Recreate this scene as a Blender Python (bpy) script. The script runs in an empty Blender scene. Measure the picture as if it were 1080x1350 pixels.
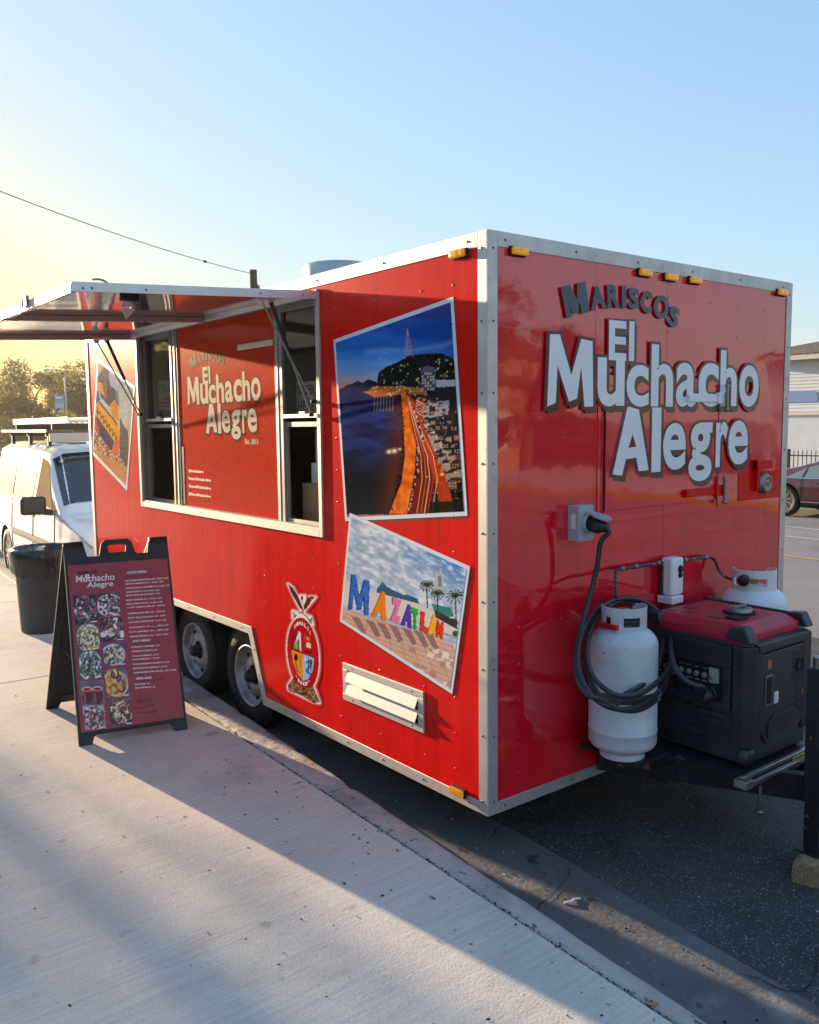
import bpy, bmesh, math, random
import numpy as np
from mathutils import Vector, Matrix, noise as mnoise
R = math.radians
rnd = random.Random(7)
SC = bpy.context.scene
COL = SC.collection

# ------------------------------------------------------------------ camera, sky, sun, exposure
CF, CX, CY, CZ, CP, CR, CYAW = 1149.882, -2.5527, -2.7109, 1.9982, R(84.3037), R(-0.59296), R(-38.1321)
cd = bpy.data.cameras.new('camera')
cam = bpy.data.objects.new('camera', cd); COL.objects.link(cam)
CM = Matrix.Rotation(CYAW, 4, 'Z') @ Matrix.Rotation(CP, 4, 'X') @ Matrix.Rotation(CR, 4, 'Z')
cam.matrix_world = Matrix.Translation((CX, CY, CZ)) @ CM
cd.sensor_fit = 'HORIZONTAL'; cd.sensor_width = 36; cd.lens = CF / 1080 * 36
cd.clip_start = 0.05; cd.clip_end = 3000
SC.camera = cam

SUN_AZ, SUN_EL = R(-6.8), R(8.6)          # azimuth from +Y towards +X
w = bpy.data.worlds.new('World'); SC.world = w; w.use_nodes = True
nt = w.node_tree; nt.nodes.clear()
sky = nt.nodes.new('ShaderNodeTexSky'); sky.sky_type = 'NISHITA'; sky.sun_disc = False
sky.sun_elevation = SUN_EL; sky.sun_rotation = SUN_AZ
sky.air_density = 1.0; sky.dust_density = 0.5; sky.ozone_density = 4.0; sky.altitude = 20
bg = nt.nodes.new('ShaderNodeBackground'); bg.inputs['Strength'].default_value = 0.15
wo = nt.nodes.new('ShaderNodeOutputWorld')
# the whole sky passes through one response curve, as a phone camera's would (strong compression of the glow round the sun)
def mth(op, a, b):
    n = nt.nodes.new('ShaderNodeMath'); n.operation = op
    for k, q in enumerate((a, b)):
        if isinstance(q, (int, float)): n.inputs[k].default_value = q
        else: nt.links.new(q, n.inputs[k])
    return n.outputs[0]
SKYK = 3.33 * 0.55
sp = nt.nodes.new('ShaderNodeSeparateColor'); cb = nt.nodes.new('ShaderNodeCombineColor'); nt.links.new(sky.outputs[0], sp.inputs[0])
r_, g_, b_ = sp.outputs
rr = mth('MULTIPLY', mth("POWER", r_, 0.58), .335 * SKYK); gg = mth('MULTIPLY', mth("POWER", g_, 0.44), .345 * SKYK); bb = mth('MULTIPLY', mth('POWER', b_, 0.3), .45 * SKYK)
fall = lambda q, p: mth('DIVIDE', 1.0, mth('ADD', mth('POWER', mth('DIVIDE', r_, q), p), 1.0))
rr = mth('MULTIPLY', rr, fall(11, 2)); gg = mth('MULTIPLY', gg, fall(9.5, 2)); bb = mth('MULTIPLY', bb, fall(4.2, 1.6))
for k, q in enumerate((rr, gg, bb)): nt.links.new(q, cb.inputs[k])
nt.links.new(cb.outputs[0], bg.inputs[0]); nt.links.new(bg.outputs[0], wo.inputs[0])

sl = bpy.data.lights.new('sun', 'SUN'); sl.energy = 2.4; sl.angle = R(0.7); sl.color = (1.0, 0.74, 0.46)
so = bpy.data.objects.new('sun', sl); COL.objects.link(so)
sd = Vector((math.sin(SUN_AZ) * math.cos(SUN_EL), math.cos(SUN_AZ) * math.cos(SUN_EL), math.sin(SUN_EL)))
so.rotation_euler = sd.to_track_quat('Z', 'Y').to_euler(); so.location = sd * 50
SC.view_settings.view_transform = 'Standard'; SC.view_settings.look = 'None'
SC.view_settings.gamma = 1; SC.view_settings.use_curve_mapping = False
SC.view_settings.exposure = 2.6

# ------------------------------------------------------------------ measuring helpers: a direction of view met with a real plane
C3 = CM.to_3x3(); CO = Vector((CX, CY, CZ))
def hit(u, v, n, d):
    r = C3 @ Vector(((u - 540) / CF, -(v - 675) / CF, -1)); n = Vector(n)
    return CO + r * ((d - n.dot(CO)) / n.dot(r))
def S(u, v, x=0.0): return hit(u, v, (1, 0, 0), x)       # on the service side
def F(u, v, y=0.0): return hit(u, v, (0, 1, 0), y)       # on the front wall
def G(u, v, z=0.15): return hit(u, v, (0, 0, 1), z)      # on the ground
def pix(P):
    q = C3.transposed() @ (Vector(P) - CO)
    return 540 + CF * q.x / -q.z, 675 - CF * q.y / -q.z

# ------------------------------------------------------------------ materials
MATS = {}
def srgb(r, g, b):
    f = lambda c: ((c / 255 + 0.055) / 1.055) ** 2.4 if c > 10 else c / 255 / 12.92
    return (f(r), f(g), f(b))
def mat(name, col, rough=0.5, metal=0.0, var=0.0, vscale=8.0, col2=None, bump=0.0, bscale=60.0, coat=0.0, rvar=0.0,
        spec=0.5, trans=0.0, stretch=None, bump2=None, emit=None, attr=None, detail=6.0, spots=None, ior=1.5, cior=1.5, grain=None):
    if name in MATS: return MATS[name]
    m = bpy.data.materials.new(name); m.use_nodes = True; MATS[name] = m
    n = m.node_tree.nodes; L = m.node_tree.links
    b = n['Principled BSDF']
    b.inputs['Base Color'].default_value = (*col, 1); b.inputs['Roughness'].default_value = rough
    b.inputs['Metallic'].default_value = metal; b.inputs['Coat Weight'].default_value = coat
    b.inputs['Coat Roughness'].default_value = 0.04; b.inputs['Coat IOR'].default_value = cior; b.inputs['Specular IOR Level'].default_value = spec
    b.inputs['Transmission Weight'].default_value = trans; b.inputs['IOR'].default_value = ior
    tc = n.new('ShaderNodeTexCoord'); vec = tc.outputs['Object']
    if stretch:
        mp = n.new('ShaderNodeMapping'); mp.inputs['Scale'].default_value = stretch
        L.new(vec, mp.inputs[0]); vec = mp.outputs[0]
    src = None
    if attr:
        a = n.new('ShaderNodeVertexColor'); a.layer_name = attr; src = a.outputs['Color']
        L.new(src, b.inputs['Base Color'])
    if var or col2:
        t = n.new('ShaderNodeTexNoise'); t.inputs['Scale'].default_value = vscale; t.inputs['Detail'].default_value = detail
        t.inputs['Roughness'].default_value = 0.6
        L.new(vec, t.inputs['Vector'])
        mr = n.new('ShaderNodeMapRange'); mr.inputs[1].default_value = 0.32; mr.inputs[2].default_value = 0.68
        L.new(t.outputs['Fac'], mr.inputs[0])
        mx = n.new('ShaderNodeMix'); mx.data_type = 'RGBA'
        c2 = col2 if col2 else tuple(c * (1 - var) for c in col)
        mx.inputs[6].default_value = (*col, 1); mx.inputs[7].default_value = (*c2, 1)
        L.new(mr.outputs[0], mx.inputs[0]); src = mx.outputs[2]
        L.new(src, b.inputs['Base Color'])
        if rvar:
            m2 = n.new('ShaderNodeMapRange'); m2.inputs[3].default_value = rough; m2.inputs[4].default_value = min(1, rough + rvar)
            L.new(t.outputs['Fac'], m2.inputs[0]); L.new(m2.outputs[0], b.inputs['Roughness'])
    for sp in (spots or []):                      # (scale, threshold, soft, colour, strength)
        t = n.new('ShaderNodeTexNoise'); t.inputs['Scale'].default_value = sp[0]; t.inputs['Detail'].default_value = 5
        L.new(vec, t.inputs['Vector'])
        mr = n.new('ShaderNodeMapRange'); mr.inputs[1].default_value = sp[1]; mr.inputs[2].default_value = sp[1] + sp[2]
        mr.inputs[4].default_value = sp[4]
        L.new(t.outputs['Fac'], mr.inputs[0])
        mx = n.new('ShaderNodeMix'); mx.data_type = 'RGBA'
        if src: L.new(src, mx.inputs[6])
        else: mx.inputs[6].default_value = (*col, 1)
        mx.inputs[7].default_value = (*sp[3], 1); L.new(mr.outputs[0], mx.inputs[0])
        src = mx.outputs[2]; L.new(src, b.inputs['Base Color'])
    if grain:                                     # brushed streaks running across the slab
        mp = n.new('ShaderNodeMapping'); mp.inputs['Scale'].default_value = grain; mp.inputs['Rotation'].default_value = (0, 0, 0.07); L.new(tc.outputs['Object'], mp.inputs[0])
        t = n.new('ShaderNodeTexNoise'); t.inputs['Scale'].default_value = 1.0; t.inputs['Detail'].default_value = 4; L.new(mp.outputs[0], t.inputs['Vector'])
        mr = n.new('ShaderNodeMapRange'); mr.inputs[1].default_value = .25; mr.inputs[2].default_value = .75; mr.inputs[3].default_value = .86; mr.inputs[4].default_value = 1.10; L.new(t.outputs['Fac'], mr.inputs[0])
        t2 = n.new('ShaderNodeTexNoise'); t2.inputs['Scale'].default_value = 190; t2.inputs['Detail'].default_value = 2; L.new(tc.outputs['Object'], t2.inputs['Vector'])
        mr2 = n.new('ShaderNodeMapRange'); mr2.inputs[1].default_value = .25; mr2.inputs[2].default_value = .75; mr2.inputs[3].default_value = .86; mr2.inputs[4].default_value = 1.12; L.new(t2.outputs['Fac'], mr2.inputs[0])
        mm = n.new('ShaderNodeMath'); mm.operation = 'MULTIPLY'; L.new(mr.outputs[0], mm.inputs[0]); L.new(mr2.outputs[0], mm.inputs[1])
        vm = n.new('ShaderNodeVectorMath'); vm.operation = 'SCALE'; L.new(src, vm.inputs[0]); L.new(mm.outputs[0], vm.inputs['Scale']); src = vm.outputs[0]; L.new(src, b.inputs['Base Color'])
    last = None
    for st, scl in ([(bump, bscale)] if bump else []) + (bump2 or []):
        t = n.new('ShaderNodeTexNoise'); t.inputs['Scale'].default_value = scl; t.inputs['Detail'].default_value = 3 if scl > 10 else 1.5
        L.new(vec, t.inputs['Vector'])
        bp = n.new('ShaderNodeBump'); bp.inputs['Strength'].default_value = 1.0; bp.inputs['Distance'].default_value = st
        L.new(t.outputs['Fac'], bp.inputs['Height'])
        if last: L.new(last, bp.inputs['Normal'])
        last = bp.outputs[0]
    if last:
        L.new(last, b.inputs['Normal'])
        if coat: L.new(last, b.inputs['Coat Normal'])
    if emit:
        b.inputs['Emission Color'].default_value = (*emit[0], 1); b.inputs['Emission Strength'].default_value = emit[1]
    return m

RED = (0.80, 0.008, 0.004)
M_RED = mat('red_gloss_side', RED, 0.24, coat=0.15, spec=0.08, bump=0.005, bscale=1.3, bump2=[(0.0003, 20)], var=0.10, vscale=3, grain=(22, 22, 1.2))
M_REDF = mat('red_gloss_front', (0.80, 0.005, 0.020), 0.3, coat=1.0, spec=0.05, bump=0.008, bscale=1.3, bump2=[(0.0007, 7)], var=0.12, vscale=3, grain=(16, 16, 1.0), cior=1.85)
M_ALU = mat('aluminium', (0.62, 0.61, 0.58), 0.42, 0.75, var=0.16, vscale=9, bump=0.0006, bscale=90, rvar=0.2, spots=[(14, 0.62, 0.1, (0.33, 0.31, 0.27), 0.5)])
M_ALUG = mat('aluminium_dull', (0.36, 0.35, 0.33), 0.38, 0.85, var=0.2, vscale=5, rvar=0.2)
M_MIRROR = mat('polished_sheet', (0.66, 0.60, 0.56), 0.09, 0.92, bump=0.0035, bscale=2.6)
M_WHITE = mat('white_paint', (0.78, 0.78, 0.76), 0.35, var=0.12, vscale=6)
M_BLACK = mat('black_plastic', (0.018, 0.019, 0.022), 0.42, var=0.3, vscale=30, bump=0.0004, bscale=260)
M_BLACKM = mat('black_steel', (0.022, 0.024, 0.03), 0.45, 0.2, var=0.4, vscale=14, bump=0.0008, bscale=60, spots=[(30, 0.66, 0.04, (0.25, 0.24, 0.22), 0.7)])
M_RUB = mat('rubber', (0.02, 0.02, 0.021), 0.7, var=0.4, vscale=20, bump=0.0008, bscale=120)
M_CABLE = mat('cable_rubber', (0.028, 0.03, 0.036), 0.42, var=0.2, vscale=30)
M_DARK = mat('dark_void', (0.008, 0.008, 0.01), 0.8)
M_SCREW = mat('screw_steel', (0.12, 0.12, 0.12), 0.4, 0.8)
M_RIVET = mat('painted_rivet', (0.58, 0.02, 0.02), 0.18, coat=1.0)
M_AMBER = mat('amber_lens', (0.85, 0.33, 0.01), 0.2, coat=0.6, emit=((1.0, 0.4, 0.02), 0.04))
M_GLASS = mat('window_glass', (0.55, 0.6, 0.6), 0.03, trans=1.0, ior=1.45)
M_TINT = mat('vehicle_glass', (0.015, 0.02, 0.024), 0.04, spec=0.8, coat=0.5)
M_WOOD = mat('weathered_wood', (0.52, 0.33, 0.17), 0.85, var=0.5, vscale=7, stretch=(2, 14, 14), bump=0.003, bscale=18, col2=(0.16, 0.11, 0.07))
M_PRINT = mat('print', (0.5, 0.5, 0.5), 0.17, coat=0.08, spec=0.1, attr='Col', bump=0.006, bscale=2.2)
M_PRINTM = mat('print_matt', (0.5, 0.5, 0.5), 0.5, attr='Col')
M_PRINTW = mat('print_border', (0.74, 0.75, 0.78), 0.3, coat=0.4)
M_LET = mat('lettering_silver', (0.86, 0.86, 0.87), 0.4, coat=0.2, var=0.08, vscale=2)
M_LETS = mat('lettering_shadow', (0.060, 0.016, 0.013), 0.3, coat=0.4)
M_LETO = mat('lettering_outline', (0.14, 0.010, 0.012), 0.3, coat=0.3)
M_LETK = mat('lettering_slate', (0.035, 0.052, 0.08), 0.35, coat=0.3)
M_INK = mat('ink_black', (0.012, 0.012, 0.012), 0.5)
M_INKW = mat('ink_white', (0.88, 0.86, 0.84), 0.5)
M_TANK = mat('tank_paint', (0.60, 0.62, 0.66), 0.38, var=0.14, vscale=7, bump=0.0012, bscale=30, coat=0.25,
             spots=[(38, 0.70, 0.03, (0.13, 0.11, 0.10), 0.75), (9, 0.62, 0.12, (0.40, 0.36, 0.32), 0.5), (110, 0.72, 0.02, (0.10, 0.08, 0.07), 0.8)])
M_TANKW = mat('tank_paint_new', (0.80, 0.80, 0.80), 0.3, var=0.08, vscale=6, coat=0.3, spots=[(40, 0.70, 0.02, (0.25, 0.2, 0.18), 0.6)])
M_STEEL = mat('dull_steel', (0.33, 0.32, 0.30), 0.4, 0.8, var=0.3, vscale=20)
M_RIM = mat('rim_steel', (0.50, 0.50, 0.50), 0.35, 0.6, var=0.5, vscale=12, rvar=0.3)
M_STRAP = mat('strap_webbing', (0.05, 0.055, 0.055), 0.8, bump=0.0008, bscale=300)

# ------------------------------------------------------------------ mesh builder
ORG = {}
class MB:
    def __init__(s): s.v = []; s.f = []; s.mi = []; s.cur = 0; s.sm = []
    def add(s, vs, fs, smooth=False):
        b = len(s.v); s.v += [tuple(p) for p in vs]
        for f in fs: s.f.append(tuple(i + b for i in f)); s.mi.append(s.cur); s.sm.append(smooth)
        return s
    def quad(s, a, b, c, d): return s.add([a, b, c, d], [(0, 1, 2, 3)])
    def box(s, x0, x1, y0, y1, z0, z1):
        return s.add([(x0, y0, z0), (x1, y0, z0), (x1, y1, z0), (x0, y1, z0), (x0, y0, z1), (x1, y0, z1), (x1, y1, z1), (x0, y1, z1)],
                     [(0, 3, 2, 1), (4, 5, 6, 7), (0, 1, 5, 4), (1, 2, 6, 5), (2, 3, 7, 6), (3, 0, 4, 7)])
    def obox(s, c, ax, ay, az):
        c, ax, ay, az = map(Vector, (c, ax, ay, az)); vs = []
        for k in (-1, 1):
            for i, j in ((-1, -1), (1, -1), (1, 1), (-1, 1)): vs.append(c + ax * i + ay * j + az * k)
        return s.add(vs, [(0, 3, 2, 1), (4, 5, 6, 7), (0, 1, 5, 4), (1, 2, 6, 5), (2, 3, 7, 6), (3, 0, 4, 7)])
    def bar(s, a, b, w, h, up=(0, 0, 1)):
        a, b = Vector(a), Vector(b); d = (b - a); t = d.normalized(); sd_ = t.cross(Vector(up))
        if sd_.length < 1e-4: sd_ = t.cross(Vector((1, 0, 0)))
        sd_.normalize(); u = sd_.cross(t)
        return s.obox((a + b) / 2, d / 2, sd_ * w / 2, u * h / 2)
    def prism(s, pts, vec):
        vec = Vector(vec); n = len(pts); a = [Vector(p) for p in pts]; b = [p + vec for p in a]
        nn = sum(((a[i] - a[0]).cross(a[(i + 1) % n] - a[0]) for i in range(1, n - 1)), Vector())
        fs = [tuple(range(n)), tuple(range(2 * n - 1, n - 1, -1))] + [(i, i + n, (i + 1) % n + n, (i + 1) % n) for i in range(n)]
        if nn.dot(vec) > 0: fs = [tuple(reversed(f)) for f in fs]
        return s.add(a + b, fs)
    def tube(s, pts, r, n=10, cap=True, rs=None):
        P = [Vector(p) for p in pts]; rings = []; up = None
        for i, p in enumerate(P):
            t = (P[min(i + 1, len(P) - 1)] - P[max(i - 1, 0)]).normalized()
            if up is None: up = t.orthogonal().normalized()
            up = (up - t * up.dot(t)).normalized(); o = t.cross(up)
            rr = rs[i] if rs else r
            rings.append([p + (up * math.cos(2 * math.pi * k / n) + o * math.sin(2 * math.pi * k / n)) * rr for k in range(n)])
        vs = [q for rg in rings for q in rg]
        fs = [(i * n + k, i * n + (k + 1) % n, (i + 1) * n + (k + 1) % n, (i + 1) * n + k) for i in range(len(P) - 1) for k in range(n)]
        s.add(vs, fs, True)
        if cap:
            s.add(rings[0], [tuple(range(n - 1, -1, -1))]); s.add(rings[-1], [tuple(range(n))])
        return s
    def lathe(s, c, axis, prof, n=32, a0=0, a1=2 * math.pi, ref=None, smooth=True):
        c = Vector(c); ax = Vector(axis).normalized(); e = Vector(ref).normalized() if ref else ax.orthogonal().normalized(); o = ax.cross(e)
        full = abs(a1 - a0 - 2 * math.pi) < 1e-6; m = n if full else n + 1
        vs = []
        for k in range(m):
            a = a0 + (a1 - a0) * k / n; dr = e * math.cos(a) + o * math.sin(a)
            for r_, h in prof: vs.append(c + dr * r_ + ax * h)
        q = len(prof); fs = []
        for k in range(n):
            k2 = (k + 1) % m
            for j in range(q - 1): fs.append((k * q + j, k2 * q + j, k2 * q + j + 1, k * q + j + 1))
        return s.add(vs, fs, smooth)
    def cyl(s, a, b, r, n=20):
        return s.tube([a, b], r, n)
    def build(s, name, mats, parent=None, bevel=0, seg=2, kind=None, weld=False, autosm=False):
        me = bpy.data.meshes.new(name); o = Vector(ORG.get(parent.name, (0, 0, 0))) if parent else Vector((0, 0, 0))
        me.from_pydata([(p[0] - o.x, p[1] - o.y, p[2] - o.z) for p in s.v], [], s.f)
        if not isinstance(mats, (list, tuple)): mats = [mats]
        for m in mats: me.materials.append(m)
        me.polygons.foreach_set('material_index', s.mi); me.polygons.foreach_set('use_smooth', s.sm)
        if bevel or weld:
            bm = bmesh.new(); bm.from_mesh(me)
            if weld: bmesh.ops.remove_doubles(bm, verts=bm.verts, dist=1e-5)
            if bevel:
                es = [e for e in bm.edges if len(e.link_faces) == 2 and not (e.link_faces[0].smooth and e.link_faces[1].smooth) and e.calc_face_angle(0) > 0.5]
                bmesh.ops.bevel(bm, geom=es, offset=bevel, segments=seg, affect='EDGES', profile=0.6, clamp_overlap=True)
            bm.to_mesh(me); bm.free()
        me.update()
        ob = bpy.data.objects.new(name, me); COL.objects.link(ob)
        if parent: ob.parent = parent; ORG[ob.name] = tuple(o)
        if kind: ob['kind'] = kind
        return ob
def pieces(o):
    """one object per separate piece"""
    bm = bmesh.new(); bm.from_mesh(o.data); bmesh.ops.remove_doubles(bm, verts=bm.verts, dist=1e-5); bm.verts.ensure_lookup_table(); seen = set(); isl = []
    for v in bm.verts:
        if v.index in seen: continue
        st = [v]; seen.add(v.index); c = []
        while st:
            q = st.pop(); c.append(q)
            for e in q.link_edges:
                w_ = e.other_vert(q)
                if w_.index not in seen: seen.add(w_.index); st.append(w_)
        isl.append(c)
    name = o.name.split('.')[0]; par = o.parent; mats = list(o.data.materials); res = []
    for c in isl:
        ix = {v.index: i for i, v in enumerate(c)}; me = bpy.data.meshes.new(name); fs = {f for v in c for f in v.link_faces}
        me.from_pydata([v.co.copy() for v in c], [], [[ix[v.index] for v in f.verts] for f in fs])
        me.polygons.foreach_set('use_smooth', [f.smooth for f in fs])
        for m in mats: me.materials.append(m)
        q = bpy.data.objects.new(name, me); COL.objects.link(q); q.parent = par; q.location = o.location; res.append(q); ORG[q.name] = ORG.get(o.name, (0, 0, 0))
    bm.free(); bpy.data.objects.remove(o); return res
def thing(name, label, cat, loc, group=None):
    o = bpy.data.objects.new(name, None); COL.objects.link(o); o.location = loc; o.empty_display_size = 0.2
    o['label'] = label; o['category'] = cat
    if group: o['group'] = group
    ORG[o.name] = tuple(loc); return o
def tag(o, label, cat, group=None):
    o['label'] = label; o['category'] = cat
    if group: o['group'] = group
    return o
def struct(o): o['kind'] = 'structure'; return o
def frame(name):
    o = bpy.data.objects.new(name, None); COL.objects.link(o); o['kind'] = 'structure'; ORG[o.name] = (0, 0, 0); return o
def chaikin(p, it=2):
    p = [Vector(q) for q in p]
    for _ in range(it):
        q = [p[0]]
        for a, b in zip(p, p[1:]): q += [a * .75 + b * .25, a * .25 + b * .75]
        p = q + [p[-1]]
    return p

# ------------------------------------------------------------------ text as mesh
CUST = {'#M': [[(75, 322), (118, 320), (170, 492), (213, 332), (266, 338), (272, 626), (231, 627), (214, 452), (196, 592), (160, 606), (108, 452), (101, 612), (64, 628)]],
        '#A': [[(418, 627), (470, 642), (520, 920), (473, 922), (461, 860), (413, 864), (397, 938), (355, 929)], [(443, 752), (424, 814), (460, 810)]],
        '#m': [[(125, 97), (165, 86), (196, 150), (196, 78), (234, 68), (252, 207), (218, 217), (206, 160), (203, 212), (180, 216), (156, 168), (178, 228), (150, 236)]]}
def offset_loop(P, d):
    n = len(P); ar = sum(P[i][0] * P[(i + 1) % n][1] - P[(i + 1) % n][0] * P[i][1] for i in range(n)); sg = 1 if ar > 0 else -1; o = []
    for i in range(n):
        a, b, c = Vector(P[i - 1]), Vector(P[i]), Vector(P[(i + 1) % n]); t1, t2 = (b - a).normalized(), (c - b).normalized()
        n1, n2 = Vector((t1.y, -t1.x)) * sg, Vector((t2.y, -t2.x)) * sg; m = n1 + n2; k = m.length_squared
        m = m * (2 / k) if k > .55 else m.normalized() * 1.9; o.append(b + m * d)
    return o
def custom(txt, off):
    from mathutils.geometry import tessellate_polygon
    L_ = CUST[txt]; H_ = max(p[1] for p in L_[0]) - min(p[1] for p in L_[0]); loops = [[Vector((p.x, -p.y, 0)) for p in (offset_loop(l, off / .73 * H_ * (1 if i == 0 else -1)) if off else [Vector(q) for q in l])] for i, l in enumerate(L_)]
    tri = tessellate_polygon(loops); vs = [(p.x, p.y) for l in loops for p in l]; return vs, [tuple(t) for t in tri]
_gl = {}
def glyph(txt, off=0.0, res=4):
    k = (txt, off, res)
    if txt in CUST: return custom(txt, max(0, off - .031))
    if k not in _gl:
        c = bpy.data.curves.new('txt', 'FONT'); c.body = txt; c.offset = off; c.resolution_u = res; c.fill_mode = 'FRONT'
        c.size = 1.0
        o = bpy.data.objects.new('txt', c); COL.objects.link(o)
        dg = bpy.context.evaluated_depsgraph_get(); me = bpy.data.meshes.new_from_object(o.evaluated_get(dg))
        vs = [(v.co.x, v.co.y) for v in me.vertices]; fs = [tuple(p.vertices) for p in me.polygons]
        bpy.data.objects.remove(o); bpy.data.curves.remove(c); bpy.data.meshes.remove(me)
        _gl[k] = (vs, fs)
    return _gl[k]
def bbox(vs):
    xs = [p[0] for p in vs]; ys = [p[1] for p in vs]; return min(xs), max(xs), min(ys), max(ys)
def put(mb, txt, fn, off=0.0, base=0.0, res=4, h=0.0, ref=None):
    """add glyph(s); fn maps the unit box of the text (with outline weight `base`) to 3D"""
    x0, x1, y0, y1 = ref or bbox(glyph(txt, base, res)[0]); vs, fs = glyph(txt, off, res)
    P = [fn((x - x0) / (x1 - x0), (y - y0) / (y1 - y0), h) for x, y in vs]
    mb.add(P, fs)
def para(o, ex, ey, n):        # unit box -> parallelogram, raised along n
    o, ex, ey, n = map(Vector, (o, ex, ey, n))
    return lambda s, t, h=0.0: o + ex * s + ey * t + n * h

# ------------------------------------------------------------------ painted prints (a fine grid of coloured faces)
class Paint:
    def __init__(s, X, Y, col): s.X, s.Y = X, Y; s.C = np.ones(X.shape + (3,)) * np.array(col, float); s.rg = np.random.RandomState(5)
    def blend(s, m, col, a=1.0):
        m = (m * a)[..., None]; s.C = s.C * (1 - m) + np.array(col, float) * m; return s
    def inpoly(s, pts):
        ins = np.zeros(s.X.shape, bool); n = len(pts)
        for i in range(n):
            x0, y0 = pts[i]; x1, y1 = pts[(i + 1) % n]
            if y0 == y1: continue
            c = ((s.Y > min(y0, y1)) & (s.Y <= max(y0, y1)) & (s.X < (s.Y - y0) * (x1 - x0) / (y1 - y0) + x0)); ins ^= c
        return ins.astype(float)
    def poly(s, pts, col, a=1.0): return s.blend(s.inpoly(pts), col, a)
    def line(s, pts, w_, col, a=1.0, soft=1.0):
        m = np.zeros(s.X.shape)
        for (x0, y0), (x1, y1) in zip(pts, pts[1:]):
            dx, dy = x1 - x0, y1 - y0; L2 = dx * dx + dy * dy + 1e-9
            t = np.clip(((s.X - x0) * dx + (s.Y - y0) * dy) / L2, 0, 1)
            d = np.hypot(s.X - x0 - t * dx, s.Y - y0 - t * dy); m = np.maximum(m, np.clip((w_ / 2 - d) / soft + 0.5, 0, 1))
        return s.blend(m, col, a)
    def blob(s, x, y, rx, ry, col, a=1.0, hard=1.0, ang=0.0):
        c, q = math.cos(ang), math.sin(ang); dx, dy = s.X - x, s.Y - y
        d = np.hypot((dx * c + dy * q) / rx, (-dx * q + dy * c) / ry)
        return s.blend(np.clip((1 - d) * hard * 3, 0, 1), col, a)
    def vgrad(s, stops):
        ys = [a for a, _ in stops]
        for k in range(3): s.C[..., k] = np.interp(s.Y, ys, [c[k] for _, c in stops])
        return s
    def noise(s, sx, sy, amt, mask=None, seed=0, col=None):
        rg = np.random.RandomState(seed); g = rg.rand(64, 64)
        x = s.X / sx % 63; y = s.Y / sy % 63; i, j = x.astype(int), y.astype(int); fx, fy = x - i, y - j
        n = (g[i, j] * (1 - fx) + g[i + 1, j] * fx) * (1 - fy) + (g[i, j + 1] * (1 - fx) + g[i + 1, j + 1] * fx) * fy
        m = 1 if mask is None else mask
        if col is not None: return s.blend(np.clip((n - 0.5) * 5, 0, 1) * m, col, amt)
        s.C = np.clip(s.C + ((n - 0.5) * amt * m)[..., None], 0, 255); return s
def print_grid(name, fn, nx, ny, painter, material, parent, X=None):
    """fn(s,t)->3D ; painter(U,V)->colours 0..255 (sRGB)"""
    ss = np.linspace(0, 1, nx + 1); ts = np.linspace(0, 1, ny + 1); P = [fn(a, b) for b in ts for a in ss]
    if X is None:
        px = np.array([pix(p) for p in P]); U = px[:, 0].reshape(ny + 1, nx + 1); V = px[:, 1].reshape(ny + 1, nx + 1)
    else:
        U, V = np.meshgrid(ss * X[0], (1 - ts) * X[1])
    C = painter(U, V).reshape(-1, 3) / 255.0; C = np.where(C > 0.04045, ((C + 0.055) / 1.055) ** 2.4, C / 12.92)
    fs = [(j * (nx + 1) + i, j * (nx + 1) + i + 1, (j + 1) * (nx + 1) + i + 1, (j + 1) * (nx + 1) + i) for j in range(ny) for i in range(nx)]
    mb = MB(); mb.add(P, fs); ob = mb.build(name, material, parent)
    ca = ob.data.color_attributes.new('Col', 'FLOAT_COLOR', 'POINT')
    ca.data.foreach_set('color', np.concatenate([np.clip(C, 0, 1), np.ones((len(C), 1))], 1).astype(np.float32).ravel())
    return ob

# ================================================================== GROUND
def street(y): return -0.17 + 0.073 * min(y, 3.5) + 0.045 * max(0, y - 3.5)                     # kerb edge
def joint_x(y): return -0.31 + 0.0415 * y if y < 3.2 else -0.177 + 0.055 * (y - 3.2)
M_ASPH = mat('asphalt', (0.060, 0.060, 0.062), 0.82, var=0.5, vscale=2.2, bump=0.006, bscale=75, bump2=[(0.012, 6)],
             spots=[(120, 0.60, 0.05, (0.40, 0.39, 0.38), 0.6), (0.9, 0.52, 0.2, (0.11, 0.108, 0.105), 0.6), (5, 0.68, 0.04, (0.01, 0.01, 0.012), 0.7)])
M_ASPF = mat('asphalt_worn', (0.27, 0.25, 0.235), 0.85, var=0.2, vscale=0.6, bump=0.004, bscale=60, spots=[(60, 0.6, 0.08, (0.32, 0.31, 0.29), 0.4), (0.3, 0.55, 0.1, (0.12, 0.115, 0.11), 0.5)])
M_GUT = mat('gutter_concrete', (0.15, 0.145, 0.14), 0.75, var=0.4, vscale=1.6, bump=0.003, bscale=45,
            spots=[(3, 0.57, 0.12, (0.30, 0.28, 0.26), 0.6), (6, 0.64, 0.05, (0.012, 0.013, 0.015), 0.8), (90, 0.64, 0.05, (0.3, 0.29, 0.27), 0.6)])
M_PAVE = mat('pavement_concrete', (0.64, 0.595, 0.51), 0.86, var=0.16, vscale=1.1, bump=0.0014, bscale=110, bump2=[(0.0016, 9)], grain=(3, 60, 60),
             spots=[(0.55, 0.50, 0.18, (0.48, 0.45, 0.41), 0.6), (7, 0.66, 0.08, (0.27, 0.25, 0.24), 0.6), (1.9, 0.60, 0.10, (0.38, 0.35, 0.32), 0.5), (26, 0.715, 0.02, (0.09, 0.08, 0.075), 0.85), (45, 0.62, 0.1, (0.58, 0.56, 0.53), 0.4)])
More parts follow.
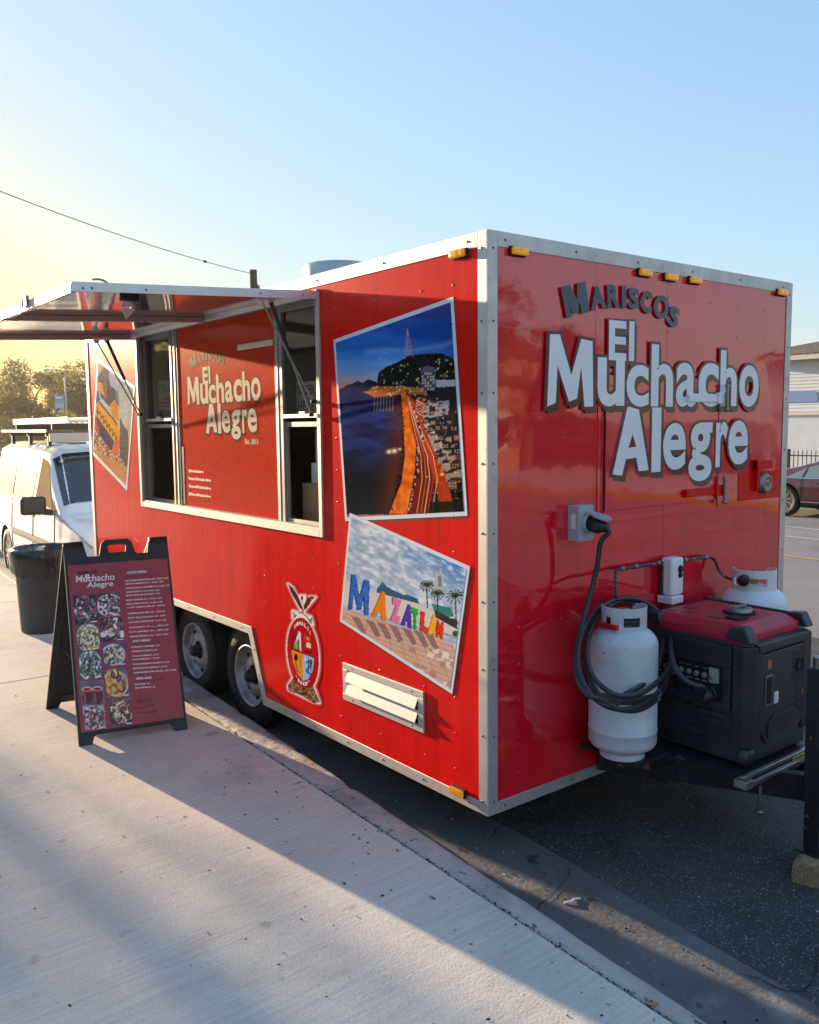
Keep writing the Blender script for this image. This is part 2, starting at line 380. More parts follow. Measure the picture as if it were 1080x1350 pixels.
M_KERB = mat('kerb_concrete', (0.50, 0.46, 0.42), 0.85, var=0.3, vscale=5, bump=0.003, bscale=70, bump2=[(0.01, 12)],
             spots=[(3.5, 0.55, 0.1, (0.22, 0.21, 0.20), 0.7), (16, 0.66, 0.04, (0.05, 0.045, 0.04), 0.8)])
M_FAR = mat('far_ground', (0.26, 0.23, 0.19), 0.95, var=0.3, vscale=0.05)

g = MB(); g.quad((-900, -900, -0.03), (900, -900, -0.03), (900, 900, -0.03), (-900, 900, -0.03))
struct(g.build('ground', M_FAR))
g = MB(); ys = [-40 + i * 10 for i in range(19)]
for a, b in zip(ys, ys[1:]): g.quad((street(a) + .02, a, 0), (17.3 + .073 * a, a, 0), (17.3 + .073 * b, b, 0), (street(b) + .02, b, 0))
road = struct(g.build('road', [M_ASPF]))
# darker patch of new asphalt near the trailer, and the gutter pan
g = MB()
pt = [(street(-12) + .3, -12), (5.6, -12), (6.3, -2), (6.6, 9), (street(9) + .3, 9)]
for k in range(40):
    y0 = -12 + k * .55; y1 = y0 + .55
    xa = lambda y: 0.30 + .073 * y + .05 * mnoise.noise(Vector((y * 1.3, 3, 0))) ; xb = lambda y: 5.2 + .073 * y + .15 * mnoise.noise(Vector((y * .7, 9, 0)))
    g.quad((xa(y0), y0, .004), (xb(y0), y0, .004), (xb(y1), y1, .004), (xa(y1), y1, .004))
struct(g.build('asphalt_patch', M_ASPH))
g = MB()
for k in range(80):
    y0 = -12 + k * .55; y1 = y0 + .55
    e = lambda y: 0.36 + .073 * y + .03 * mnoise.noise(Vector((y * 2.1, 5, 0)))
    g.quad((street(y0) - .02, y0, .010), (e(y0), y0, .008), (e(y1), y1, .008), (street(y1) - .02, y1, .010))
struct(g.build('gutter', M_GUT))
M_YEL = mat('road_paint_yellow', (0.62, 0.42, 0.06), 0.7, var=0.4, vscale=8, bump=0.002, bscale=60)
M_WLN = mat('road_paint_white', (0.62, 0.60, 0.56), 0.7, var=0.35, vscale=8, bump=0.002, bscale=60)
for x, m_, w_ in ((9.45, M_YEL, .11), (9.75, M_YEL, .02), (11.5, M_WLN, .10), (12.78, M_WLN, .10)):
    g = MB()
    if w_ > .05:
        for k in range(26):
            y0 = -30 + k * 6
            g.quad((x + .073 * y0, y0, .005), (x + w_ + .073 * y0, y0, .005), (x + w_ + .073 * (y0 + 6), y0 + 6, .005), (x + .073 * (y0 + 6), y0 + 6, .005))
        struct(g.build('lane_marking', m_))
# kerb, in sections, with a worn nose
def kerb_section(y0, y1, par):
    g = MB(); n = max(2, int((y1 - y0) / .045)); prof = []
    for i in range(n + 1):
        y = y0 + (y1 - y0) * i / n; nz = lambda s, q: s * mnoise.noise(Vector((y * 3.1, q, 0))) + s * .6 * mnoise.noise(Vector((y * 13, q, 1)))
        xe = street(y); xj = joint_x(y) + .006
        chip = max(0, mnoise.noise(Vector((y * 5, 30, 0))) - .3) * .06
        prof.append([(xj + nz(.004, 7), y, -.02), (xj + nz(.005, 7), y, .147), (xj + .02, y, .153 + nz(.002, 8)), ((xj + xe) / 2, y, .152 + nz(.003, 9)),
                     (xe - .035 - chip, y, .149 + nz(.003, 2)), (xe - .012 - chip + nz(.008, 3), y, .140), (xe + nz(.008, 4), y, .118), (xe + .014, y, .05), (xe + .02, y, -.02)])
    m = len(prof[0])
    g.add([p for r_ in prof for p in r_], [(i * m + j, i * m + j + 1, (i + 1) * m + j + 1, (i + 1) * m + j) for i in range(n) for j in range(m - 1)], True)
    for r_, f in ((prof[0], 1), (prof[-1], 0)): g.add(r_, [tuple(range(m)) if f else tuple(range(m - 1, -1, -1))])
    return g.build('kerb_section', M_KERB, par)
kerb = frame('kerb')
ky = [-11.9, -8.9, -5.6, -2.35, .895, 4.1, 7.3, 10.5, 13.7, 17]
for a, b in zip(ky, ky[1:]): kerb_section(a, b - .007, kerb)
g = MB(); g.prism([(street(17), 17, -.02), (street(17) - .2, 17, -.02), (street(17) - .2, 17, .15), (street(17), 17, .15)], (.045 * 100, 100, 0)); g.build('kerb_section', M_KERB, kerb)
# pavement slabs
pave = frame('pavement')
M_BED = mat('joint_dirt', (0.035, 0.03, 0.026), 0.95, var=0.4, vscale=30)
g = MB(); g.box(-9, joint_x(-12) + .01, -12, 3.2, .02, .128); g.prism([(-9, 3.2, .02), (joint_x(3.2) + .01, 3.2, .02), (joint_x(3.2) + 3.1, 60, .02), (-9, 60, .02)], (0, 0, .108)); g.build('joint_bed', M_BED, pave)
sy = [-11.9, -7.9, -1.95, 3.98, 7.2, 10.4, 13.6, 16.8, 20, 26, 34, 44, 58]; sx = [0, 3.1, 6.2]
for i in range(len(sy) - 1):
    for j in range(2):
        y0, y1 = sy[i] + .006, sy[i + 1] - .006
        xs_ = lambda y, q: joint_x(y) - .006 - q
        q0, q1 = sx[j] + (.006 if j else 0), sx[j + 1] - .006
        tl = .04 * 0
        A = []; nn = 24 if i in (1, 2) else 4
        for k in range(nn + 1):
            y = y0 + (y1 - y0) * k / nn; A.append((xs_(y, q0) + (.004 * mnoise.noise(Vector((y * 4, 2, 0))) if j == 0 else 0), y - q0 * -.0, .07))
        B = [(xs_(y1, q1), y1 + .05 * q1, .07), (xs_(y0, q1), y0 + .05 * q1, .07)]
        g = MB(); g.prism(A + B, (0, 0, .081)); g.build('slab', M_PAVE, pave, bevel=.004, seg=1)
g = MB(); g.box(-60, -6.1, -40, 90, -.02, .148); struct(g.build('car_park', mat('lot_concrete', (0.44, 0.42, 0.39), 0.85, var=0.3, vscale=.4)))
g = MB(); g.prism([(17.3 - 3, -40, .0), (17.3 + 5.2, -40, 0), (17.3 + 5.2 + 10, 100, 0), (17.3 + 7.3, 100, 0)], (0, 0, .14)); struct(g.build('far_pavement', M_PAVE))
g = MB(); g.prism([(17.12 - 2.92, -40, .0), (17.28 - 2.92, -40, 0), (17.28 + 7.3, 100, 0), (17.12 + 7.3, 100, 0)], (0, 0, .15)); struct(g.build('yellow_kerb', M_YEL))

g = MB()
for k, (x0, y0, a0, n_) in enumerate(((.30, -.2, -1.9, 26), (1.5, -1.4, -2.2, 34), (2.6, -.4, -1.2, 30), (.9, .6, -2.6, 22), (3.4, 1.2, -2.0, 30), (.2, -1.1, -.6, 18))):
    p_ = Vector((x0, y0, .0125)); a = a0
    for i in range(n_):
        a += rnd.uniform(-.6, .6); a = a * .85 + a0 * .15; q = p_ + Vector((math.cos(a), math.sin(a), 0)) * rnd.uniform(.02, .06); d_ = Vector((-math.sin(a), math.cos(a), 0)) * rnd.uniform(.0015, .004)
        g.add([p_ - d_, q - d_ * .8, q + d_ * .8, p_ + d_], [(0, 1, 2, 3)]); p_ = q
o = g.build('asphalt_crack', M_BED); o['kind'] = 'structure'
# ================================================================== TRAILER
W, L, Z0, Z1 = 2.44, 5.094, 0.27, 2.80
T = thing('food_trailer', 'big red food trailer with open serving hatch and silver edge trim beside the kerb', 'food trailer', (1.22, 2.5, 0))
def sidewall(pts, name='side_panel', m=M_RED):
    g = MB(); g.prism([(0, a, b) for a, b in pts], (.03, 0, 0)); return g.build(name, m, T)
zb, ztp = Z0 + .03, Z1 - .03
sidewall([(.02, zb), (.0, ztp), (1.298, ztp), (1.298, zb)][0:1] + [(.02, ztp), (1.298, ztp), (1.298, zb)])
sidewall([(1.300, zb), (2.03, zb), (2.205, .69), (3.495, .69), (3.67, zb), (3.918, zb), (3.918, 1.40), (1.300, 1.40)])
sidewall([(3.921, zb), (L - .02, zb), (L - .02, ztp), (3.921, ztp)])
sidewall([(1.300, 2.69), (3.918, 2.69), (3.918, ztp), (1.300, ztp)], 'header_panel')
# front wall in three sheets
for x0, x1 in ((.02, .69), (.692, 1.238), (1.240, 2.42)):
    g = MB(); g.box(x0, x1, 0, .03, zb, ztp); g.build('front_panel', M_REDF, T)
g = MB(); g.box(W - .03, W, .02, L - .02, zb, ztp); g.build('side_panel', M_RED, T)
g = MB(); g.box(.02, W - .02, L - .03, L, zb, ztp); g.build('rear_panel', M_WHITE, T)
g = MB(); g.box(.01, W - .01, .01, L - .01, Z1 - .035, Z1 - .008); g.build('roof', M_ALUG, T)
g = MB(); g.box(.04, W - .04, .04, 2.0, Z0 + .02, Z0 + .06); g.box(.4, W - .4, 2.0, 3.7, Z0 + .02, Z0 + .06); g.box(.04, W - .04, 3.7, L - .04, Z0 + .02, Z0 + .06); g.build('floor', M_DARK, T)
g = MB()
for x in (.45, 1.95): g.box(x, x + .06, .05, L - .05, Z0 - .1, Z0 + .018)
for y in (.3, 1.2, 4.2, 4.8): g.box(.1, W - .1, y, y + .05, Z0 - .06, Z0 + .016)
g.build('chassis_frame', M_BLACKM, T)
# wheel well liner
g = MB(); g.box(.26, .28, 1.9, 3.8, .28, .76); g.box(.035, .28, 1.9, 3.8, .745, .76); g.box(.035, .28, 1.89, 1.905, .28, .76); g.box(.035, .28, 3.79, 3.805, .28, .76); g.build('wheel_well', M_DARK, T)
# silver trims: L section corner posts
def post(cx, cy, sx_, sy_, name='corner_trim'):
    g = MB(); t = .005; w1 = .055
    x0, x1 = sorted((cx - sx_ * t, cx + sx_ * w1)); y0, y1 = sorted((cy - sy_ * t, cy - sy_ * 0)) 
    g.box(min(cx - sx_ * t, cx + sx_ * w1), max(cx - sx_ * t, cx + sx_ * w1), min(cy - sy_ * t, cy), max(cy - sy_ * t, cy), Z0, Z1)
    g.box(min(cx - sx_ * t, cx), max(cx - sx_ * t, cx), min(cy + sy_ * .0003, cy + sy_ * w1), max(cy + sy_ * .0003, cy + sy_ * w1), Z0, Z1)
    return g.build(name, M_ALU, T, bevel=.0015, seg=1)
post(0, 0, 1, 1); post(W, 0, -1, 1); post(0, L, 1, -1); post(W, L, -1, -1)
def trimbox(x0, x1, y0, y1, z0, z1, name): g = MB(); g.box(x0, x1, y0, y1, z0, z1); return g.build(name, M_ALU, T, bevel=.0015, seg=1)
e = .004
for nm, z0, z1 in (('top_trim', Z1 - .062, Z1 + .003), ('bottom_trim', Z0 - .002, Z0 + .052)):
    trimbox(.056, W - .056, -e, .0, z0, z1, nm)
    trimbox(.056, W - .056, L, L + e, z0, z1, nm)
    trimbox(W, W + e, .056, L - .056, z0, z1, nm)
    if nm == 'top_trim': trimbox(-e, 0, .056, L - .056, z0, z1, nm)
    else: trimbox(-e, 0, .056, 2.035, z0, z1, nm); trimbox(-e, 0, 3.665, L - .056, z0, z1, nm)
g = MB()      # trim round the wheel opening
a = [(2.035, Z0 - .002), (2.205, .69), (3.495, .69), (3.665, Z0 - .002)]; b = [(1.975, Z0 - .002), (2.165, .74), (3.535, .74), (3.725, Z0 - .002)]
for i, nm in enumerate(('wheel_arch_trim',) * 3):
    g = MB(); g.prism([(-e - .002, *a[i]), (-e - .002, *a[i + 1]), (-e - .002, *b[i + 1]), (-e - .002, *b[i])], (e + .001, 0, 0)); g.build(nm, M_ALU, T, bevel=.001, seg=1)
# roof gutter lip, top edge sheet
g = MB(); g.box(0, W, 0, .02, Z1 - .008, Z1 + .003); g.box(0, .02, .02, L, Z1 - .008, Z1 + .003); g.build('roof_lip', M_ALU, T)
# rivets and screws
def dome(g, c, n, r):
    n = Vector(n); g.lathe(Vector(c), n, [(r, 0), (r * .8, r * .25), (r * .45, r * .4), (0.0001, r * .42)], 8)
g = MB()
for x in (.19, .47, .80, 1.25, 1.62, 1.88, 2.15):
    for k in range(14):
        z = .42 + k * .168 + (.0 if x < 1 else .02)
        if .7 < x < 1.8 and 1.5 < z < 2.27: continue
        dome(g, (x, 0, z), (0, -1, 0), .0062)
for y in (.22, .44, .80, 1.16):
    for k in range(14): dome(g, (0, y, .42 + k * .168), (-1, 0, 0), .006)
for y in (1.42, 1.62, 1.98, 2.35, 2.72, 3.09, 3.46, 3.80):
    for k in range(6):
        z = .42 + k * .168
        if z < .78 and y > 1.9 and y < 3.75: continue
        dome(g, (0, y, z), (-1, 0, 0), .006)
for y in (4.05, 4.5, 4.98):
    for k in range(14): dome(g, (0, y, .42 + k * .168), (-1, 0, 0), .006)
ob = g.build('rivet', M_RIVET, T); ob['kind'] = 'stuff'
g = MB()
for k in range(6): dome(g, (.1 + k * .448, -.0045, Z1 - .03), (0, -1, 0), .0065); dome(g, (.1 + k * .448, -.0045, Z0 + .025), (0, -1, 0), .0065)
for k in range(9): dome(g, (-.0045, .12 + k * .6, Z1 - .03), (-1, 0, 0), .0065)
for y in (.12, .45, .78, 1.1, 1.43, 1.76, 3.9, 4.3, 4.7): dome(g, (-.0045, y, Z0 + .025), (-1, 0, 0), .0065)
for k in range(9):
    z = Z0 + .06 + k * .3; dome(g, (.03, -.0055, z), (0, -1, 0), .006); dome(g, (-.0055, .03, z), (-1, 0, 0), .006); dome(g, (W - .03, -.0055, z), (0, -1, 0), .006)
for y, z in ((2.08, .45), (2.14, .6), (2.3, .715), (2.7, .715), (3.1, .715), (3.4, .715)): dome(g, (-.007, y, z), (-1, 0, 0), .006)
ob = g.build('trim_screw', M_SCREW, T); ob['kind'] = 'stuff'

# wheels
for cy in (2.42, 3.28):
    cx = .105; r0 = .345
    g = MB(); g.lathe((cx, cy, r0), (1, 0, 0), [(.205, .02), (.215, .004), (.25, -.006), (.30, -.008), (.325, .008), (.335, .02), (.343, .03), (.345, .10), (.343, .17), (.33, .19), (.30, .2), (.21, .18)], 56)
    for k in range(64):
        a_ = k * 2 * math.pi / 64; c_ = Vector((cx + .018, cy + .336 * math.cos(a_), r0 + .336 * math.sin(a_)))
        g.obox(c_, (.014, 0, 0), (0, -.011 * math.sin(a_), .011 * math.cos(a_)), (0, .006 * math.cos(a_), .006 * math.sin(a_)))
    tw = g.build('tyre', M_RUB, T)
    g = MB(); g.lathe((cx, cy, r0), (1, 0, 0), [(.211, .012), (.207, -.004), (.198, -.004), (.193, .008), (.186, .03), (.178, .05), (.165, .055), (.150, .06), (.135, .045), (.118, .03), (.075, .03), (.062, .034), (.058, .05)], 48)
    g.build('rim', M_RIM, tw)
    g = MB(); g.lathe((cx, cy, r0), (1, 0, 0), [(.0001, -.03), (.03, -.028), (.038, -.018), (.042, .03), (.06, .035), (.066, .05)], 20); g.build('hub', M_BLACKM, tw)
    g = MB()
    for k in range(5):
        a_ = k * 2 * math.pi / 5 + .3; c_ = Vector((cx + .012, cy + .057 * math.cos(a_), r0 + .057 * math.sin(a_))); g.lathe(c_, (1, 0, 0), [(.0001, 0), (.01, .002), (.012, .02)], 6)
    for k in range(8):
        a_ = k * 2 * math.pi / 8; c_ = Vector((cx + .052, cy + .158 * math.cos(a_), r0 + .158 * math.sin(a_))); g.lathe(c_, (-1, 0, 0), [(.0001, .003), (.016, .002), (.018, -.004)], 10)
    pieces(g.build('lug_nut', M_DARK, tw))
    g = MB(); g.cyl((.3, cy, r0), (2.1, cy, r0), .035); g.build('axle', M_BLACKM, T)
    for cx2 in (2.15,):
        g = MB(); g.lathe((cx2, cy, r0), (1, 0, 0), [(.2, .0), (.30, 0), (.34, .03), (.345, .1), (.34, .17), (.2, .18), (.1, .12), (.0001, .12)], 40); g.build('tyre', M_RUB, T)
g = MB(); g.box(.3, .36, 2.42, 3.28, .33, .4); g.build('leaf_spring', M_BLACKM, T)

# marker lights
def marker(c, n, along, up, L_=.088, H_=.033, D_=.022):
    c, n, al, up = map(Vector, (c, n, along, up))
    g = MB(); g.obox(c + n * .006, al * (L_ / 2 + .004), up * (H_ / 2 + .004), n * .006); hb = g.build('marker_light', M_DARK, T, bevel=.003)
    g = MB(); g.obox(c + n * (.012 + D_ / 2), al * L_ / 2, up * H_ / 2, n * D_ / 2); g.build('lens', M_AMBER, hb, bevel=.008, seg=2)
    g = MB()
    for k in (-1, 0, 1): g.obox(c + n * (.012 + D_), al * .004 + al * 0, up * H_ * .36, n * .002); c = c
    pieces(g.build('lens_rib', M_AMBER, hb))
for u, v in ((681, 332), (847, 360), (881, 366), (913, 370), (1028, 386)):
    p_ = F(u, v); marker((p_.x, 0, p_.z), (0, -1, 0), (1, 0, 0), (0, 0, 1))
p_ = S(608, 335); marker((0, p_.y, p_.z), (-1, 0, 0), (0, 1, 0), (0, 0, 1))
p_ = S(607, 1045); marker((-.004, p_.y, p_.z + .01), (-1, 0, 0), (0, 1, 0), (0, 0, 1))

# exterior louvred vent
vy0, vy1, vz0, vz1 = .436, 1.125, .529, .733
g = MB(); b_ = .035
g.box(-.012, 0, vy0, vy1, vz1 - b_, vz1); g.box(-.012, 0, vy0, vy1, vz0, vz0 + b_); g.box(-.012, 0, vy0, vy0 + b_ * 1.2, vz0 + b_, vz1 - b_); g.box(-.012, 0, vy1 - b_ * 1.2, vy1, vz0 + b_, vz1 - b_)
V = g.build('vent', M_ALU, T, bevel=.002, seg=1)
g = MB(); g.box(-.002, -.001, vy0 + b_, vy1 - b_, vz0 + b_, vz1 - b_); g.build('vent_backing', M_DARK, V)
M_LOUV = mat('louvre_cream', (0.74, 0.70, 0.60), 0.45)
for k in range(2):
    z = vz0 + b_ + .005 + k * .067; g = MB(); g.prism([(-.004, vy0 + b_ * 1.3, z + .058), (-.028, vy0 + b_ * 1.3, z + .003), (-.030, vy0 + b_ * 1.3, z + .006), (-.006, vy0 + b_ * 1.3, z + .061)], (0, vy1 - vy0 - 2.6 * b_, 0)); g.build('louvre', M_LOUV, V)
g = MB()
for y in (vy0 + .09, vy1 - .09):
    for z in (vz0 + .017, vz1 - .017): dome(g, (-.012, y, z), (-1, 0, 0), .005)
pieces(g.build('vent_screw', M_SCREW, V))

# ---- serving window
OY0, OY1, OZ0, OZ1 = 1.30, 3.92, 1.39, 2.70; XR = .07
g = MB()
g.box(-.012, .012, OY0 - .004, OY0 + .03, OZ0, OZ1 + .01); g.box(-.012, .012, OY1 - .03, OY1 + .004, OZ0, OZ1 + .01)
g.box(-.012, .012, OY0 + .03, OY1 - .03, OZ0, OZ0 + .035)
WF = g.build('window_frame', M_ALU, T, bevel=.002, seg=1)
g = MB(); g.box(.0121, XR + .03, OY0 + .002, OY0 + .012, OZ0 + .04, OZ1 - .012); g.box(.0121, XR + .03, OY1 - .012, OY1 - .002, OZ0 + .04, OZ1 - .012); g.box(-.02, XR + .03, OY0 + .0305, OY1 - .0305, OZ1 - .012, OZ1 - .002)
g.build('window_jamb', M_ALUG, T)
g = MB(); g.box(-.006, XR + .02, OY0 + .031, OY1 - .031, OZ0 + .036, OZ0 + .05); g.build('window_sill', M_ALU, T, bevel=.001, seg=1)
yy = lambda u, v: S(u, v, XR).y
zz = lambda u, v: S(u, v, XR).z
yA, yB = yy(234, 560), yy(241, 560); yC, yD = yy(369, 560), yy(376, 560)
for a_, b_ in ((yB, yA), (yD, yC)):
    g = MB(); g.box(XR - .026, XR + .02, min(a_, b_), max(a_, b_), OZ0 + .05, OZ1 - .013); g.build('mullion', M_ALUG, T, bevel=.002, seg=1)
    g = MB(); g.box(XR - .030, XR - .0265, (a_ + b_) / 2 - .008, (a_ + b_) / 2 + .008, OZ0 + .05, OZ1 - .013); g.build('mullion_rib', M_ALU, T)
def serve_window(y0, y1):
    zs = 2.045
    g = MB(); f = .028
    for a_, b_ in ((y0, y0 + f), (y1 - f, y1)): g.box(XR - .03, XR + .01, a_, b_, OZ0 + .05, OZ1 - .013)
    g.box(XR - .03, XR + .01, y0 + f, y1 - f, OZ1 - .045, OZ1 - .013)
    w0 = g.build('window', M_ALUG, T, bevel=.0015, seg=1)
    g = MB(); g.box(XR - .036, XR + .004, y0 + f, y1 - f, zs, zs + .022); g.box(XR - .036, XR - .02, (y0 + y1) / 2 - .03, (y0 + y1) / 2 + .03, zs + .022, zs + .036); g.build('meeting_rail', M_ALU, w0, bevel=.001, seg=1)
    g = MB(); g.box(XR - .02, XR + .0, y0 + f + .02, y1 - f - .0, zs - .05, zs - .022); g.box(XR - .02, XR + .0, y0 + f, y0 + f + .02, OZ0 + .07, zs - .022); g.box(XR - .02, XR, y1 - f - .02, y1 - f, OZ0 + .07, zs - .05); g.box(XR - .02, XR, y0 + f, y1 - f, OZ0 + .05, OZ0 + .07); g.build('sash', M_ALUG, w0, bevel=.001, seg=1)
    g = MB(); g.box(XR - .012, XR - .008, y0 + f, y1 - f, zs + .022, OZ1 - .045); g.build('pane', M_GLASS, w0)
    return w0
wl = serve_window(yA + .002 if yA > yB else yB, OY1 - .014); wr = serve_window(OY0 + .014, min(yC, yD) - .001)
# centre sign panel behind the glass
PY0, PY1 = max(yC, yD), min(yA, yB); XP = XR - .02
M_PANEL = mat('panel_red', (0.78, 0.05, 0.010), 0.17, spec=0.1, var=0.18, vscale=60, col2=(0.50, 0.03, 0.01))
g = MB(); g.box(XP, XP + .01, PY0 + .001, PY1 - .001, OZ0 + .051, OZ1 - .014); PN = g.build('sign_panel', M_PANEL, T)
g = MB(); p_ = S(366, 456, XR); q_ = S(320, 455, XR); g.box(XP - .02, XP - .002, p_.y, q_.y, 2.475, 2.51); g.build('reflection_bar', mat('reflection_yellow', (0.8, 0.72, 0.5), 0.5), T, bevel=.006)  # pale solid bar standing in for a sky reflection on the panel
M_PURP = mat('violet_strip', (0.05, 0.012, 0.04), 0.4)
g = MB(); g.box(XP - .003, XP - .0005, PY1 - .05, PY1 - .004, OZ0 + .06, 1.86); g.build('edge_sticker', M_PURP, T)
# paper notes stuck behind the upper panes
M_PAPER = mat('paper', (0.62, 0.60, 0.55), 0.8, var=0.08, vscale=5)
def note(u0, v0, u1, v1, lines, k):
    a_, b_ = S(u0, v0, XR + .012), S(u1, v1, XR + .012); y0, y1 = sorted((a_.y, b_.y)); z0, z1 = sorted((a_.z, b_.z))
    g = MB(); g.box(XR + .012, XR + .013, y0, y1, z0, z1); n_ = g.build('paper_notice', M_PAPER, T)
    g = MB()
    for i, t in enumerate(lines):
        h_ = (z1 - z0) / len(lines); zc = z1 - h_ * (i + .8)
        put(g, t, para((XR + .0115, y1 - .06 * (y1 - y0), zc), (0, -(y1 - y0) * .88, 0), (0, 0, h_ * .6), (-1, 0, 0)), .012, .012)
    g.build('notice_lettering', M_INK, n_)
note(209, 503, 229.5, 540, ['PICK-UP', 'HERE'], 0); note(391, 504, 417, 546, ['ORDER', 'HERE'], 1)
a_ = S(404, 473, XR + .1)
# interior seen through the openings
M_INT = mat('interior_wall', (0.42, 0.36, 0.30), 0.6, var=0.3, vscale=3)
M_BOX = mat('cardboard', (0.42, 0.26, 0.14), 0.8, var=0.15, vscale=6)
g = MB(); g.box(W - .05, W - .04, .1, L - .1, .35, 2.7); g.box(.1, W - .1, L - .06, L - .05, .35, 2.7); g.box(.1, W - .1, .05, .06, .35, 2.7); g.box(.09, W - .06, .07, L - .07, 2.70, 2.72); g.build('interior_lining', M_INT, T)
g = MB(); g.box(.13, .9, .4, 4.6, 1.26, 1.30); g.box(1.8, 2.3, .4, 4.6, 1.2, 1.26); pieces(g.build('counter', M_STEEL, T))
g = MB(); g.box(1.7, 2.3, .5, 2.0, 1.9, 1.94); g.box(1.7, 2.3, 2.6, 4.2, 1.95, 1.99); pieces(g.build('shelf', M_STEEL, T))
def topbox(name, label, cat, x0, x1, y0, y1, z0, z1, m, group=None):
    g = MB(); g.box(x0, x1, y0, y1, z0, z1)
    return tag(g.build(name, m, None, bevel=.004), label, cat, group)
topbox('cardboard_box', 'brown cardboard box on the counter inside the right hatch window', 'box', .17, .45, 1.52, 1.80, 1.30, 1.66, M_BOX)
topbox('cardboard_box', 'brown box on the counter inside the left hatch window', 'box', .20, .55, 3.30, 3.50, 1.30, 1.72, M_BOX)
g = MB(); g.lathe((.19, 1.42, 1.30), (0, 0, 1), [(.0001, 0), (.04, 0), (.045, .16), (.041, .16), (.036, .01)], 20)
tag(g.build('steel_canister', M_STEEL), 'steel canister on the counter in the lower right hatch window', 'canister')
g = MB(); g.box(.22, .25, 1.58, 1.72, 1.78, 1.98); g.box(.215, .219, 1.60, 1.70, 1.80, 1.90); g.box(.20, .27, 1.56, 1.74, 1.66, 1.78)
tag(g.build('receipt_holder', M_WHITE, None, bevel=.003), 'white ticket holder standing on the cardboard box in the right window', 'ticket holder')

M_SAUCE = [mat('sauce_red', (.5, .03, .02), .3), mat('sauce_green', (.08, .2, .05), .3), mat('sauce_amber', (.45, .2, .04), .3)]
for k, (y_, lb_) in enumerate(((3.72, 'red sauce bottle on the counter in the left hatch window'), (3.62, 'green sauce bottle on the counter in the left hatch window'), (3.50, 'amber sauce bottle on the counter in the left hatch window'))):
    g = MB(); g.lathe((.19, y_, 1.30), (0, 0, 1), [(.0001, 0), (.03, 0), (.032, .13), (.014, .17), (.012, .2), (.0001, .21)], 16); tag(g.build('sauce_bottle', M_SAUCE[k]), lb_, 'bottle', 'sauce bottles on the trailer counter')
# ---- awning
AX, AZo, AZh = -1.29, 2.642, 2.715
def aw(x, y, d=0.0): f = -x / 1.29; return (x, y, AZh + (AZo - AZh) * f - d)
AY0, AY1 = 1.305, 3.925
g = MB(); g.prism([aw(-.012, AY0), aw(AX, AY0), aw(AX, AY0, .008), aw(-.012, AY0, .008)], (0, AY1 - AY0, 0)); AW = g.build('awning', M_MIRROR, T)
M_AEDGE = mat('awning_edge', (0.66, 0.66, 0.68), 0.35, 0.5, var=0.1, vscale=8)
def beam(a_, b_, w_, d_, name='awning_rail', m=M_AEDGE):
    g = MB(); A, B = Vector(aw(*a_)), Vector(aw(*b_)); A.z -= .009 + d_ / 2; B.z -= .009 + d_ / 2; g.bar(A, B, w_, d_); return g.build(name, m, AW, bevel=.0015, seg=1)
g = MB(); g.bar(Vector(aw(-.01, AY0 - .002)) - Vector((0, 0, .024)), Vector(aw(AX, AY0 - .002)) - Vector((0, 0, .018)), .006, .042); g.build('awning_rail', M_AEDGE, AW)
g = MB(); g.bar(Vector(aw(AX - .003, AY0 - .005)) - Vector((0, 0, .024)), Vector(aw(AX - .003, AY1)) - Vector((0, 0, .018)), .006, .042); g.build('awning_rail', M_AEDGE, AW)
g = MB(); g.bar(Vector(aw(-.01, AY1 + .003)) - Vector((0, 0, .024)), Vector(aw(AX, AY1 + .003)) - Vector((0, 0, .018)), .006, .042); g.build('awning_rail', M_AEDGE, AW)
M_ABEAM = mat('awning_beam', (0.34, 0.27, 0.25), 0.4, 0.35)
beam((-.04, AY0 + .02), (AX + .02, AY0 + .02), .03, .022, 'awning_beam', M_ABEAM)
beam((-.04, 2.60), (AX + .02, 2.60), .045, .032, 'awning_beam', M_ABEAM)
beam((-.04, AY1 - .03), (AX + .02, AY1 - .03), .045, .034, 'awning_beam', M_ABEAM)
beam((AX + .03, AY0 + .04), (AX + .03, 2.57), .03, .024, 'awning_beam', M_ABEAM); beam((AX + .03, 2.63), (AX + .03, AY1 - .06), .03, .024, 'awning_beam', M_ABEAM)
beam((-.05, AY0 + .04), (-.05, 2.57), .03, .03, 'awning_beam', M_AEDGE); beam((-.05, 2.63), (-.05, AY1 - .06), .03, .03, 'awning_beam', M_AEDGE)
g = MB()
for x in (-1.24, -1.2, -.95, -.35, -.1): dome(g, Vector(aw(x, AY0 - .005)) - Vector((0, 0, .024)), (0, -1, 0), .006)
for y in (1.36, 1.42, 2.2, 3.1): dome(g, Vector(aw(AX - .006, y)) - Vector((0, 0, .024)), (-1, 0, 0), .006)
pieces(g.build('awning_bolt', M_SCREW, AW))
g = MB(); g.cyl((-.008, AY0, AZh), (-.008, AY1, AZh), .009, 10); g.build('hinge_rail', M_ALU, AW)
g = MB(); c_ = Vector(aw(-1.05, 1.5)); g.tube(chaikin([c_, c_ + Vector((0, .01, .03)), c_ + Vector((-.03, .03, .05)), c_ + Vector((-.07, .04, .045))]), .005, 8); g.build('catch_hook', M_STEEL, AW)
g = MB(); c_ = Vector(aw(-.98, 1.42)); g.box(c_.x - .04, c_.x + .04, c_.y - .01, c_.y + .04, c_.z - .06, c_.z - .01); g.build('catch', M_DARK, AW, bevel=.006)
g = MB(); c_ = Vector(aw(AX, 2.0)); g.box(c_.x - .02, c_.x - .004, 1.96, 2.0, c_.z - .03, c_.z + .02); g.box(c_.x - .02, c_.x - .004, 2.04, 2.06, c_.z - .03, c_.z + .02); g.build('catch', M_SCREW, AW)
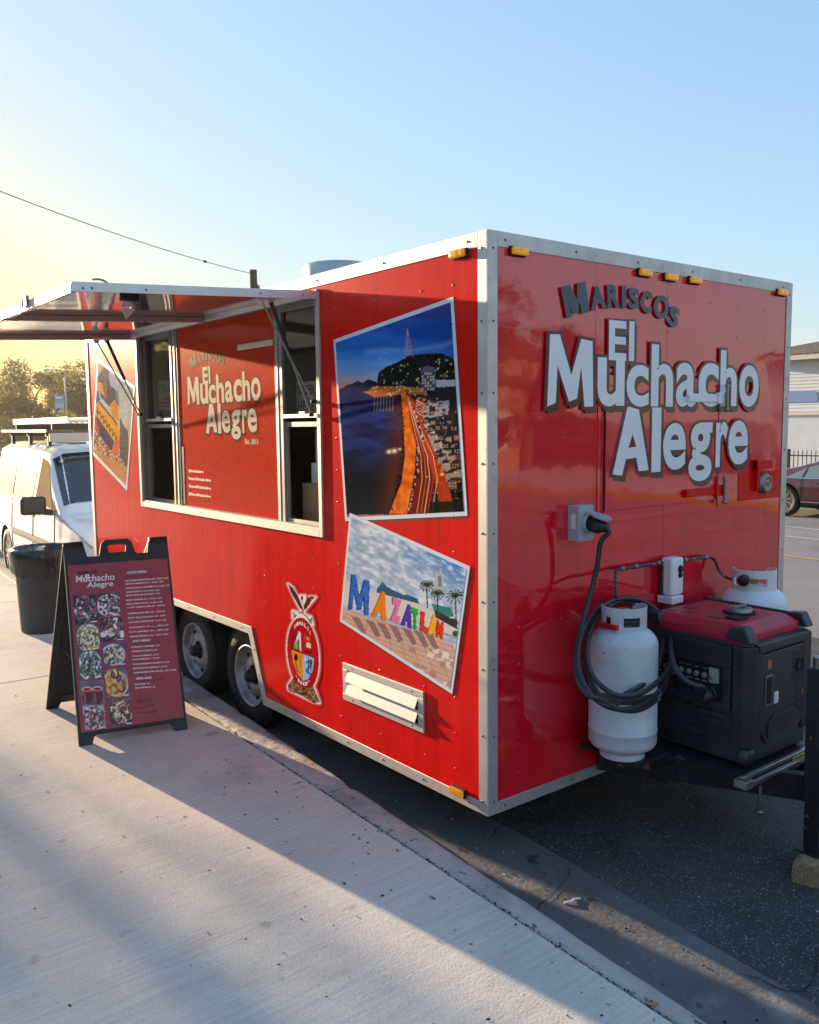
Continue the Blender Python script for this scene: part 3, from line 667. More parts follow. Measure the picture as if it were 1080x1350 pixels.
g = MB(); c_ = Vector(aw(-.72, 2.15)); g.prism([c_ + Vector((-.035, 0, -.012)), c_ + Vector((.045, 0, -.012)), c_ + Vector((-.01, .0, -.075))], (0, .006, 0)); g.build('bracket', M_WHITE, AW)
for (bx, by, dy_) in ((-.325, AY0 + .03, 0), (-.262, AY0 + .05, 0), (-.325, AY1 - .08, 0), (-.262, AY1 - .12, 0)):
    c_ = Vector(aw(bx, by)); g = MB(); g.prism([c_ + Vector((-.03, 0, -.034)), c_ + Vector((.03, 0, -.034)), c_ + Vector((.012, 0, -.075)), c_ + Vector((-.012, 0, -.075))], (0, .006, 0)); g.build('bracket', mat('bracket_zinc', (0.72, 0.62, 0.62), 0.4), AW)
    a_ = c_ + Vector((0, .0, -.06)); b_ = Vector((-.025, by + .012, 2.13 if bx < -.3 else 2.06)) if by < 2 else Vector((-.025, by + .02, 2.10))
    st = MB(); d_ = (b_ - a_)
    if bx < -.3: st.tube([a_, b_], .0055, 8); s_ = st.build('support_rod', M_STEEL, AW)
    else:
        st.tube([a_, a_ + d_ * .52], .012, 12); s_ = st.build('gas_strut', M_BLACK, AW)
        st = MB(); st.tube([a_ + d_ * .52, b_], .0055, 8); st.build('strut_rod', M_STEEL, AW)
    g = MB(); g.lathe(b_ + Vector((.012, 0, 0)), (-1, 0, 0), [(.012, 0), (.012, .02), (.0001, .022)], 10); g.build('strut_mount', M_DARK, AW)

# ---- roof exhaust
c_ = (1.2, 2.9, Z1)
g = MB(); g.box(.9, 1.5, 2.6, 3.2, Z1 - .008, Z1 + .12); FN = g.build('roof_vent', M_ALUG, T, bevel=.004)
g = MB(); g.lathe(c_, (0, 0, 1), [(.16, .12), (.16, .2), (.27, .22), (.28, .24), (.28, .375), (.26, .395), (.0001, .405)], 40); g.build('vent_cowl', M_ALU, FN)
g = MB(); g.box(.75, .9, 3.4, 3.55, Z1 - .008, Z1 + .1); g.build('roof_box', M_ALUG, T, bevel=.003)

# ================================================================== FRONT WALL FITTINGS
def fx(u, v): p = F(u, v); return p.x, p.z
# hatch door in the front wall
DX0, DX1, DZ0, DZ1 = .765, 1.70, 1.575, 2.225
g = MB(); f = .022
for (x0, x1, z0, z1) in ((DX0 - .055, DX0 - .055 + f, DZ0 - .06, DZ1 + .03), (DX1 + .02, DX1 + .02 + f, DZ0 - .06, DZ1 + .03), (DX0 - .055 + f, DX1 + .02, DZ1 + .012, DZ1 + .03), (DX0 - .055 + f, DX1 + .02, DZ0 - .06, DZ0 - .04)):
    g.box(x0, x1, -.005, .0, z0, z1)
g.build('hatch_surround', M_REDF, T, bevel=.001, seg=1)
g = MB(); g.box(DX0, DX1, -.010, .0, DZ0, DZ1); HD = g.build('hatch_door', M_REDF, T, bevel=.002, seg=1)
g = MB(); g.box(DX0 - .009, DX0 - .003, -.003, 0, DZ0 - .03, DZ1 + .006); g.box(DX0 - .03, DX0 - .026, -.0065, -.0052, DZ0 - .05, DZ1 + .02); g.build('hatch_seal', M_DARK, T)
g = MB(); dome(g, (DX0 + .04, -.010, DZ1 - .05), (0, -1, 0), .008); dome(g, (DX0 + .04, -.01, DZ0 + .06), (0, -1, 0), .008); pieces(g.build('hatch_rivet', M_RIVET, HD))
for z, m_ in ((2.125, M_LET), (1.625, M_RED)):
    g = MB(); g.box(DX1 - .30, DX1 - .02, -.018, -.011, z - .022, z + .022); g.cyl((DX1 - .30, -.0145, z), (DX1 - .301, -.0145, z), .02, 12)
    h_ = g.build('hatch_hinge', m_, HD, bevel=.002, seg=1)
    g = MB(); g.box(DX1 - .025, DX1 + .06, -.03, -.006, z - .03, z + .03); g.build('hinge_knuckle', m_, HD, bevel=.004)
    g = MB(); g.cyl((DX1 + .035, -.04, z - .06), (DX1 + .035, -.04, z + .06), .010, 12); g.lathe((DX1 + .035, -.04, z - .075), (0, 0, 1), [(.0001, 0), (.015, .003), (.015, .018), (.01, .02)], 12); g.lathe((DX1 + .035, -.04, z + .06), (0, 0, 1), [(.015, .0), (.015, .012), (.0001, .018)], 12)
    g.build('hinge_pin', M_STEEL, HD)
# filler plate with lock
kx, kz = fx(1005, 637)
g = MB(); g.box(1.93, 2.375, -.004, 0, 1.55, 1.71); PL = g.build('lock_plate', M_RED, T, bevel=.001, seg=1)
g = MB(); g.lathe((kx, -.004, kz), (0, -1, 0), [(.062, 0), (.062, .012), (.05, .03), (.036, .034), (.034, .03), (.022, .03), (.0001, .034)], 36); g.build('round_lock', M_STEEL, PL)
g = MB(); g.box(kx - .008, kx + .008, -.040, -.038, kz - .003, kz + .003); g.build('key_slot', M_DARK, PL)
g = MB(); g.box(kx - .10, kx + .08, -.02, 0, 1.725, 1.775); g.box(kx - .10, kx - .085, -.03, -.0, 1.60, 1.78); g.build('latch_bar', M_RED, T, bevel=.003)

# lettering on the front wall: letters fitted one by one
ZU = lambda x, y: F(700 + x / 3.375, 350 + y / 3.375)
LOGO = []     # (char, (x0,z0,x1,z1), size class)
def lt(ch, x0, x1, yt, yb):
    a, b = ZU(x0, yb), ZU(x1, yt); LOGO.append((ch, (a.x, a.z, b.x, b.z)))
for a in (('#M', 64, 272, 320, 628), ('u', 287, 410, 415, 627), ('c', 416, 518, 445, 628), ('h', 525, 628, 358, 627), ('a', 636, 730, 437, 628), ('c', 735, 830, 437, 628), ('h', 832, 912, 382, 625), ('o', 917, 1008, 447, 629),
          ('E', 338, 418, 250, 421), ('l', 427, 453, 250, 425),
          ('#A', 355, 520, 627, 938), ('l', 527, 573, 632, 920), ('e', 578, 683, 700, 912), ('g', 691, 800, 698, 963), ('r', 812, 870, 696, 898), ('e', 868, 960, 690, 888)): lt(*a)
MAR = []
for ch, bl, br, tl in (('#m', (125, 236), (252, 236), (125, 68)), ('A', (260, 204), (330, 190), (250, 98)), ('R', (335, 192), (390, 188), (330, 86)), ('I', (397, 190), (417, 192), (396, 88)),
                       ('S', (424, 190), (472, 200), (428, 94)), ('C', (480, 206), (528, 220), (486, 106)), ('O', (532, 224), (598, 248), (548, 122)), ('S', (598, 262), (640, 284), (616, 172))):
    P = [ZU(*q) for q in (bl, br, tl)]; MAR.append((ch, [(p.x, p.z) for p in P]))
def logo(map3, parent, fat=True, mw=M_LET, mk=M_LETK, ms=M_LETS, mo=M_LETO, hs=1.0, tag_='lettering'):
    gw, gs, go, gk = MB(), MB(), MB(), MB(); B = .031
    for i, (ch, (x0, z0, x1, z1)) in enumerate(LOGO):
        B = .031 if ch[0] in '#g' else .026
        fn = lambda s, t, h: map3(x0 + (x1 - x0) * s, z0 + (z1 - z0) * t, h)
        put(gw, ch, fn, B, B, 6, (.0030 + i * .00004) * hs)
        if fat:
            put(go, ch, fn, B + .022, B, 4, (.0020 + i * .00004) * hs)
            put(gs, ch, fn, B + .034, B, 4, (.0006 + i * .00003) * hs)
            for k in range(1, 7):
                d = k * .0043
                fn2 = lambda s, t, h: map3(x0 + (x1 - x0) * s + d * .62, z0 + (z1 - z0) * t - d, h)
                put(gs, ch, fn2, B + .012, B, 3, (.0012 + (i * 7 + k) * .000005) * hs)
    for i, (ch, (bl, br, tl)) in enumerate(MAR):
        B = .031
        fn = lambda s, t, h: map3(bl[0] + (br[0] - bl[0]) * s + (tl[0] - bl[0]) * t, bl[1] + (br[1] - bl[1]) * s + (tl[1] - bl[1]) * t, h)
        put(gk, ch, fn, B if ch == '#m' else .05, B if ch == '#m' else .05, 5, (.0022 + i * .00004) * hs)
    r_ = []
    if fat: gs.build(tag_ + '_shadow', ms, parent); go.build(tag_ + '_outline', mo, parent)
    gw.build(tag_, mw, parent); gk.build(tag_, mk, parent)
# the hatch and frame stand proud, so the film follows over them
logo(lambda x, z, h: (x, -.0103 - h * .5, z) , T)
# same emblem on the centre window panel
M_LW2 = mat('lettering_cream', (0.80, 0.72, 0.56), 0.2, spec=0.1); M_LK2 = mat('lettering_olive', (0.14, 0.08, 0.02), 0.2, spec=0.1); M_LS2 = mat('lettering_shadow_brown', (0.13, 0.05, 0.015), 0.2, spec=0.1)
a_ = S(180 + 283 / 3.97, 380 + 605 / 3.97, XR); b_ = S(180 + 668 / 3.97, 380 + 605 / 3.97, XR); c2 = S(180 + 372 / 3.97, 380 + 762 / 3.97, XR)
lx0, lx1 = LOGO[0][1][0], LOGO[7][1][2]; lz0 = LOGO[0][1][1]; lzA = LOGO[10][1][1]
sc_ = (a_.y - b_.y) / (lx1 - lx0); zb1 = S(180 + 310 / 3.97, 380 + 610 / 3.97, XR).z; szc = (zb1 - c2.z) / (lz0 - lzA)
logo(lambda x, z, h: (XP - .0004 - h * .18, a_.y - (x - lx0) * sc_, zb1 + (z - lz0) * szc), PN, mw=M_LW2, mk=M_LK2, ms=M_LS2, mo=mat('lettering_outline_orange', (0.36, 0.03, 0.008), 0.2, spec=0.1))
g = MB(); q_ = S(180 + 585 / 3.97, 380 + 815 / 3.97, XR); put(g, 'Est. 2013', para((XP - .001, q_.y, q_.z), (0, -.17, 0), (0, 0, .032), (-1, 0, 0)), .02, .02); g.build('small_lettering', M_INK, PN)
g = MB()
for i, t in enumerate(('@elmuchachoalegre', 'Mariscos El Muchacho Alegre', '/MariscosElMuchachoAlegre', '@MariscosElMuchachoAlegre')):
    q_ = S(180 + 288 / 3.97, 380 + (965 + i * 40) / 3.97, XR); put(g, t, para((XP - .001, q_.y, q_.z), (0, -(.24 if i == 0 else .36), 0), (0, 0, .026), (-1, 0, 0)), .03, .03, 2)
    g.build('small_lettering', M_INKW, PN)['kind'] = 'stuff'; g = MB()

# ---- photo prints on the service side
def poster(name, cs, dep, border, nx, ny, painter, label):
    TL, TR, BR, BL = [S(*c) for c in cs]
    n = Vector((-1, 0, 0)); c = (TL + TR + BR + BL) / 4
    g = MB(); q = [p + n * dep for p in (TL, TR, BR, BL)]; g.prism([p + n * .0005 for p in (TL, TR, BR, BL)], n * (dep - .0005)); P = g.build(name, M_PRINTW, T); P['label'] = label
    def ins(p, a, b): return p + (a - p).normalized() * border + (b - p).normalized() * border
    tl, tr, br, bl = ins(TL, TR, BL), ins(TR, TL, BR), ins(BR, BL, TR), ins(BL, BR, TL)
    fn = lambda s, t: (bl * (1 - s) + br * s) * (1 - t) + (tl * (1 - s) + tr * s) * t + n * (dep + .0008)
    print_grid('printed_picture', fn, nx, ny, painter, M_PRINT, P)
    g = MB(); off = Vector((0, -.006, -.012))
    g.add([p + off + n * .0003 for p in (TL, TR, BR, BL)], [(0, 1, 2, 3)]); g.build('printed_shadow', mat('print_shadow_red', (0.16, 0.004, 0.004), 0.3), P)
def night(U, V):
    X, Y = (U - 430) * 4.22, (V - 380) * 4.22; p = Paint(X, Y, (10, 20, 60))
    p.vgrad([(60, (24, 60, 130)), (230, (20, 84, 176)), (330, (46, 120, 205)), (400, (92, 160, 225)), (470, (150, 180, 225)), (520, (205, 170, 175)), (545, (190, 120, 110))])
    p.noise(160, 30, 40, None, 3)
    p.blend(np.clip((p.X - 420) / 330, 0, 1) * (p.Y < 540), (14, 40, 110), .55)
    p.poly([(60, 575), (110, 540), (150, 528), (175, 515), (205, 525), (235, 505), (280, 520), (300, 575)], (22, 34, 66))
    sea = p.inpoly([(60, 560), (130, 545), (240, 590), (310, 570), (420, 570), (425, 700), (440, 950), (350, 1260), (100, 1260), (60, 800)])
    p.blend(sea, (12, 28, 80)); p.noise(40, 14, 24, sea, 8); p.noise(110, 35, .35, sea, 4, (50, 90, 175)); p.blend(sea * np.clip((p.Y - 860) / 200, 0, 1), (14, 12, 16), .85)
    p.blend(sea * np.clip(1 - np.abs(p.X - 400 + (p.Y - 900) * .15) / 110, 0, 1), (120, 36, 12), .7)
    for k in range(7): p.line([(270 + k * 17, 600), (268 + k * 17, 680)], 6, (250, 180, 110), .55, 6)
    p.poly([(280, 560), (290, 470), (330, 440), (400, 410), (460, 375), (540, 365), (640, 360), (730, 400), (730, 600), (420, 590)], (24, 30, 26)); hm = p.inpoly([(280, 560), (290, 470), (400, 400), (460, 375), (640, 360), (730, 400), (730, 600), (420, 590)])
    p.noise(14, 12, 34, hm, 2)
    rg = np.random.RandomState(3)
    for k in range(60): x, y = rg.uniform(300, 730), rg.uniform(385, 560); p.blob(x, y, rg.uniform(3, 8), rg.uniform(3, 7), (255, rg.randint(190, 255), rg.randint(120, 230)), .85)
    p.poly([(400, 590), (760, 560), (770, 1250), (340, 1260), (440, 950), (425, 700)], (26, 20, 24)); ld = p.inpoly([(400, 590), (760, 560), (770, 1250), (340, 1260), (440, 950), (425, 700)]); p.noise(16, 12, 60, ld, 6)
    p.poly([(225, 580), (260, 545), (420, 545), (560, 560), (560, 590), (420, 590), (260, 605)], (220, 110, 40), .85)
    for k in range(50): x = rg.uniform(230, 560); p.blob(x, rg.uniform(545, 600), rg.uniform(3, 9), rg.uniform(3, 6), (255, 210, 130), .9)
    p.poly([(415, 560), (440, 560), (470, 740), (500, 870), (495, 1010), (450, 1255), (350, 1255), (420, 1080), (440, 930), (425, 720)], (238, 110, 22)); rm = p.inpoly([(415, 560), (440, 560), (470, 740), (500, 870), (495, 1010), (450, 1255), (350, 1255), (420, 1080), (440, 930), (425, 720)]); p.noise(20, 24, 60, rm, 9)
    p.poly([(440, 560), (462, 590), (540, 800), (610, 1000), (600, 1120), (560, 1252), (450, 1252), (505, 1050), (505, 880), (470, 740)], (120, 28, 14))
    p.poly([(460, 580), (475, 590), (560, 780), (660, 1020), (720, 1250), (640, 1250), (600, 1050), (540, 860)], (215, 70, 20), .8)
    for o_, c_ in ((0, (255, 190, 120)), (22, (240, 120, 60)), (42, (255, 235, 200)), (62, (210, 60, 30)), (84, (255, 200, 150))):
        p.line([(450 + o_ * .1, 600), (490 + o_ * .4, 780), (528 + o_ * .8, 930), (535 + o_, 1060), (505 + o_, 1250)], 4.5, c_, .85, 2)
    for k in range(70):
        t = rg.rand(); y = 640 + t * 600; x = 425 + 12 * t + (80 * (y - 900) / 340 if y > 900 else 0) * -.9; p.blob(x + rg.uniform(-8, 8), y, 5, 5, (20, 12, 12), .8)
        x2 = 480 + (y - 640) * .30 if y < 880 else 500 + (10 if y < 1050 else -(y - 1050) * .22); p.blob(x2 + rg.uniform(-5, 5), y, 5, 8, (230, 200, 190) if k % 2 else (14, 14, 22), .9)
    p.poly([(527, 455), (560, 430), (605, 440), (612, 570), (530, 570)], (96, 92, 120))
    for i in range(6):
        for j in range(5): p.poly([(533 + j * 15, 470 + i * 17), (542 + j * 15, 470 + i * 17), (542 + j * 15, 480 + i * 17), (533 + j * 15, 480 + i * 17)], (236, 196, 150) if (i * 3 + j) % 4 else (50, 44, 60))
    p.poly([(612, 510), (720, 510), (720, 545), (612, 550)], (196, 188, 190)); p.poly([(600, 555), (730, 550), (735, 620), (620, 610)], (46, 34, 40))
    p.poly([(520, 600), (600, 585), (680, 625), (560, 640)], (38, 42, 50)); p.poly([(555, 640), (685, 622), (680, 700), (555, 728)], (150, 150, 156)); p.poly([(575, 655), (608, 650), (608, 700), (575, 706)], (30, 30, 40)); p.poly([(500, 610), (555, 640), (555, 728), (500, 640)], (176, 60, 40))
    for k in range(5): p.line([(502, 622 + k * 16), (552, 652 + k * 17)], 4, (240, 220, 210), .9)
    p.poly([(570, 745), (660, 700), (735, 770), (745, 900), (700, 920), (620, 800)], (30, 34, 44)); p.poly([(540, 750), (570, 745), (690, 930), (690, 1050), (600, 900)], (190, 170, 160))
    for k in range(8): p.line([(550 + k * 17, 780 + k * 26), (575 + k * 17, 790 + k * 27)], 8, (40, 24, 30), .9)
    p.poly([(690, 930), (750, 905), (755, 1010), (690, 1050)], (110, 60, 50)); p.line([(690, 935), (752, 908)], 6, (230, 220, 214))
    for x, y, r_ in ((715, 1025, 34), (645, 1035, 20), (350, 910, 26), (410, 895, 16), (380, 905, 30)): p.blob(x, y, r_, r_ * .8, (255, 150, 40) if x > 500 else (220, 190, 150), .9, .4); p.blob(x, y, r_ * .4, r_ * .4, (255, 240, 190), 1, .6)
    for k in range(110): x = rg.uniform(480, 760); y = rg.uniform(620, 1245); p.blob(x, y, 3.5, 3.5, [(255, 180, 90), (255, 90, 40), (240, 240, 240)][k % 3], .8 * (x > 460 + (y - 560) * .2))
    for k in range(46):                              # blocks of houses on the right of the road
        t = (k // 4) / 12; q = k % 4; x = 500 + 190 * t + q * (34 + 24 * t) + rg.uniform(-8, 8); y = 610 + 500 * t + rg.uniform(-14, 14); w_ = 20 + 34 * t; h_ = 14 + 30 * t
        if x + w_ > 760: continue
        c_ = [(58, 46, 50), (120, 84, 66), (34, 36, 48), (150, 130, 120)][rg.randint(4)]; p.poly([(x, y), (x + w_, y - h_ * .2), (x + w_, y + h_), (x, y + h_ * 1.2)], c_, .9); p.poly([(x, y), (x + w_ * .3, y - h_ * .5), (x + w_ * 1.25, y - h_ * .6), (x + w_, y - h_ * .2)], (28, 30, 38), .9)
        for j in range(3):
            for i in range(2): p.blob(x + w_ * (.2 + .3 * j), y + h_ * (.25 + .4 * i), 2.6 + 2 * t, 2.2 + 2 * t, (255, 200, 120), .9)
    p.poly([(590, 1190), (770, 1180), (770, 1260), (580, 1260)], (16, 16, 14), .8)
    p.line([(452, 225), (438, 385)], 4, (205, 130, 130)); p.line([(452, 225), (482, 380)], 4, (205, 130, 130)); p.line([(452, 225), (456, 380)], 3, (220, 160, 150))
    for k in range(7): p.line([(450 - k * 1.8, 245 + k * 20), (455 + k * 3.2, 245 + k * 20)], 3, (220, 150, 140))
    p.line([(230, 352), (340, 340), (460, 348), (640, 320), (740, 285)], 26, (215, 205, 210), .35, 24)
    return p.C
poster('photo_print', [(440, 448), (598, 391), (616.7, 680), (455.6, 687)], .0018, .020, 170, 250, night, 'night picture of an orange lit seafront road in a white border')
def maz(U, V):
    X, Y = (U - 430) * 4.5, (V - 670) * 4.5; p = Paint(X, Y, (150, 175, 205))
    h = p.Y - (p.X - 120) * .43            # along the slanted print
    p.C = np.ones(p.C.shape) * np.array((172, 188, 208.)); sk = (h < 520).astype(float)
    k = np.clip((p.X - 300) / 500, 0, 1) * np.clip(1 - (h - 0) / 260, 0, 1)
    p.blend(k, (30, 105, 190), .95)
    q = Paint(p.X, h, (0, 0, 0)); nz = Paint(p.X, h, (128, 128, 128)); nz.noise(46, 22, 120, None, 12); nz.noise(19, 11, 90, None, 13); n_ = nz.C[..., 0] / 255
    p.blend(np.clip((n_ - .46) * 4, 0, 1) * sk, (238, 240, 244), .8); p.blend(np.clip((.44 - n_) * 3, 0, 1) * sk, (96, 120, 152), .55)
    p.poly([(300, 478), (335, 437), (365, 470), (460, 515), (480, 512), (540, 535), (560, 580), (300, 500)], (52, 92, 122))
    p.poly([(100, 440), (300, 500), (560, 570), (740, 670), (800, 720), (800, 790), (690, 740), (100, 580)], (214, 208, 196))
    pv = p.inpoly([(90, 580), (780, 830), (780, 1100), (90, 700)]) ; p.poly([(90, 590), (240, 640), (500, 720), (690, 775), (790, 850), (760, 1100), (80, 680)], (212, 170, 150))
    for i in range(-3, 13):
        p.line([(60 + i * 62, 600 + i * 20), (-140 + i * 110, 900 + i * 40)], 3.5, (150, 105, 92), .55, 2); p.line([(90 + i * 4, 640 + i * 26), (790 + i * 6, 900 + i * 34)], 3.5, (150, 105, 92), .55, 2)
    rg = np.random.RandomState(4)
    for k in range(34): x = rg.uniform(440, 770); y = rg.uniform(800, 1060) ; p.poly([(x, y), (x + 36, y + 14), (x + 28, y + 44), (x - 8, y + 30)], (240, 226, 214) if k % 2 else (176, 130, 116), .75)
    for x0 in (150, 235, 300, 370, 450, 520, 580): p.poly([(x0, 640 + (x0 - 150) * .22), (x0 + 50, 655 + (x0 - 150) * .22), (x0 + 90, 740 + (x0 - 150) * .22), (x0 + 60, 745 + (x0 - 150) * .22)], (110, 84, 84), .65)
    def L_(ch, bl, br, tl, col, dark):
        vs, fs = glyph(ch, 0 if ch[0] == '#' else .09, 3); x0, x1, y0, y1 = bbox(vs)
        for dx, c_ in ((-7, dark), (0, col)):
            for f_ in fs:
                pts = []
                for i in f_:
                    s, t = (vs[i][0] - x0) / (x1 - x0), (vs[i][1] - y0) / (y1 - y0)
                    pts.append((bl[0] + (br[0] - bl[0]) * s + (tl[0] - bl[0]) * t + dx, bl[1] + (br[1] - bl[1]) * s + (tl[1] - bl[1]) * t))
                p.poly(pts, c_)
    L_('#M', (135, 605), (252, 640), (148, 388), (44, 104, 196), (28, 40, 96)); L_('A', (272, 640), (358, 672), (300, 480), (238, 130, 16), (180, 84, 10)); L_('Z', (382, 665), (440, 690), (392, 522), (222, 120, 160), (160, 66, 110))
    L_('A', (446, 692), (508, 716), (466, 560), (90, 56, 170), (50, 30, 110)); L_('T', (514, 712), (548, 726), (512, 586), (40, 180, 60), (16, 110, 40)); L_('L', (560, 726), (604, 746), (566, 610), (226, 50, 40), (150, 24, 24)); L_('A', (606, 746), (654, 766), (620, 620), (246, 176, 20), (190, 110, 10)); L_('N', (654, 762), (694, 780), (660, 660), (224, 56, 24), (150, 30, 16))
    p.noise(9, 9, 40, p.inpoly([(135, 388), (265, 440), (252, 640), (135, 605)]), 20)
    p.poly([(640, 465), (655, 360), (672, 400), (680, 345), (692, 405), (700, 470), (690, 500), (650, 490)], (186, 184, 190)); p.poly([(664, 400), (684, 400), (686, 470), (664, 465)], (120, 124, 140))
    p.poly([(620, 565), (740, 590), (760, 640), (730, 650), (640, 600)], (50, 130, 116)); p.poly([(640, 600), (730, 650), (780, 660), (780, 720), (650, 650)], (60, 52, 48))
    for (x, y, r_, b_) in ((597, 455, 42, 590), (660, 505, 40, 640), (768, 520, 56, 690)):
        p.line([(x, y), (x + 4, b_)], 8, (70, 58, 48))
        for k in range(13): a = k * .5 + .1; p.line([(x, y), (x + math.cos(a) * r_ * .6, y + math.sin(a) * r_ * .45 - 4), (x + math.cos(a) * r_, y + math.sin(a) * r_ * .8 + 8)], 6, (30, 44, 26), .9, 2)
    p.blob(768, 745, 22, 22, (40, 90, 50)); p.line([(700, 740), (775, 775)], 4, (70, 60, 60))
    return p.C
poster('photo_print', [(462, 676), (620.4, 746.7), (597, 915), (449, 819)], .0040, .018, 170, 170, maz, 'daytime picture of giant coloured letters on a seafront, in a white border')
def carn(U, V):
    X, Y = (U - 110) * 5.625, (V - 440) * 5.625; p = Paint(X, Y, (170, 176, 172))
    p.vgrad([(170, (140, 160, 176)), (600, (196, 196, 182)), (800, (206, 186, 150)), (1000, (196, 130, 80))])
    p.poly([(60, 720), (240, 860), (340, 900), (330, 1160), (60, 900)], (206, 136, 84)); rg = np.random.RandomState(8)
    for k in range(220): x = rg.uniform(60, 350); y = 770 + (x - 60) * .55 + rg.uniform(-50, 70); p.blob(x, y, 6, 8, [(30, 30, 40), (190, 90, 60), (230, 220, 210), (60, 80, 130)][k % 4], .85)
    p.poly([(225, 440), (245, 420), (258, 430), (262, 540), (230, 520)], (110, 110, 104)); p.poly([(270, 620), (300, 680), (330, 720), (340, 1000), (270, 920)], (62, 58, 48), .8)
    p.poly([(110, 200), (180, 250), (180, 330), (120, 310)], (196, 140, 90)); p.poly([(105, 320), (150, 250), (185, 260), (200, 380), (240, 420), (235, 500), (190, 540), (130, 470)], (44, 56, 92)); p.poly([(100, 340), (140, 370), (160, 470), (120, 420)], (232, 130, 30)); p.poly([(190, 530), (235, 485), (258, 560), (262, 650), (215, 620)], (230, 140, 30))
    p.poly([(160, 300), (175, 420), (172, 500), (162, 470)], (170, 50, 40))
    p.poly([(90, 560), (120, 500), (250, 660), (275, 800), (240, 850), (170, 760), (110, 640)], (52, 50, 60))
    p.poly([(90, 545), (105, 500), (260, 690), (270, 800), (255, 845), (180, 770), (120, 660)], (240, 158, 20)); 
    for k in range(7): x = 104 + k * 22; y = 545 + k * 32; p.line([(x, y), (x + 4, y + 55), (x + 16, y + 30)], 7, (60, 40, 30), .9)
    p.poly([(80, 620), (100, 610), (230, 800), (235, 880), (200, 860), (110, 740)], (36, 40, 80)); p.poly([(75, 600), (90, 590), (115, 700), (115, 760), (80, 700)], (200, 70, 30)); p.poly([(225, 800), (270, 780), (262, 880), (230, 915), (210, 880)], (226, 96, 26))
    p.poly([(85, 430), (110, 420), (125, 490), (95, 520)], (60, 90, 170)); p.noise(9, 9, 36, None, 31)
    return p.C
poster('photo_print', [(128.3, 471), (178, 509), (167.8, 647), (121.5, 598)], .0018, .03, 80, 130, carn, 'picture of a carnival float above a crowd in a white border')

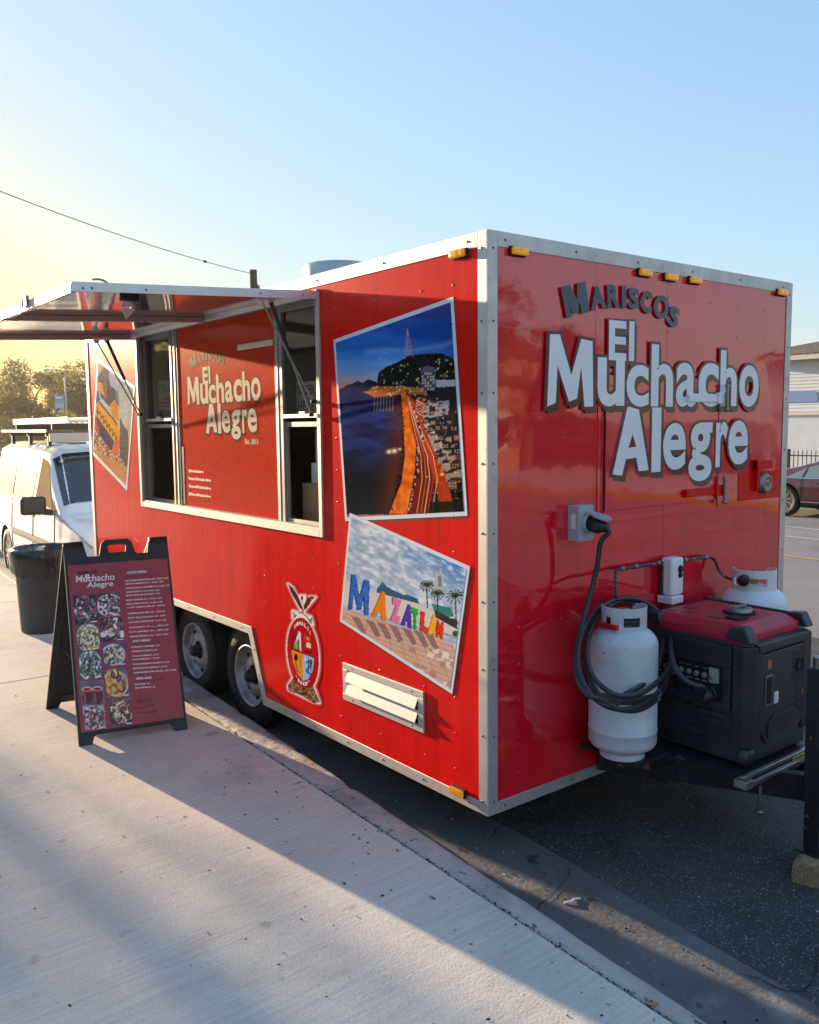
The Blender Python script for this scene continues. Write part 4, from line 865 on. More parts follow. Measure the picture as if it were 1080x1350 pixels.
# ---- crest
CRX = .0018
def K(x, y, d=0): p = S(370 + x / 7.5, 760 + y / 7.5); return Vector((-CRX - d, p.y, p.z))
def crest_paint(U, V):
    X, Y = (U - 370) * 7.5, (V - 760) * 7.5; red = (206, 12, 12); p = Paint(X, Y, red)
    ox = lambda x, y: x
    ell = lambda sc: [(222 + sc * (155 * math.cos(a)) , 768 + sc * (355 * math.sin(a)) + sc * 155 * math.cos(a) * .42) for a in np.linspace(0, 6.283, 48)]
    shapes = [ell(1.0), [(75, 75), (120, 110), (215, 300), (200, 330), (150, 240)], [(345, 205), (290, 200), (230, 300), (240, 330), (290, 270)], [(190, 190), (240, 190), (235, 370), (200, 370)], [(120, 340), (300, 400), (320, 480), (120, 410)], [(75, 1075), (130, 990), (330, 1100), (385, 1250), (330, 1240), (80, 1120)]]
    # soft white aura
    d = np.full(X.shape, 99.)
    for sh in shapes:
        for (x0, y0), (x1, y1) in zip(sh, sh[1:] + sh[:1]):
            dx, dy = x1 - x0, y1 - y0; L2 = dx * dx + dy * dy + 1e-9; t = np.clip(((X - x0) * dx + (Y - y0) * dy) / L2, 0, 1); d = np.minimum(d, np.hypot(X - x0 - t * dx, Y - y0 - t * dy))
        d = np.where(p.inpoly(sh) > 0, 0, d)
    p.blend(np.clip(1.15 - d / 34, 0, 1) ** 1.3, (250, 240, 238), .95)
    p.poly(shapes[0], (196, 14, 20)); p.line(ell(.985) , 7, (60, 20, 20), .9); p.line(ell(.70), 5, (150, 16, 20), .8)
    p.poly([(75, 75), (120, 112), (170, 190), (215, 300), (200, 330), (150, 240), (100, 150)], (46, 34, 30)); p.poly([(345, 205), (300, 195), (262, 215), (225, 300), (240, 335), (290, 270), (300, 225)], (96, 44, 30)); p.line([(100, 100), (190, 290)], 7, (110, 70, 50)); p.line([(330, 205), (240, 310)], 6, (40, 26, 22))
    p.poly([(195, 200), (212, 175), (228, 195), (226, 260), (238, 360), (200, 380), (204, 270)], (214, 206, 190)); p.line([(205, 290), (225, 350)], 12, (90, 60, 40)); p.blob(212, 215, 12, 22, (70, 50, 40))
    p.poly([(120, 340), (150, 380), (150, 405), (128, 412)], (90, 150, 60)); p.poly([(290, 420), (318, 395), (306, 470), (280, 450)], (90, 150, 60)); p.line([(150, 390), (200, 350), (260, 400), (290, 440)], 9, (60, 60, 56)); p.poly([(160, 345), (180, 360), (175, 400), (160, 395)], (235, 235, 230))
    sh = [(105, 470 + 60), (330, 600), (330, 820), (320, 930), (270, 1020), (222, 1035), (160, 960), (120, 850)]
    p.poly([(108, 540), (215, 575), (215, 760), (105, 725)], (150, 18, 40)); p.poly([(222, 575), (325, 610), (330, 810), (222, 765)], (186, 20, 24))
    p.poly([(105, 725), (220, 765), (222, 1030), (165, 960), (125, 850)], (228, 150, 30)); p.poly([(222, 768), (332, 808), (318, 930), (272, 1015), (222, 1033)], (150, 190, 235))
    p.poly([(130, 690), (180, 540), (200, 560), (205, 740), (190, 740), (180, 600), (150, 700)], (226, 220, 230)); p.poly([(130, 690), (150, 640), (170, 650), (172, 720), (135, 715)], (90, 190, 50)); p.poly([(235, 590), (290, 600), (285, 640), (235, 620)], (220, 120, 60)); p.poly([(255, 650), (300, 660), (298, 715), (255, 700)], (236, 214, 170)); p.poly([(235, 600), (250, 600), (255, 730), (240, 730)], (140, 60, 30)); p.poly([(240, 730), (310, 740), (310, 760), (245, 750)], (90, 30, 20))
    p.blob(152, 800, 22, 44, (50, 30, 20)); p.line([(150, 850), (160, 930), (195, 950)], 9, (150, 70, 20)); p.line([(190, 780), (200, 900)], 8, (190, 90, 30)); p.line([(255, 850), (300, 830), (290, 900), (250, 930), (300, 970)], 12, (40, 50, 80)); p.line([(280, 820), (270, 960)], 11, (40, 44, 70)); p.line([(310, 830), (300, 930)], 9, (50, 70, 110)); p.line([(240, 800), (250, 830)], 8, (240, 240, 250))
    rk = [(75, 1075), (130, 1005), (165, 1060), (230, 1110), (320, 1085), (335, 1130), (385, 1240), (330, 1250), (200, 1170), (85, 1130)]
    p.poly(rk, (130, 90, 60)); p.noise(16, 12, 150, p.inpoly(rk), 41); p.line(rk + rk[:1], 6, (40, 24, 20), .8)
    return p.C
c00 = [S(374, 764), S(374, 764)]
ya, yb_ = S(374, 850).y, S(425, 880).y; zt_, zbm = S(378, 764).z + .02, S(424, 934).z - .01
CR_ = print_grid('crest', lambda s, t: (-CRX, ya + (yb_ - ya) * s, zbm + (zt_ - zbm) * t), 84, 190, crest_paint, M_PRINT, T)
# cut the empty corners of the crest film: remove faces that stayed the ground red
me = CR_.data; ca = me.color_attributes['Col']; bmx = bmesh.new(); bmx.from_mesh(me); lay = bmx.verts.layers.float_color['Col']
base = srgb(206, 12, 12); dead = [f for f in bmx.faces if all(abs(v[lay][0] - base[0]) < .004 and v[lay][1] < base[1] + .004 for v in f.verts)]
bmesh.ops.delete(bmx, geom=dead, context='FACES'); bmx.to_mesh(me); bmx.free()
CR_['label'] = 'state crest with eagle, oval shield and rock'
g = MB()
def arc(txt, rx, ry, a0, a1, size, flip=False):
    n = len(txt)
    for i, ch in enumerate(txt):
        if ch == ' ': continue
        a = a0 + (a1 - a0) * (i / max(1, n - 1)); cx = 222 + rx * math.cos(a); cy = 768 + ry * math.sin(a) + rx * math.cos(a) * .42
        tx = -rx * math.sin(a); ty = ry * math.cos(a) - rx * math.sin(a) * .42; l_ = math.hypot(tx, ty); tx, ty = tx / l_, ty / l_
        if flip: tx, ty = -tx, -ty
        ux, uy = 0.0, -1.0
        q = size
        bl = (cx - tx * q * .4 - ux * q * .6, cy - ty * q * .4 - uy * q * .6)
        put(g, ch, lambda s, t, h: K(bl[0] + tx * q * .8 * s + ux * q * 1.25 * t, bl[1] + ty * q * .8 * s + uy * q * 1.25 * t, .0015 + i * .00003), .05, .05, 3)
arc('SINALOA', 128, 300, math.pi * 1.5 - .62, math.pi * 1.5 + .62, 30); arc('*1831*', 122, 290, math.pi * .5 + .52, math.pi * .5 - .52, 28, False)
g.build('crest_lettering', mat('crest_white', (0.8, 0.76, 0.74), 0.3), T)

# ---- power inlet box
bx0, bz1 = fx(742, 668); bx1, bz0 = fx(777, 714)
M_PVC = mat('grey_pvc', (0.40, 0.41, 0.43), 0.42, var=0.1, vscale=8)
bx0, bx1, bz0, bz1 = .505, .61, 1.455, 1.622
g = MB(); g.box(bx0, bx1, -.07, 0, bz0, bz1); IB = g.build('inlet_box', M_PVC, T, bevel=.006)
g = MB(); g.box(bx0 - .0015, bx0 - .0002, -.05, -.025, bz0 + .06, bz1 - .04); g.build('inlet_label', M_WHITE, IB)
ic = Vector(((bx0 + bx1) / 2 + .01, -.07, (bz0 + bz1) / 2 + .0))
g = MB(); g.lathe(ic, (0, -1, 0), [(.045, 0), (.045, .016), (.042, .022), (.038, .02), (.036, .01), (.0001, .01)], 30); g.build('inlet_ring', M_PVC, IB)
g = MB(); g.lathe(ic + Vector((0, -.012, 0)), Vector((0, -1, -.12)), [(.034, 0), (.034, .03), (.038, .034), (.038, .055), (.028, .07), (.02, .10), (.0001, .102)], 24); PLUG = g
g = MB(); lid = [ic + Vector((.055 * math.cos(a), -.04 - .0, .065)) for a in (0,)]
ln = Vector((0, -.97, -.25)); lx = Vector((1, 0, 0))
g.prism([ic + Vector((0, -.022, .045)) + lx * (.040 * math.sin(a)) + ln * (.052 - .052 * math.cos(a) + .004) for a in np.linspace(0, 6.283, 21)[:-1]], (0, -.003, .010)); g.build('inlet_lid', M_PVC, IB, bevel=.003)
g = MB(); g.box(ic.x - .022, ic.x + .022, -.10, -.07, ic.z + .04, ic.z + .056); g.build('lid_hinge', M_PVC, IB, bevel=.004)

# ---- gas line
M_PIPE = mat('galvanised_pipe', (0.10, 0.085, 0.075), 0.45, 0.6, var=0.5, vscale=25, spots=[(40, .62, .05, (.55, .52, .48), .8)])
pA, pB, pC, pD = F(812, 751, -.03), F(873, 742, -.03), F(935, 734, -.03), F(968, 765, -.12)
g = MB(); g.tube([F(812, 788, -.2), F(812, 770, -.14)] + chaikin([F(812, 765, -.1), pA, pA + Vector((.05, 0, 0))], 2) + [pB, pC] + chaikin([pC, pC + Vector((.06, 0, -.02)), F(950, 758, -.06), pD], 3)[1:], .0085, 10); GP = g.build('gas_pipe', M_PIPE, T)
g = MB()
for q in (F(820, 749.6, -.03), F(838, 747, -.03), F(868, 742.6, -.03), F(903, 738, -.03), F(930, 734.6, -.03)): g.tube([q - Vector((.012, 0, 0)), q + Vector((.012, 0, 0))], .013, 8)
pieces(g.build('pipe_fitting', M_STEEL, GP))
rg_ = F(885, 757, -.05)
g = MB(); g.box(rg_.x - .05, rg_.x + .055, -.09, -.02, rg_.z - .105, rg_.z + .09); RB = g.build('regulator_box', M_TANKW, T, bevel=.018, seg=3)
g = MB(); g.lathe((rg_.x + .02, -.09, rg_.z + .03), (0, -1, 0), [(.02, 0), (.018, .006), (.0001, .008)], 16); g.lathe((rg_.x + .02, -.09, rg_.z + .0), (0, -1, 0), [(.016, 0), (.014, .006), (.0001, .008)], 16); pieces(g.build('box_knob', M_DARK, RB))
g = MB(); g.box(rg_.x - .06, rg_.x + .04, -.10, -.01, rg_.z - .145, rg_.z - .106); g.build('box_base', M_TANKW, RB, bevel=.006)
g = MB(); x_ = rg_.x - .01; z_ = rg_.z - .146
for k, (r_, h_) in enumerate(((.018, .03), (.026, .02), (.018, .025), (.028, .025), (.02, .03), (.026, .02), (.016, .05))):
    g.lathe((x_, -.055, z_ - h_), (0, 0, 1), [(.0001, 0), (r_, 0), (r_, h_), (.0001, h_)], 12, smooth=False); z_ -= h_
pieces(g.build('pipe_fitting', M_STEEL, RB))
g = MB(); g.cyl((rg_.x - .045, -.03, rg_.z + .05), (rg_.x - .045, -.03, rg_.z - .12), .012, 10); g.build('riser_pipe', M_PIPE, RB)

# ---- drawbar, platform, jack
g = MB()
for sgn in (-1, 1):
    a_, b_ = Vector((1.235 + sgn * .49, -.003, .36)), Vector((1.235 + sgn * .04, -.86, .36)); g.bar(a_, b_, .05, .12)
pieces(g.build('drawbar', M_BLACKM, T, bevel=.003))
g = MB(); g.box(1.20, 1.27, -1.35, -.85, .31, .41); g.box(1.185, 1.285, -1.52, -1.355, .30, .43); pieces(g.build('coupler', M_BLACKM, T, bevel=.006))
g = MB(); g.bar((.80, -.33, .36), (1.67, -.33, .36), .05, .08); g.bar((1.0, -.62, .36), (1.47, -.62, .36), .05, .08); pieces(g.build('platform_beam', M_BLACKM, T, bevel=.003))
g = MB(); g.box(.90, 1.62, -.70, -.02, .421, .431); g.build('platform_deck', M_BLACKM, T, bevel=.002)
g = MB(); g.box(.60, .86, -.34, -.005, .442, .458); g.box(.76, .80, -.30, -.26, .40, .442); g.build('tank_tray', M_BLACKM, T, bevel=.002)
g = MB(); g.box(1.63, 1.90, -.38, -.005, .36, .388); g.build('tank_tray', M_BLACKM, T, bevel=.002)
g = MB(); g.cyl((.72, -.30, .40), (.72, -.30, .43), .02, 10); g.build('tray_bolt', mat('rusty_steel', (.22, .06, .035), .8, var=.4, vscale=40), T)
M_CHR = mat('bright_rail', (0.55, 0.60, 0.62), 0.28, 0.9, var=0.3, vscale=30)
g = MB(); g.bar((.84, -.715, .447), (1.66, -.715, .447), .018, .022); g.bar((.87, -.75, .432), (1.66, -.75, .432), .018, .02); g.box(.80, .86, -.762, -.70, .42, .455); pieces(g.build('slide_rail', M_CHR, T, bevel=.003))
g = MB(); g.bar((.87, -.732, .418), (1.60, -.732, .418), .05, .018); g.build('slide_rail_core', M_BLACKM, T)
g = MB(); g.cyl((1.02, -.70, .42), (1.02, -.70, .24), .008, 8); g.lathe((1.02, -.70, .235), (0, 0, 1), [(.0001, 0), (.02, 0), (.02, .015), (.0001, .015)], 8); g.build('hanging_bolt', M_STEEL, T)
JX, JY = 1.125, -.90
g = MB()
for z0, z1, hw in ((.11, .50, .033), (.34, .93, .038)):
    g.box(JX - hw, JX + hw, JY - hw, JY + hw, z0, z1)
J = g.build('jack_post', M_BLACKM, T, bevel=.006)
g = MB(); g.box(JX - .06, JX + .06, JY - .05, JY + .06, .102, .1095); g.build('jack_foot', M_BLACKM, J, bevel=.002)
g = MB(); g.cyl((JX, JY, .93), (JX, JY, .98), .03, 14); g.tube([(JX, JY, .96), (JX - .0, JY - .12, .97), (JX, JY - .125, .90)], .008, 8); g.build('jack_handle', M_STEEL, J)
g = MB(); g.box(JX - .075, JX - .041, JY - .045, JY - .02, .60, .76); pieces(g.build('jack_clamp', M_BLACKM, J, bevel=.004))
M_ZIP = mat('yellow_rope', (0.62, 0.48, 0.12), 0.7, var=0.3, vscale=40)
g = MB(); q = F(1046, 1001, -.80)
for k in range(7):
    a_ = rnd.uniform(-.02, .02); g.tube(chaikin([q + Vector((.0, .0, a_ * .6)), q + Vector((.08, -.02, .012 + a_)), q + Vector((.16, .0, -.006 - a_)), q + Vector((.30, .02, .012 + a_ * .5))]), .0042, 6)
tag(g.build('rope_bundle', M_ZIP), 'bundle of yellow rope lying on the black drawbar by the jack', 'rope')
# wooden block under the jack
blc = G(1068, 1155, .05)
g = MB(); d1 = Vector((.19, .055, 0)); d2 = Vector((-.018, .062, 0)); c_ = Vector((1.125, JY - .005, .051))
def crosspts(rr):
    return [(-1, -.9), (-.95, .35), (-.72, .85), (-.2, .97), (.5, 1.0), (.92, .78), (1, -.2), (.96, -1), (0, -.98)]
for i in range(6):
    pass
prof = crosspts(0); rings = []
for i in range(9):
    s = -1 + i / 4; rings.append([c_ + d1 * (s * (.72)) + d2 * (a + .04 * mnoise.noise(Vector((s * 3, a * 4, b)))) + Vector((0, 0, .050 * b + .003 * mnoise.noise(Vector((s * 4, b * 3, 5))))) for a, b in prof])
m = len(prof); g.add([p for r_ in rings for p in r_], [(i * m + j, (i + 1) * m + j, (i + 1) * m + (j + 1) % m, i * m + (j + 1) % m) for i in range(8) for j in range(m)])
g.add(rings[0], [tuple(range(m))]); g.add(rings[-1], [tuple(range(m - 1, -1, -1))])
WB = tag(g.build('wooden_block', M_WOOD, None, bevel=.003, weld=True), 'weathered wooden block under the foot of the trailer jack', 'wooden block')

# ================================================================== PROPANE TANKS
def tank(cx, cy, z0, r, h, m, label, collar_gap, name='propane_tank', full=True, ang=-2.1):
    t = thing(name, label, 'gas tank', (cx, cy, z0))
    k = r * .62; prof = [(r * .86, 0.0), (r * .86, .012), (r * .84, .03)]
    g = MB(); g.lathe((cx, cy, z0), (0, 0, 1), [(r * .66, 0), (r * .66, .035), (r * .64, .035), (r * .64, 0)], 40); g.build('foot_ring', m, t)
    zsh = h - r * .62
    P = [(.0001, .012)] + [(r * math.sin(a), .012 + k * .7 * (1 - math.cos(a))) for a in np.linspace(.25, math.pi / 2, 9)] + [(r, zsh * .24), (r + .0025, zsh * .245), (r + .0025, zsh * .255), (r, zsh * .26), (r, zsh * .8)] + [(r * math.cos(a), zsh + r * .62 * math.sin(a)) for a in np.linspace(0, math.pi / 2 - .02, 12)] + [(.0001, h)]
    g = MB(); g.lathe((cx, cy, z0), (0, 0, 1), P, 56); g.build('body', m, t)
    # collar: a bent plate with hand holes
    ch, cr = .118, r * .66; g = MB(); zc = z0 + h - .035; n = 72
    a0, a1 = ang - 2.35, ang + 2.35
    def top(a): u = abs(a - ang); return ch * (1.0 - .12 * (u > 2.2)) * (1 if u < 1.9 else .94)
    holes = [(ang - .0, .36, .034, .076), (ang - 1.15, .15, .036, .078), (ang + 1.45, .2, .036, .078)]
    vs = []; cols = [a0 + (a1 - a0) * i / n for i in range(n + 1)]; lv = [0, .034, .076, 1]
    for i in range(n):
        am = (cols[i] + cols[i + 1]) / 2; inh = any(abs(am - hh[0]) < hh[1] for hh in holes)
        for j in range(3):
            if j == 1 and inh: continue
            zz0 = lv[j]; zz1 = lv[j + 1] if j < 2 else top(am)
            pts = []
            for rr in (cr, cr - .0045):
                for a in (cols[i], cols[i + 1]):
                    for z in (zz0, zz1): pts.append((cx + rr * math.cos(a), cy + rr * math.sin(a), zc + z))
            g.add(pts, [(0, 2, 3, 1), (4, 5, 7, 6), (1, 3, 7, 5), (0, 4, 6, 2), (0, 1, 5, 4), (2, 6, 7, 3)])
    g.build('collar', m, t)
    g = MB(); zc2 = z0 + h - .01; g.cyl((cx, cy, zc2), (cx, cy, zc2 + .06), .018, 12); g.cyl((cx - .045, cy, zc2 + .04), (cx + .04, cy, zc2 + .04), .014, 12)
    g.lathe((cx, cy, zc2 + .062), (0, 0, 1), [(.0001, 0), (.028, 0), (.03, .012), (.0001, .018)], 16); V_ = g.build('valve', mat('brass', (0.45, 0.32, 0.12), 0.35, 0.9), t)
    return t, zc2
T1, zc1 = tank(.655, -.215, .4585, .156, .625, M_TANK, 'weathered grey propane tank with black cable coiled round it at the trailer front', 0)
g = MB(); g.lathe((.655, -.215, .4585), (0, 0, 1), [(.1585, .285), (.1600, .287), (.1600, .325), (.1585, .327)], 48); 
tag(g.build('tank_strap', M_STRAP), 'dark webbing strap round the middle of the weathered grey propane tank', 'strap')
g = MB(); c_ = Vector((.655 + .16 * math.cos(-1.15), -.215 + .16 * math.sin(-1.15), .4585 + .306)); g.obox(c_, (.012, .005, 0), (-.004, .01, 0), (0, 0, .028)); g.obox(c_ + Vector((.02, 0, .005)), (.016, .006, 0), (-.002, .006, 0), (0, 0, .012))
tag(g.build('strap_buckle', M_STEEL, None, bevel=.002), 'metal ratchet buckle on the strap of the weathered grey tank', 'buckle')
g = MB(); g.lathe((.655, -.215, zc1 + .03), (0, 0, 1), [(.10, 0), (.095, .012), (.05, .03), (.0001, .035)], 28, smooth=True); g.build('valve_cover', M_BLACK, T1)
g = MB(); g.box(.60, .66, -.27, -.2, zc1 + .058, zc1 + .072); g.build('cover_clip', M_STEEL, T1, bevel=.003)
g = MB(); g.box(.54, .60, -.26, -.17, zc1 - .005, zc1 + .02); g.build('red_tag', mat('red_knob', (.5, .01, .02), .4), T1, bevel=.003)
T2, zc2_ = tank(1.755, -.215, .3885, .172, .745, M_TANKW, 'clean white propane tank behind the red topped generator', 0, ang=-2.4)
g = MB(); q = Vector((1.745 - .13, -.215 - .03, zc2_ + .05)); g.lathe(q, (-1, -.3, 0), [(.026, 0), (.03, .01), (.03, .045), (.02, .05), (.0001, .052)], 16); g.build('regulator_nut', M_BLACK, T2)

# ================================================================== GENERATOR
GX0, GX1, GY0, GY1, GZ0, GZ1 = .975, 1.54, -.66, -.06, .447, 1.012
GN = thing('generator', 'black portable generator with red top cover between the two propane tanks', 'generator', ((GX0 + GX1) / 2, (GY0 + GY1) / 2, GZ0 - .03))
M_GEN = mat('generator_plastic', (0.034, 0.039, 0.048), 0.34, var=0.35, vscale=5, bump=0.0005, bscale=300, rvar=0.15, spots=[(7, .63, .1, (.10, .10, .10), .35)])
M_GEN2 = mat('generator_frame', (0.024, 0.027, 0.035), 0.4, var=0.3, vscale=7, bump=0.0005, bscale=300)
M_GRED = mat('generator_red', (0.52, 0.014, 0.035), 0.42, var=0.25, vscale=6, bump=0.0006, bscale=200, spots=[(22, .66, .06, (.45, .25, .24), .4)])
g = MB(); g.prism([(GX0 + .03, GY0 + .03, z) if 0 else p for p in [(GX0 + .045, GY0 + .012, GZ0), (GX1 - .045, GY0 + .012, GZ0), (GX1 - .012, GY0 + .045, GZ0), (GX1 - .012, GY1, GZ0), (GX0 + .012, GY1, GZ0), (GX0 + .012, GY0 + .045, GZ0)] for z in (0,)], (0, 0, GZ1 - GZ0 - .01)); g.build('housing', M_GEN, GN, bevel=.008)
# corner guards that rise into handles
def guard(cx, cy, sx_, sy_):
    g = MB(); d = .06
    pts = [(cx - sx_ * .004, cy + sy_ * .085), (cx - sx_ * .004, cy + sy_ * .03), (cx + sx_ * .03, cy - sy_ * .004), (cx + sx_ * .10, cy - sy_ * .004), (cx + sx_ * .10, cy + sy_ * .02), (cx + sx_ * .05, cy + sy_ * .025), (cx + sx_ * .025, cy + sy_ * .05), (cx + sx_ * .025, cy + sy_ * .085)]
    g.prism([(x, y, GZ0 + .08) for x, y in pts], (0, 0, GZ1 - GZ0 - .10)); o = g.build('corner_guard', M_GEN2, GN, bevel=.006)
    g = MB(); g.prism([(cx + sx_ * .0, cy + sy_ * .0, GZ1 + .0), (cx + sx_ * .0, cy + sy_ * .13, GZ1 + .0), (cx + sx_ * .0, cy + sy_ * .11, GZ1 + .060), (cx + sx_ * .0, cy + sy_ * .035, GZ1 + .068)], (sx_ * .07, 0, 0)); g.build('handle_end', M_GEN2, GN, bevel=.01)
guard(GX0, GY0, 1, 1); guard(GX1, GY0, -1, 1); guard(GX0, GY1, 1, -1); guard(GX1, GY1, -1, -1)
for x in (GX1 - .035,):
    g = MB(); g.bar((x, GY0 + .10, GZ1 + .045), (x, GY1 - .10, GZ1 + .045), .028, .028); g.build('carry_handle', M_GEN2, GN, bevel=.01)
# red top: domed cover with sloped edge
g = MB(); t0 = [(GX0 + .01, GY0 + .035), (GX1 - .075, GY0 + .035), (GX1 - .075, GY1 - .04), (GX0 + .01, GY1 - .04)]; t1 = [(GX0 + .06, GY0 + .10), (GX1 - .10, GY0 + .10), (GX1 - .10, GY1 - .07), (GX0 + .06, GY1 - .07)]
zr0, zr1, zr2 = GZ1 - .012, GZ1 + .03, GZ1 + .062
vs = [(x, y, zr0) for x, y in t0] + [(x, y, zr1) for x, y in t0] + [(x, y, zr2) for x, y in t1]
g.add(vs, [(0, 1, 5, 4), (1, 2, 6, 5), (2, 3, 7, 6), (3, 0, 4, 7), (4, 5, 9, 8), (5, 6, 10, 9), (6, 7, 11, 10), (7, 4, 8, 11), (8, 9, 10, 11), (3, 2, 1, 0)]); g.build('top_cover', M_GRED, GN, bevel=.009, seg=2)
M_STK = mat('warning_sticker', (0.16, 0.02, 0.03), 0.5); 
g = MB()
for (x, y, a, b) in ((GX0 + .10, GY0 + .22, .05, .075), (GX0 + .10, GY0 + .38, .05, .05), (GX0 + .20, GY0 + .44, .06, .05), (GX0 + .09, GY0 + .47, .03, .03)): g.box(x, x + a, y, y + b, zr2, zr2 + .0012)
pieces(g.build('top_sticker', M_STK, GN))
g = MB(); g.lathe((GX0 + .30, GY0 + .24, zr2 - .002), (0, 0, 1), [(.075, 0), (.078, .006), (.070, .012), (.06, .012)], 32); g.build('filler_ring', M_DARK, GN)
g = MB(); g.lathe((GX0 + .30, GY0 + .24, zr2), (0, 0, 1), [(.06, 0), (.062, .02), (.056, .028), (.035, .030), (.03, .024), (.0001, .024)], 32); g.box(GX0 + .245, GX0 + .355, GY0 + .232, GY0 + .248, zr2 + .024, zr2 + .038); g.build('fuel_cap', M_STEEL, GN, bevel=.002, seg=1)
g = MB(); g.box(GX0 + .14, GX0 + .22, GY0 + .14, GY0 + .22, zr2, zr2 + .008); g.build('fuel_gauge', M_DARK, GN, bevel=.003)
# end panel towards the viewer (-Y)
y_ = GY0 + .012
g = MB(); px = lambda x, z: (x, y_, z)
g.prism([px(GX0 + .085, GZ0 + .16), px(GX0 + .085, GZ1 - .085), px(GX0 + .105, GZ1 - .065), px(GX1 - .10, GZ1 - .065), px(GX1 - .08, GZ1 - .085), px(GX1 - .08, GZ0 + .14), px(GX1 - .14, GZ0 + .09), px(GX0 + .16, GZ0 + .07)], (0, -.014, 0)); EP = g.build('end_panel', M_GEN, GN, bevel=.005)
g = MB(); g.prism([px(GX0 + .07, GZ1 - .055), px(GX0 + .05, GZ1 - .01), px(GX1 - .05, GZ1 - .01), px(GX1 - .07, GZ1 - .055)], (0, -.022, 0)); g.build('top_rail', M_GEN, GN, bevel=.008)
ye = y_ - .0145
g = MB()
for r_ in range(20):
    for c in range(9):
        x = GX1 - .205 + c * .0125 + (.006 if r_ % 2 else 0); z = GZ1 - .10 - r_ * .0155
        if r_ > 9 and c < 2: continue
        if math.hypot(x - (GX1 - .135), z - (GZ1 - .165)) < .036: continue
        g.add([(x + .0048 * math.cos(a), ye, z + .0048 * 1.1 * math.sin(a)) for a in np.linspace(0, 6.283, 7)[:-1]], [(5, 4, 3, 2, 1, 0)])
ob = g.build('vent_hole', M_DARK, EP); ob['kind'] = 'stuff'
g = MB(); g.lathe((GX1 - .135, ye, GZ1 - .165), (0, -1, 0), [(.031, -.002), (.033, .006), (.026, .008), (.022, -.001), (.0001, -.001)], 28); g.build('exhaust_port', M_DARK, EP)
M_ORG = mat('orange_sticker', (0.50, 0.16, 0.07), 0.5, var=.2, vscale=60)
g = MB(); g.box(GX0 + .145, GX0 + .175, ye - .001, ye, GZ1 - .14, GZ1 - .095); g.box(GX1 - .105, GX1 - .085, ye - .001, ye, GZ0 + .245, GZ0 + .28); pieces(g.build('orange_label', M_ORG, EP))
g = MB(); g.box(GX0 + .125, GX0 + .185, ye - .005, ye, GZ1 - .31, GZ1 - .165); wn = g.build('window_bezel', M_STEEL, EP, bevel=.004)
g = MB(); g.box(GX0 + .132, GX0 + .178, ye - .0062, ye - .0052, GZ1 - .30, GZ1 - .175); g.build('oil_window', M_DARK, EP, bevel=.0004, seg=1)
g = MB(); g.box(GX0 + .20, GX0 + .235, ye - .008, ye, GZ1 - .31, GZ1 - .255); g.build('latch', M_TANKW, EP, bevel=.005)
hx = [(.15, .10), (.16, .17), (.20, .205), (.37, .205), (.42, .175), (.40, .145), (.36, .125), (.20, .085)]
g = MB(); g.prism([(GX0 + a, ye, GZ0 + b) for a, b in hx], (0, -.008, 0)); g.build('service_hatch', M_GEN2, EP, bevel=.006)
# control side (-X)
xc = GX0 + .012
g = MB(); F0 = [(GY1 - .02, GZ1 - .085), (GY0 + .10, GZ1 - .085), (GY0 + .10, GZ0 + .36), (GY1 - .02, GZ0 + .33)]
for (a, b) in (((GY1 - .02, GZ1 - .08), (GY0 + .09, GZ1 - .10)),): g.box(xc - .022, xc - .001, GY0 + .09, GY1 - .01, GZ1 - .13, GZ1 - .03)
g.box(xc - .022, xc - .001, GY0 + .09, GY0 + .13, GZ0 + .235, GZ1 - .131); g.box(xc - .022, xc - .001, GY0 + .131, GY1 - .01, GZ0 + .235, GZ0 + .27)
g.build('control_surround', M_GEN2, GN, bevel=.004)
g = MB(); g.box(xc - .003, xc - .0005, GY0 + .131, GY1 - .01, GZ0 + .271, GZ1 - .131); CPN = g.build('control_panel', M_DARK, GN)
g = MB()
for i in range(9):
    y = GY0 + .19 + i * .042
    g.lathe((xc - .003, y, GZ1 - .19), (-1, 0, 0), [(.014, 0), (.013, .012), (.0001, .013)], 12)
    g.box(xc - .0045, xc - .003, y - .015, y + .013, GZ1 - .222, GZ1 - .215)
    g.box(xc - .0045, xc - .003, y - .012, y + .012, GZ1 - .160, GZ1 - .156)
g.build('control_knob', mat('panel_grey', (.22, .22, .22), .5), CPN, bevel=.001, seg=1)
g = MB(); g.box(xc - .012, xc - .003, GY0 + .155, GY0 + .205, GZ1 - .215, GZ1 - .145); g.build('display', mat('display_grey', (.35, .38, .30), .3), CPN, bevel=.002)
g = MB(); g.lathe((xc - .003, GY0 + .50, GZ1 - .17), (-1, 0, 0), [(.017, 0), (.016, .018), (.0001, .02)], 14); g.lathe((xc - .003, GY0 + .54, GZ1 - .25), (-1, 0, 0), [(.028, 0), (.022, .014), (.0001, .014)], 14); pieces(g.build('red_switch', mat('switch_red', (.55, .02, .06), .35), CPN))
g = MB()
for y in (GY0 + .25, GY0 + .34, GY0 + .43): g.box(xc - .012, xc - .003, y - .035, y + .035, GZ1 - .31, GZ1 - .245)
pieces(g.build('outlet_cover', M_GEN2, CPN, bevel=.004))
g = MB(); g.lathe((xc - .003, GY0 + .20, GZ1 - .275), (-1, 0, 0), [(.04, 0), (.04, .01), (.03, .014), (.0001, .014)], 20); g.build('power_outlet', M_GEN2, CPN)
g = MB()
for i in range(4):
    z = GZ0 + .22 - i * .036
    for j in range(3):
        y0 = GY0 + .12 + j * .145; g.prism([(xc - .003, y0, z), (xc - .003, y0 + .135, z), (xc - .014, y0 + .135, z - .006), (xc - .014, y0, z - .006)], (0, 0, -.010))
pieces(g.build('louvre', M_GEN, GN, bevel=.0015, seg=1))
g = MB()
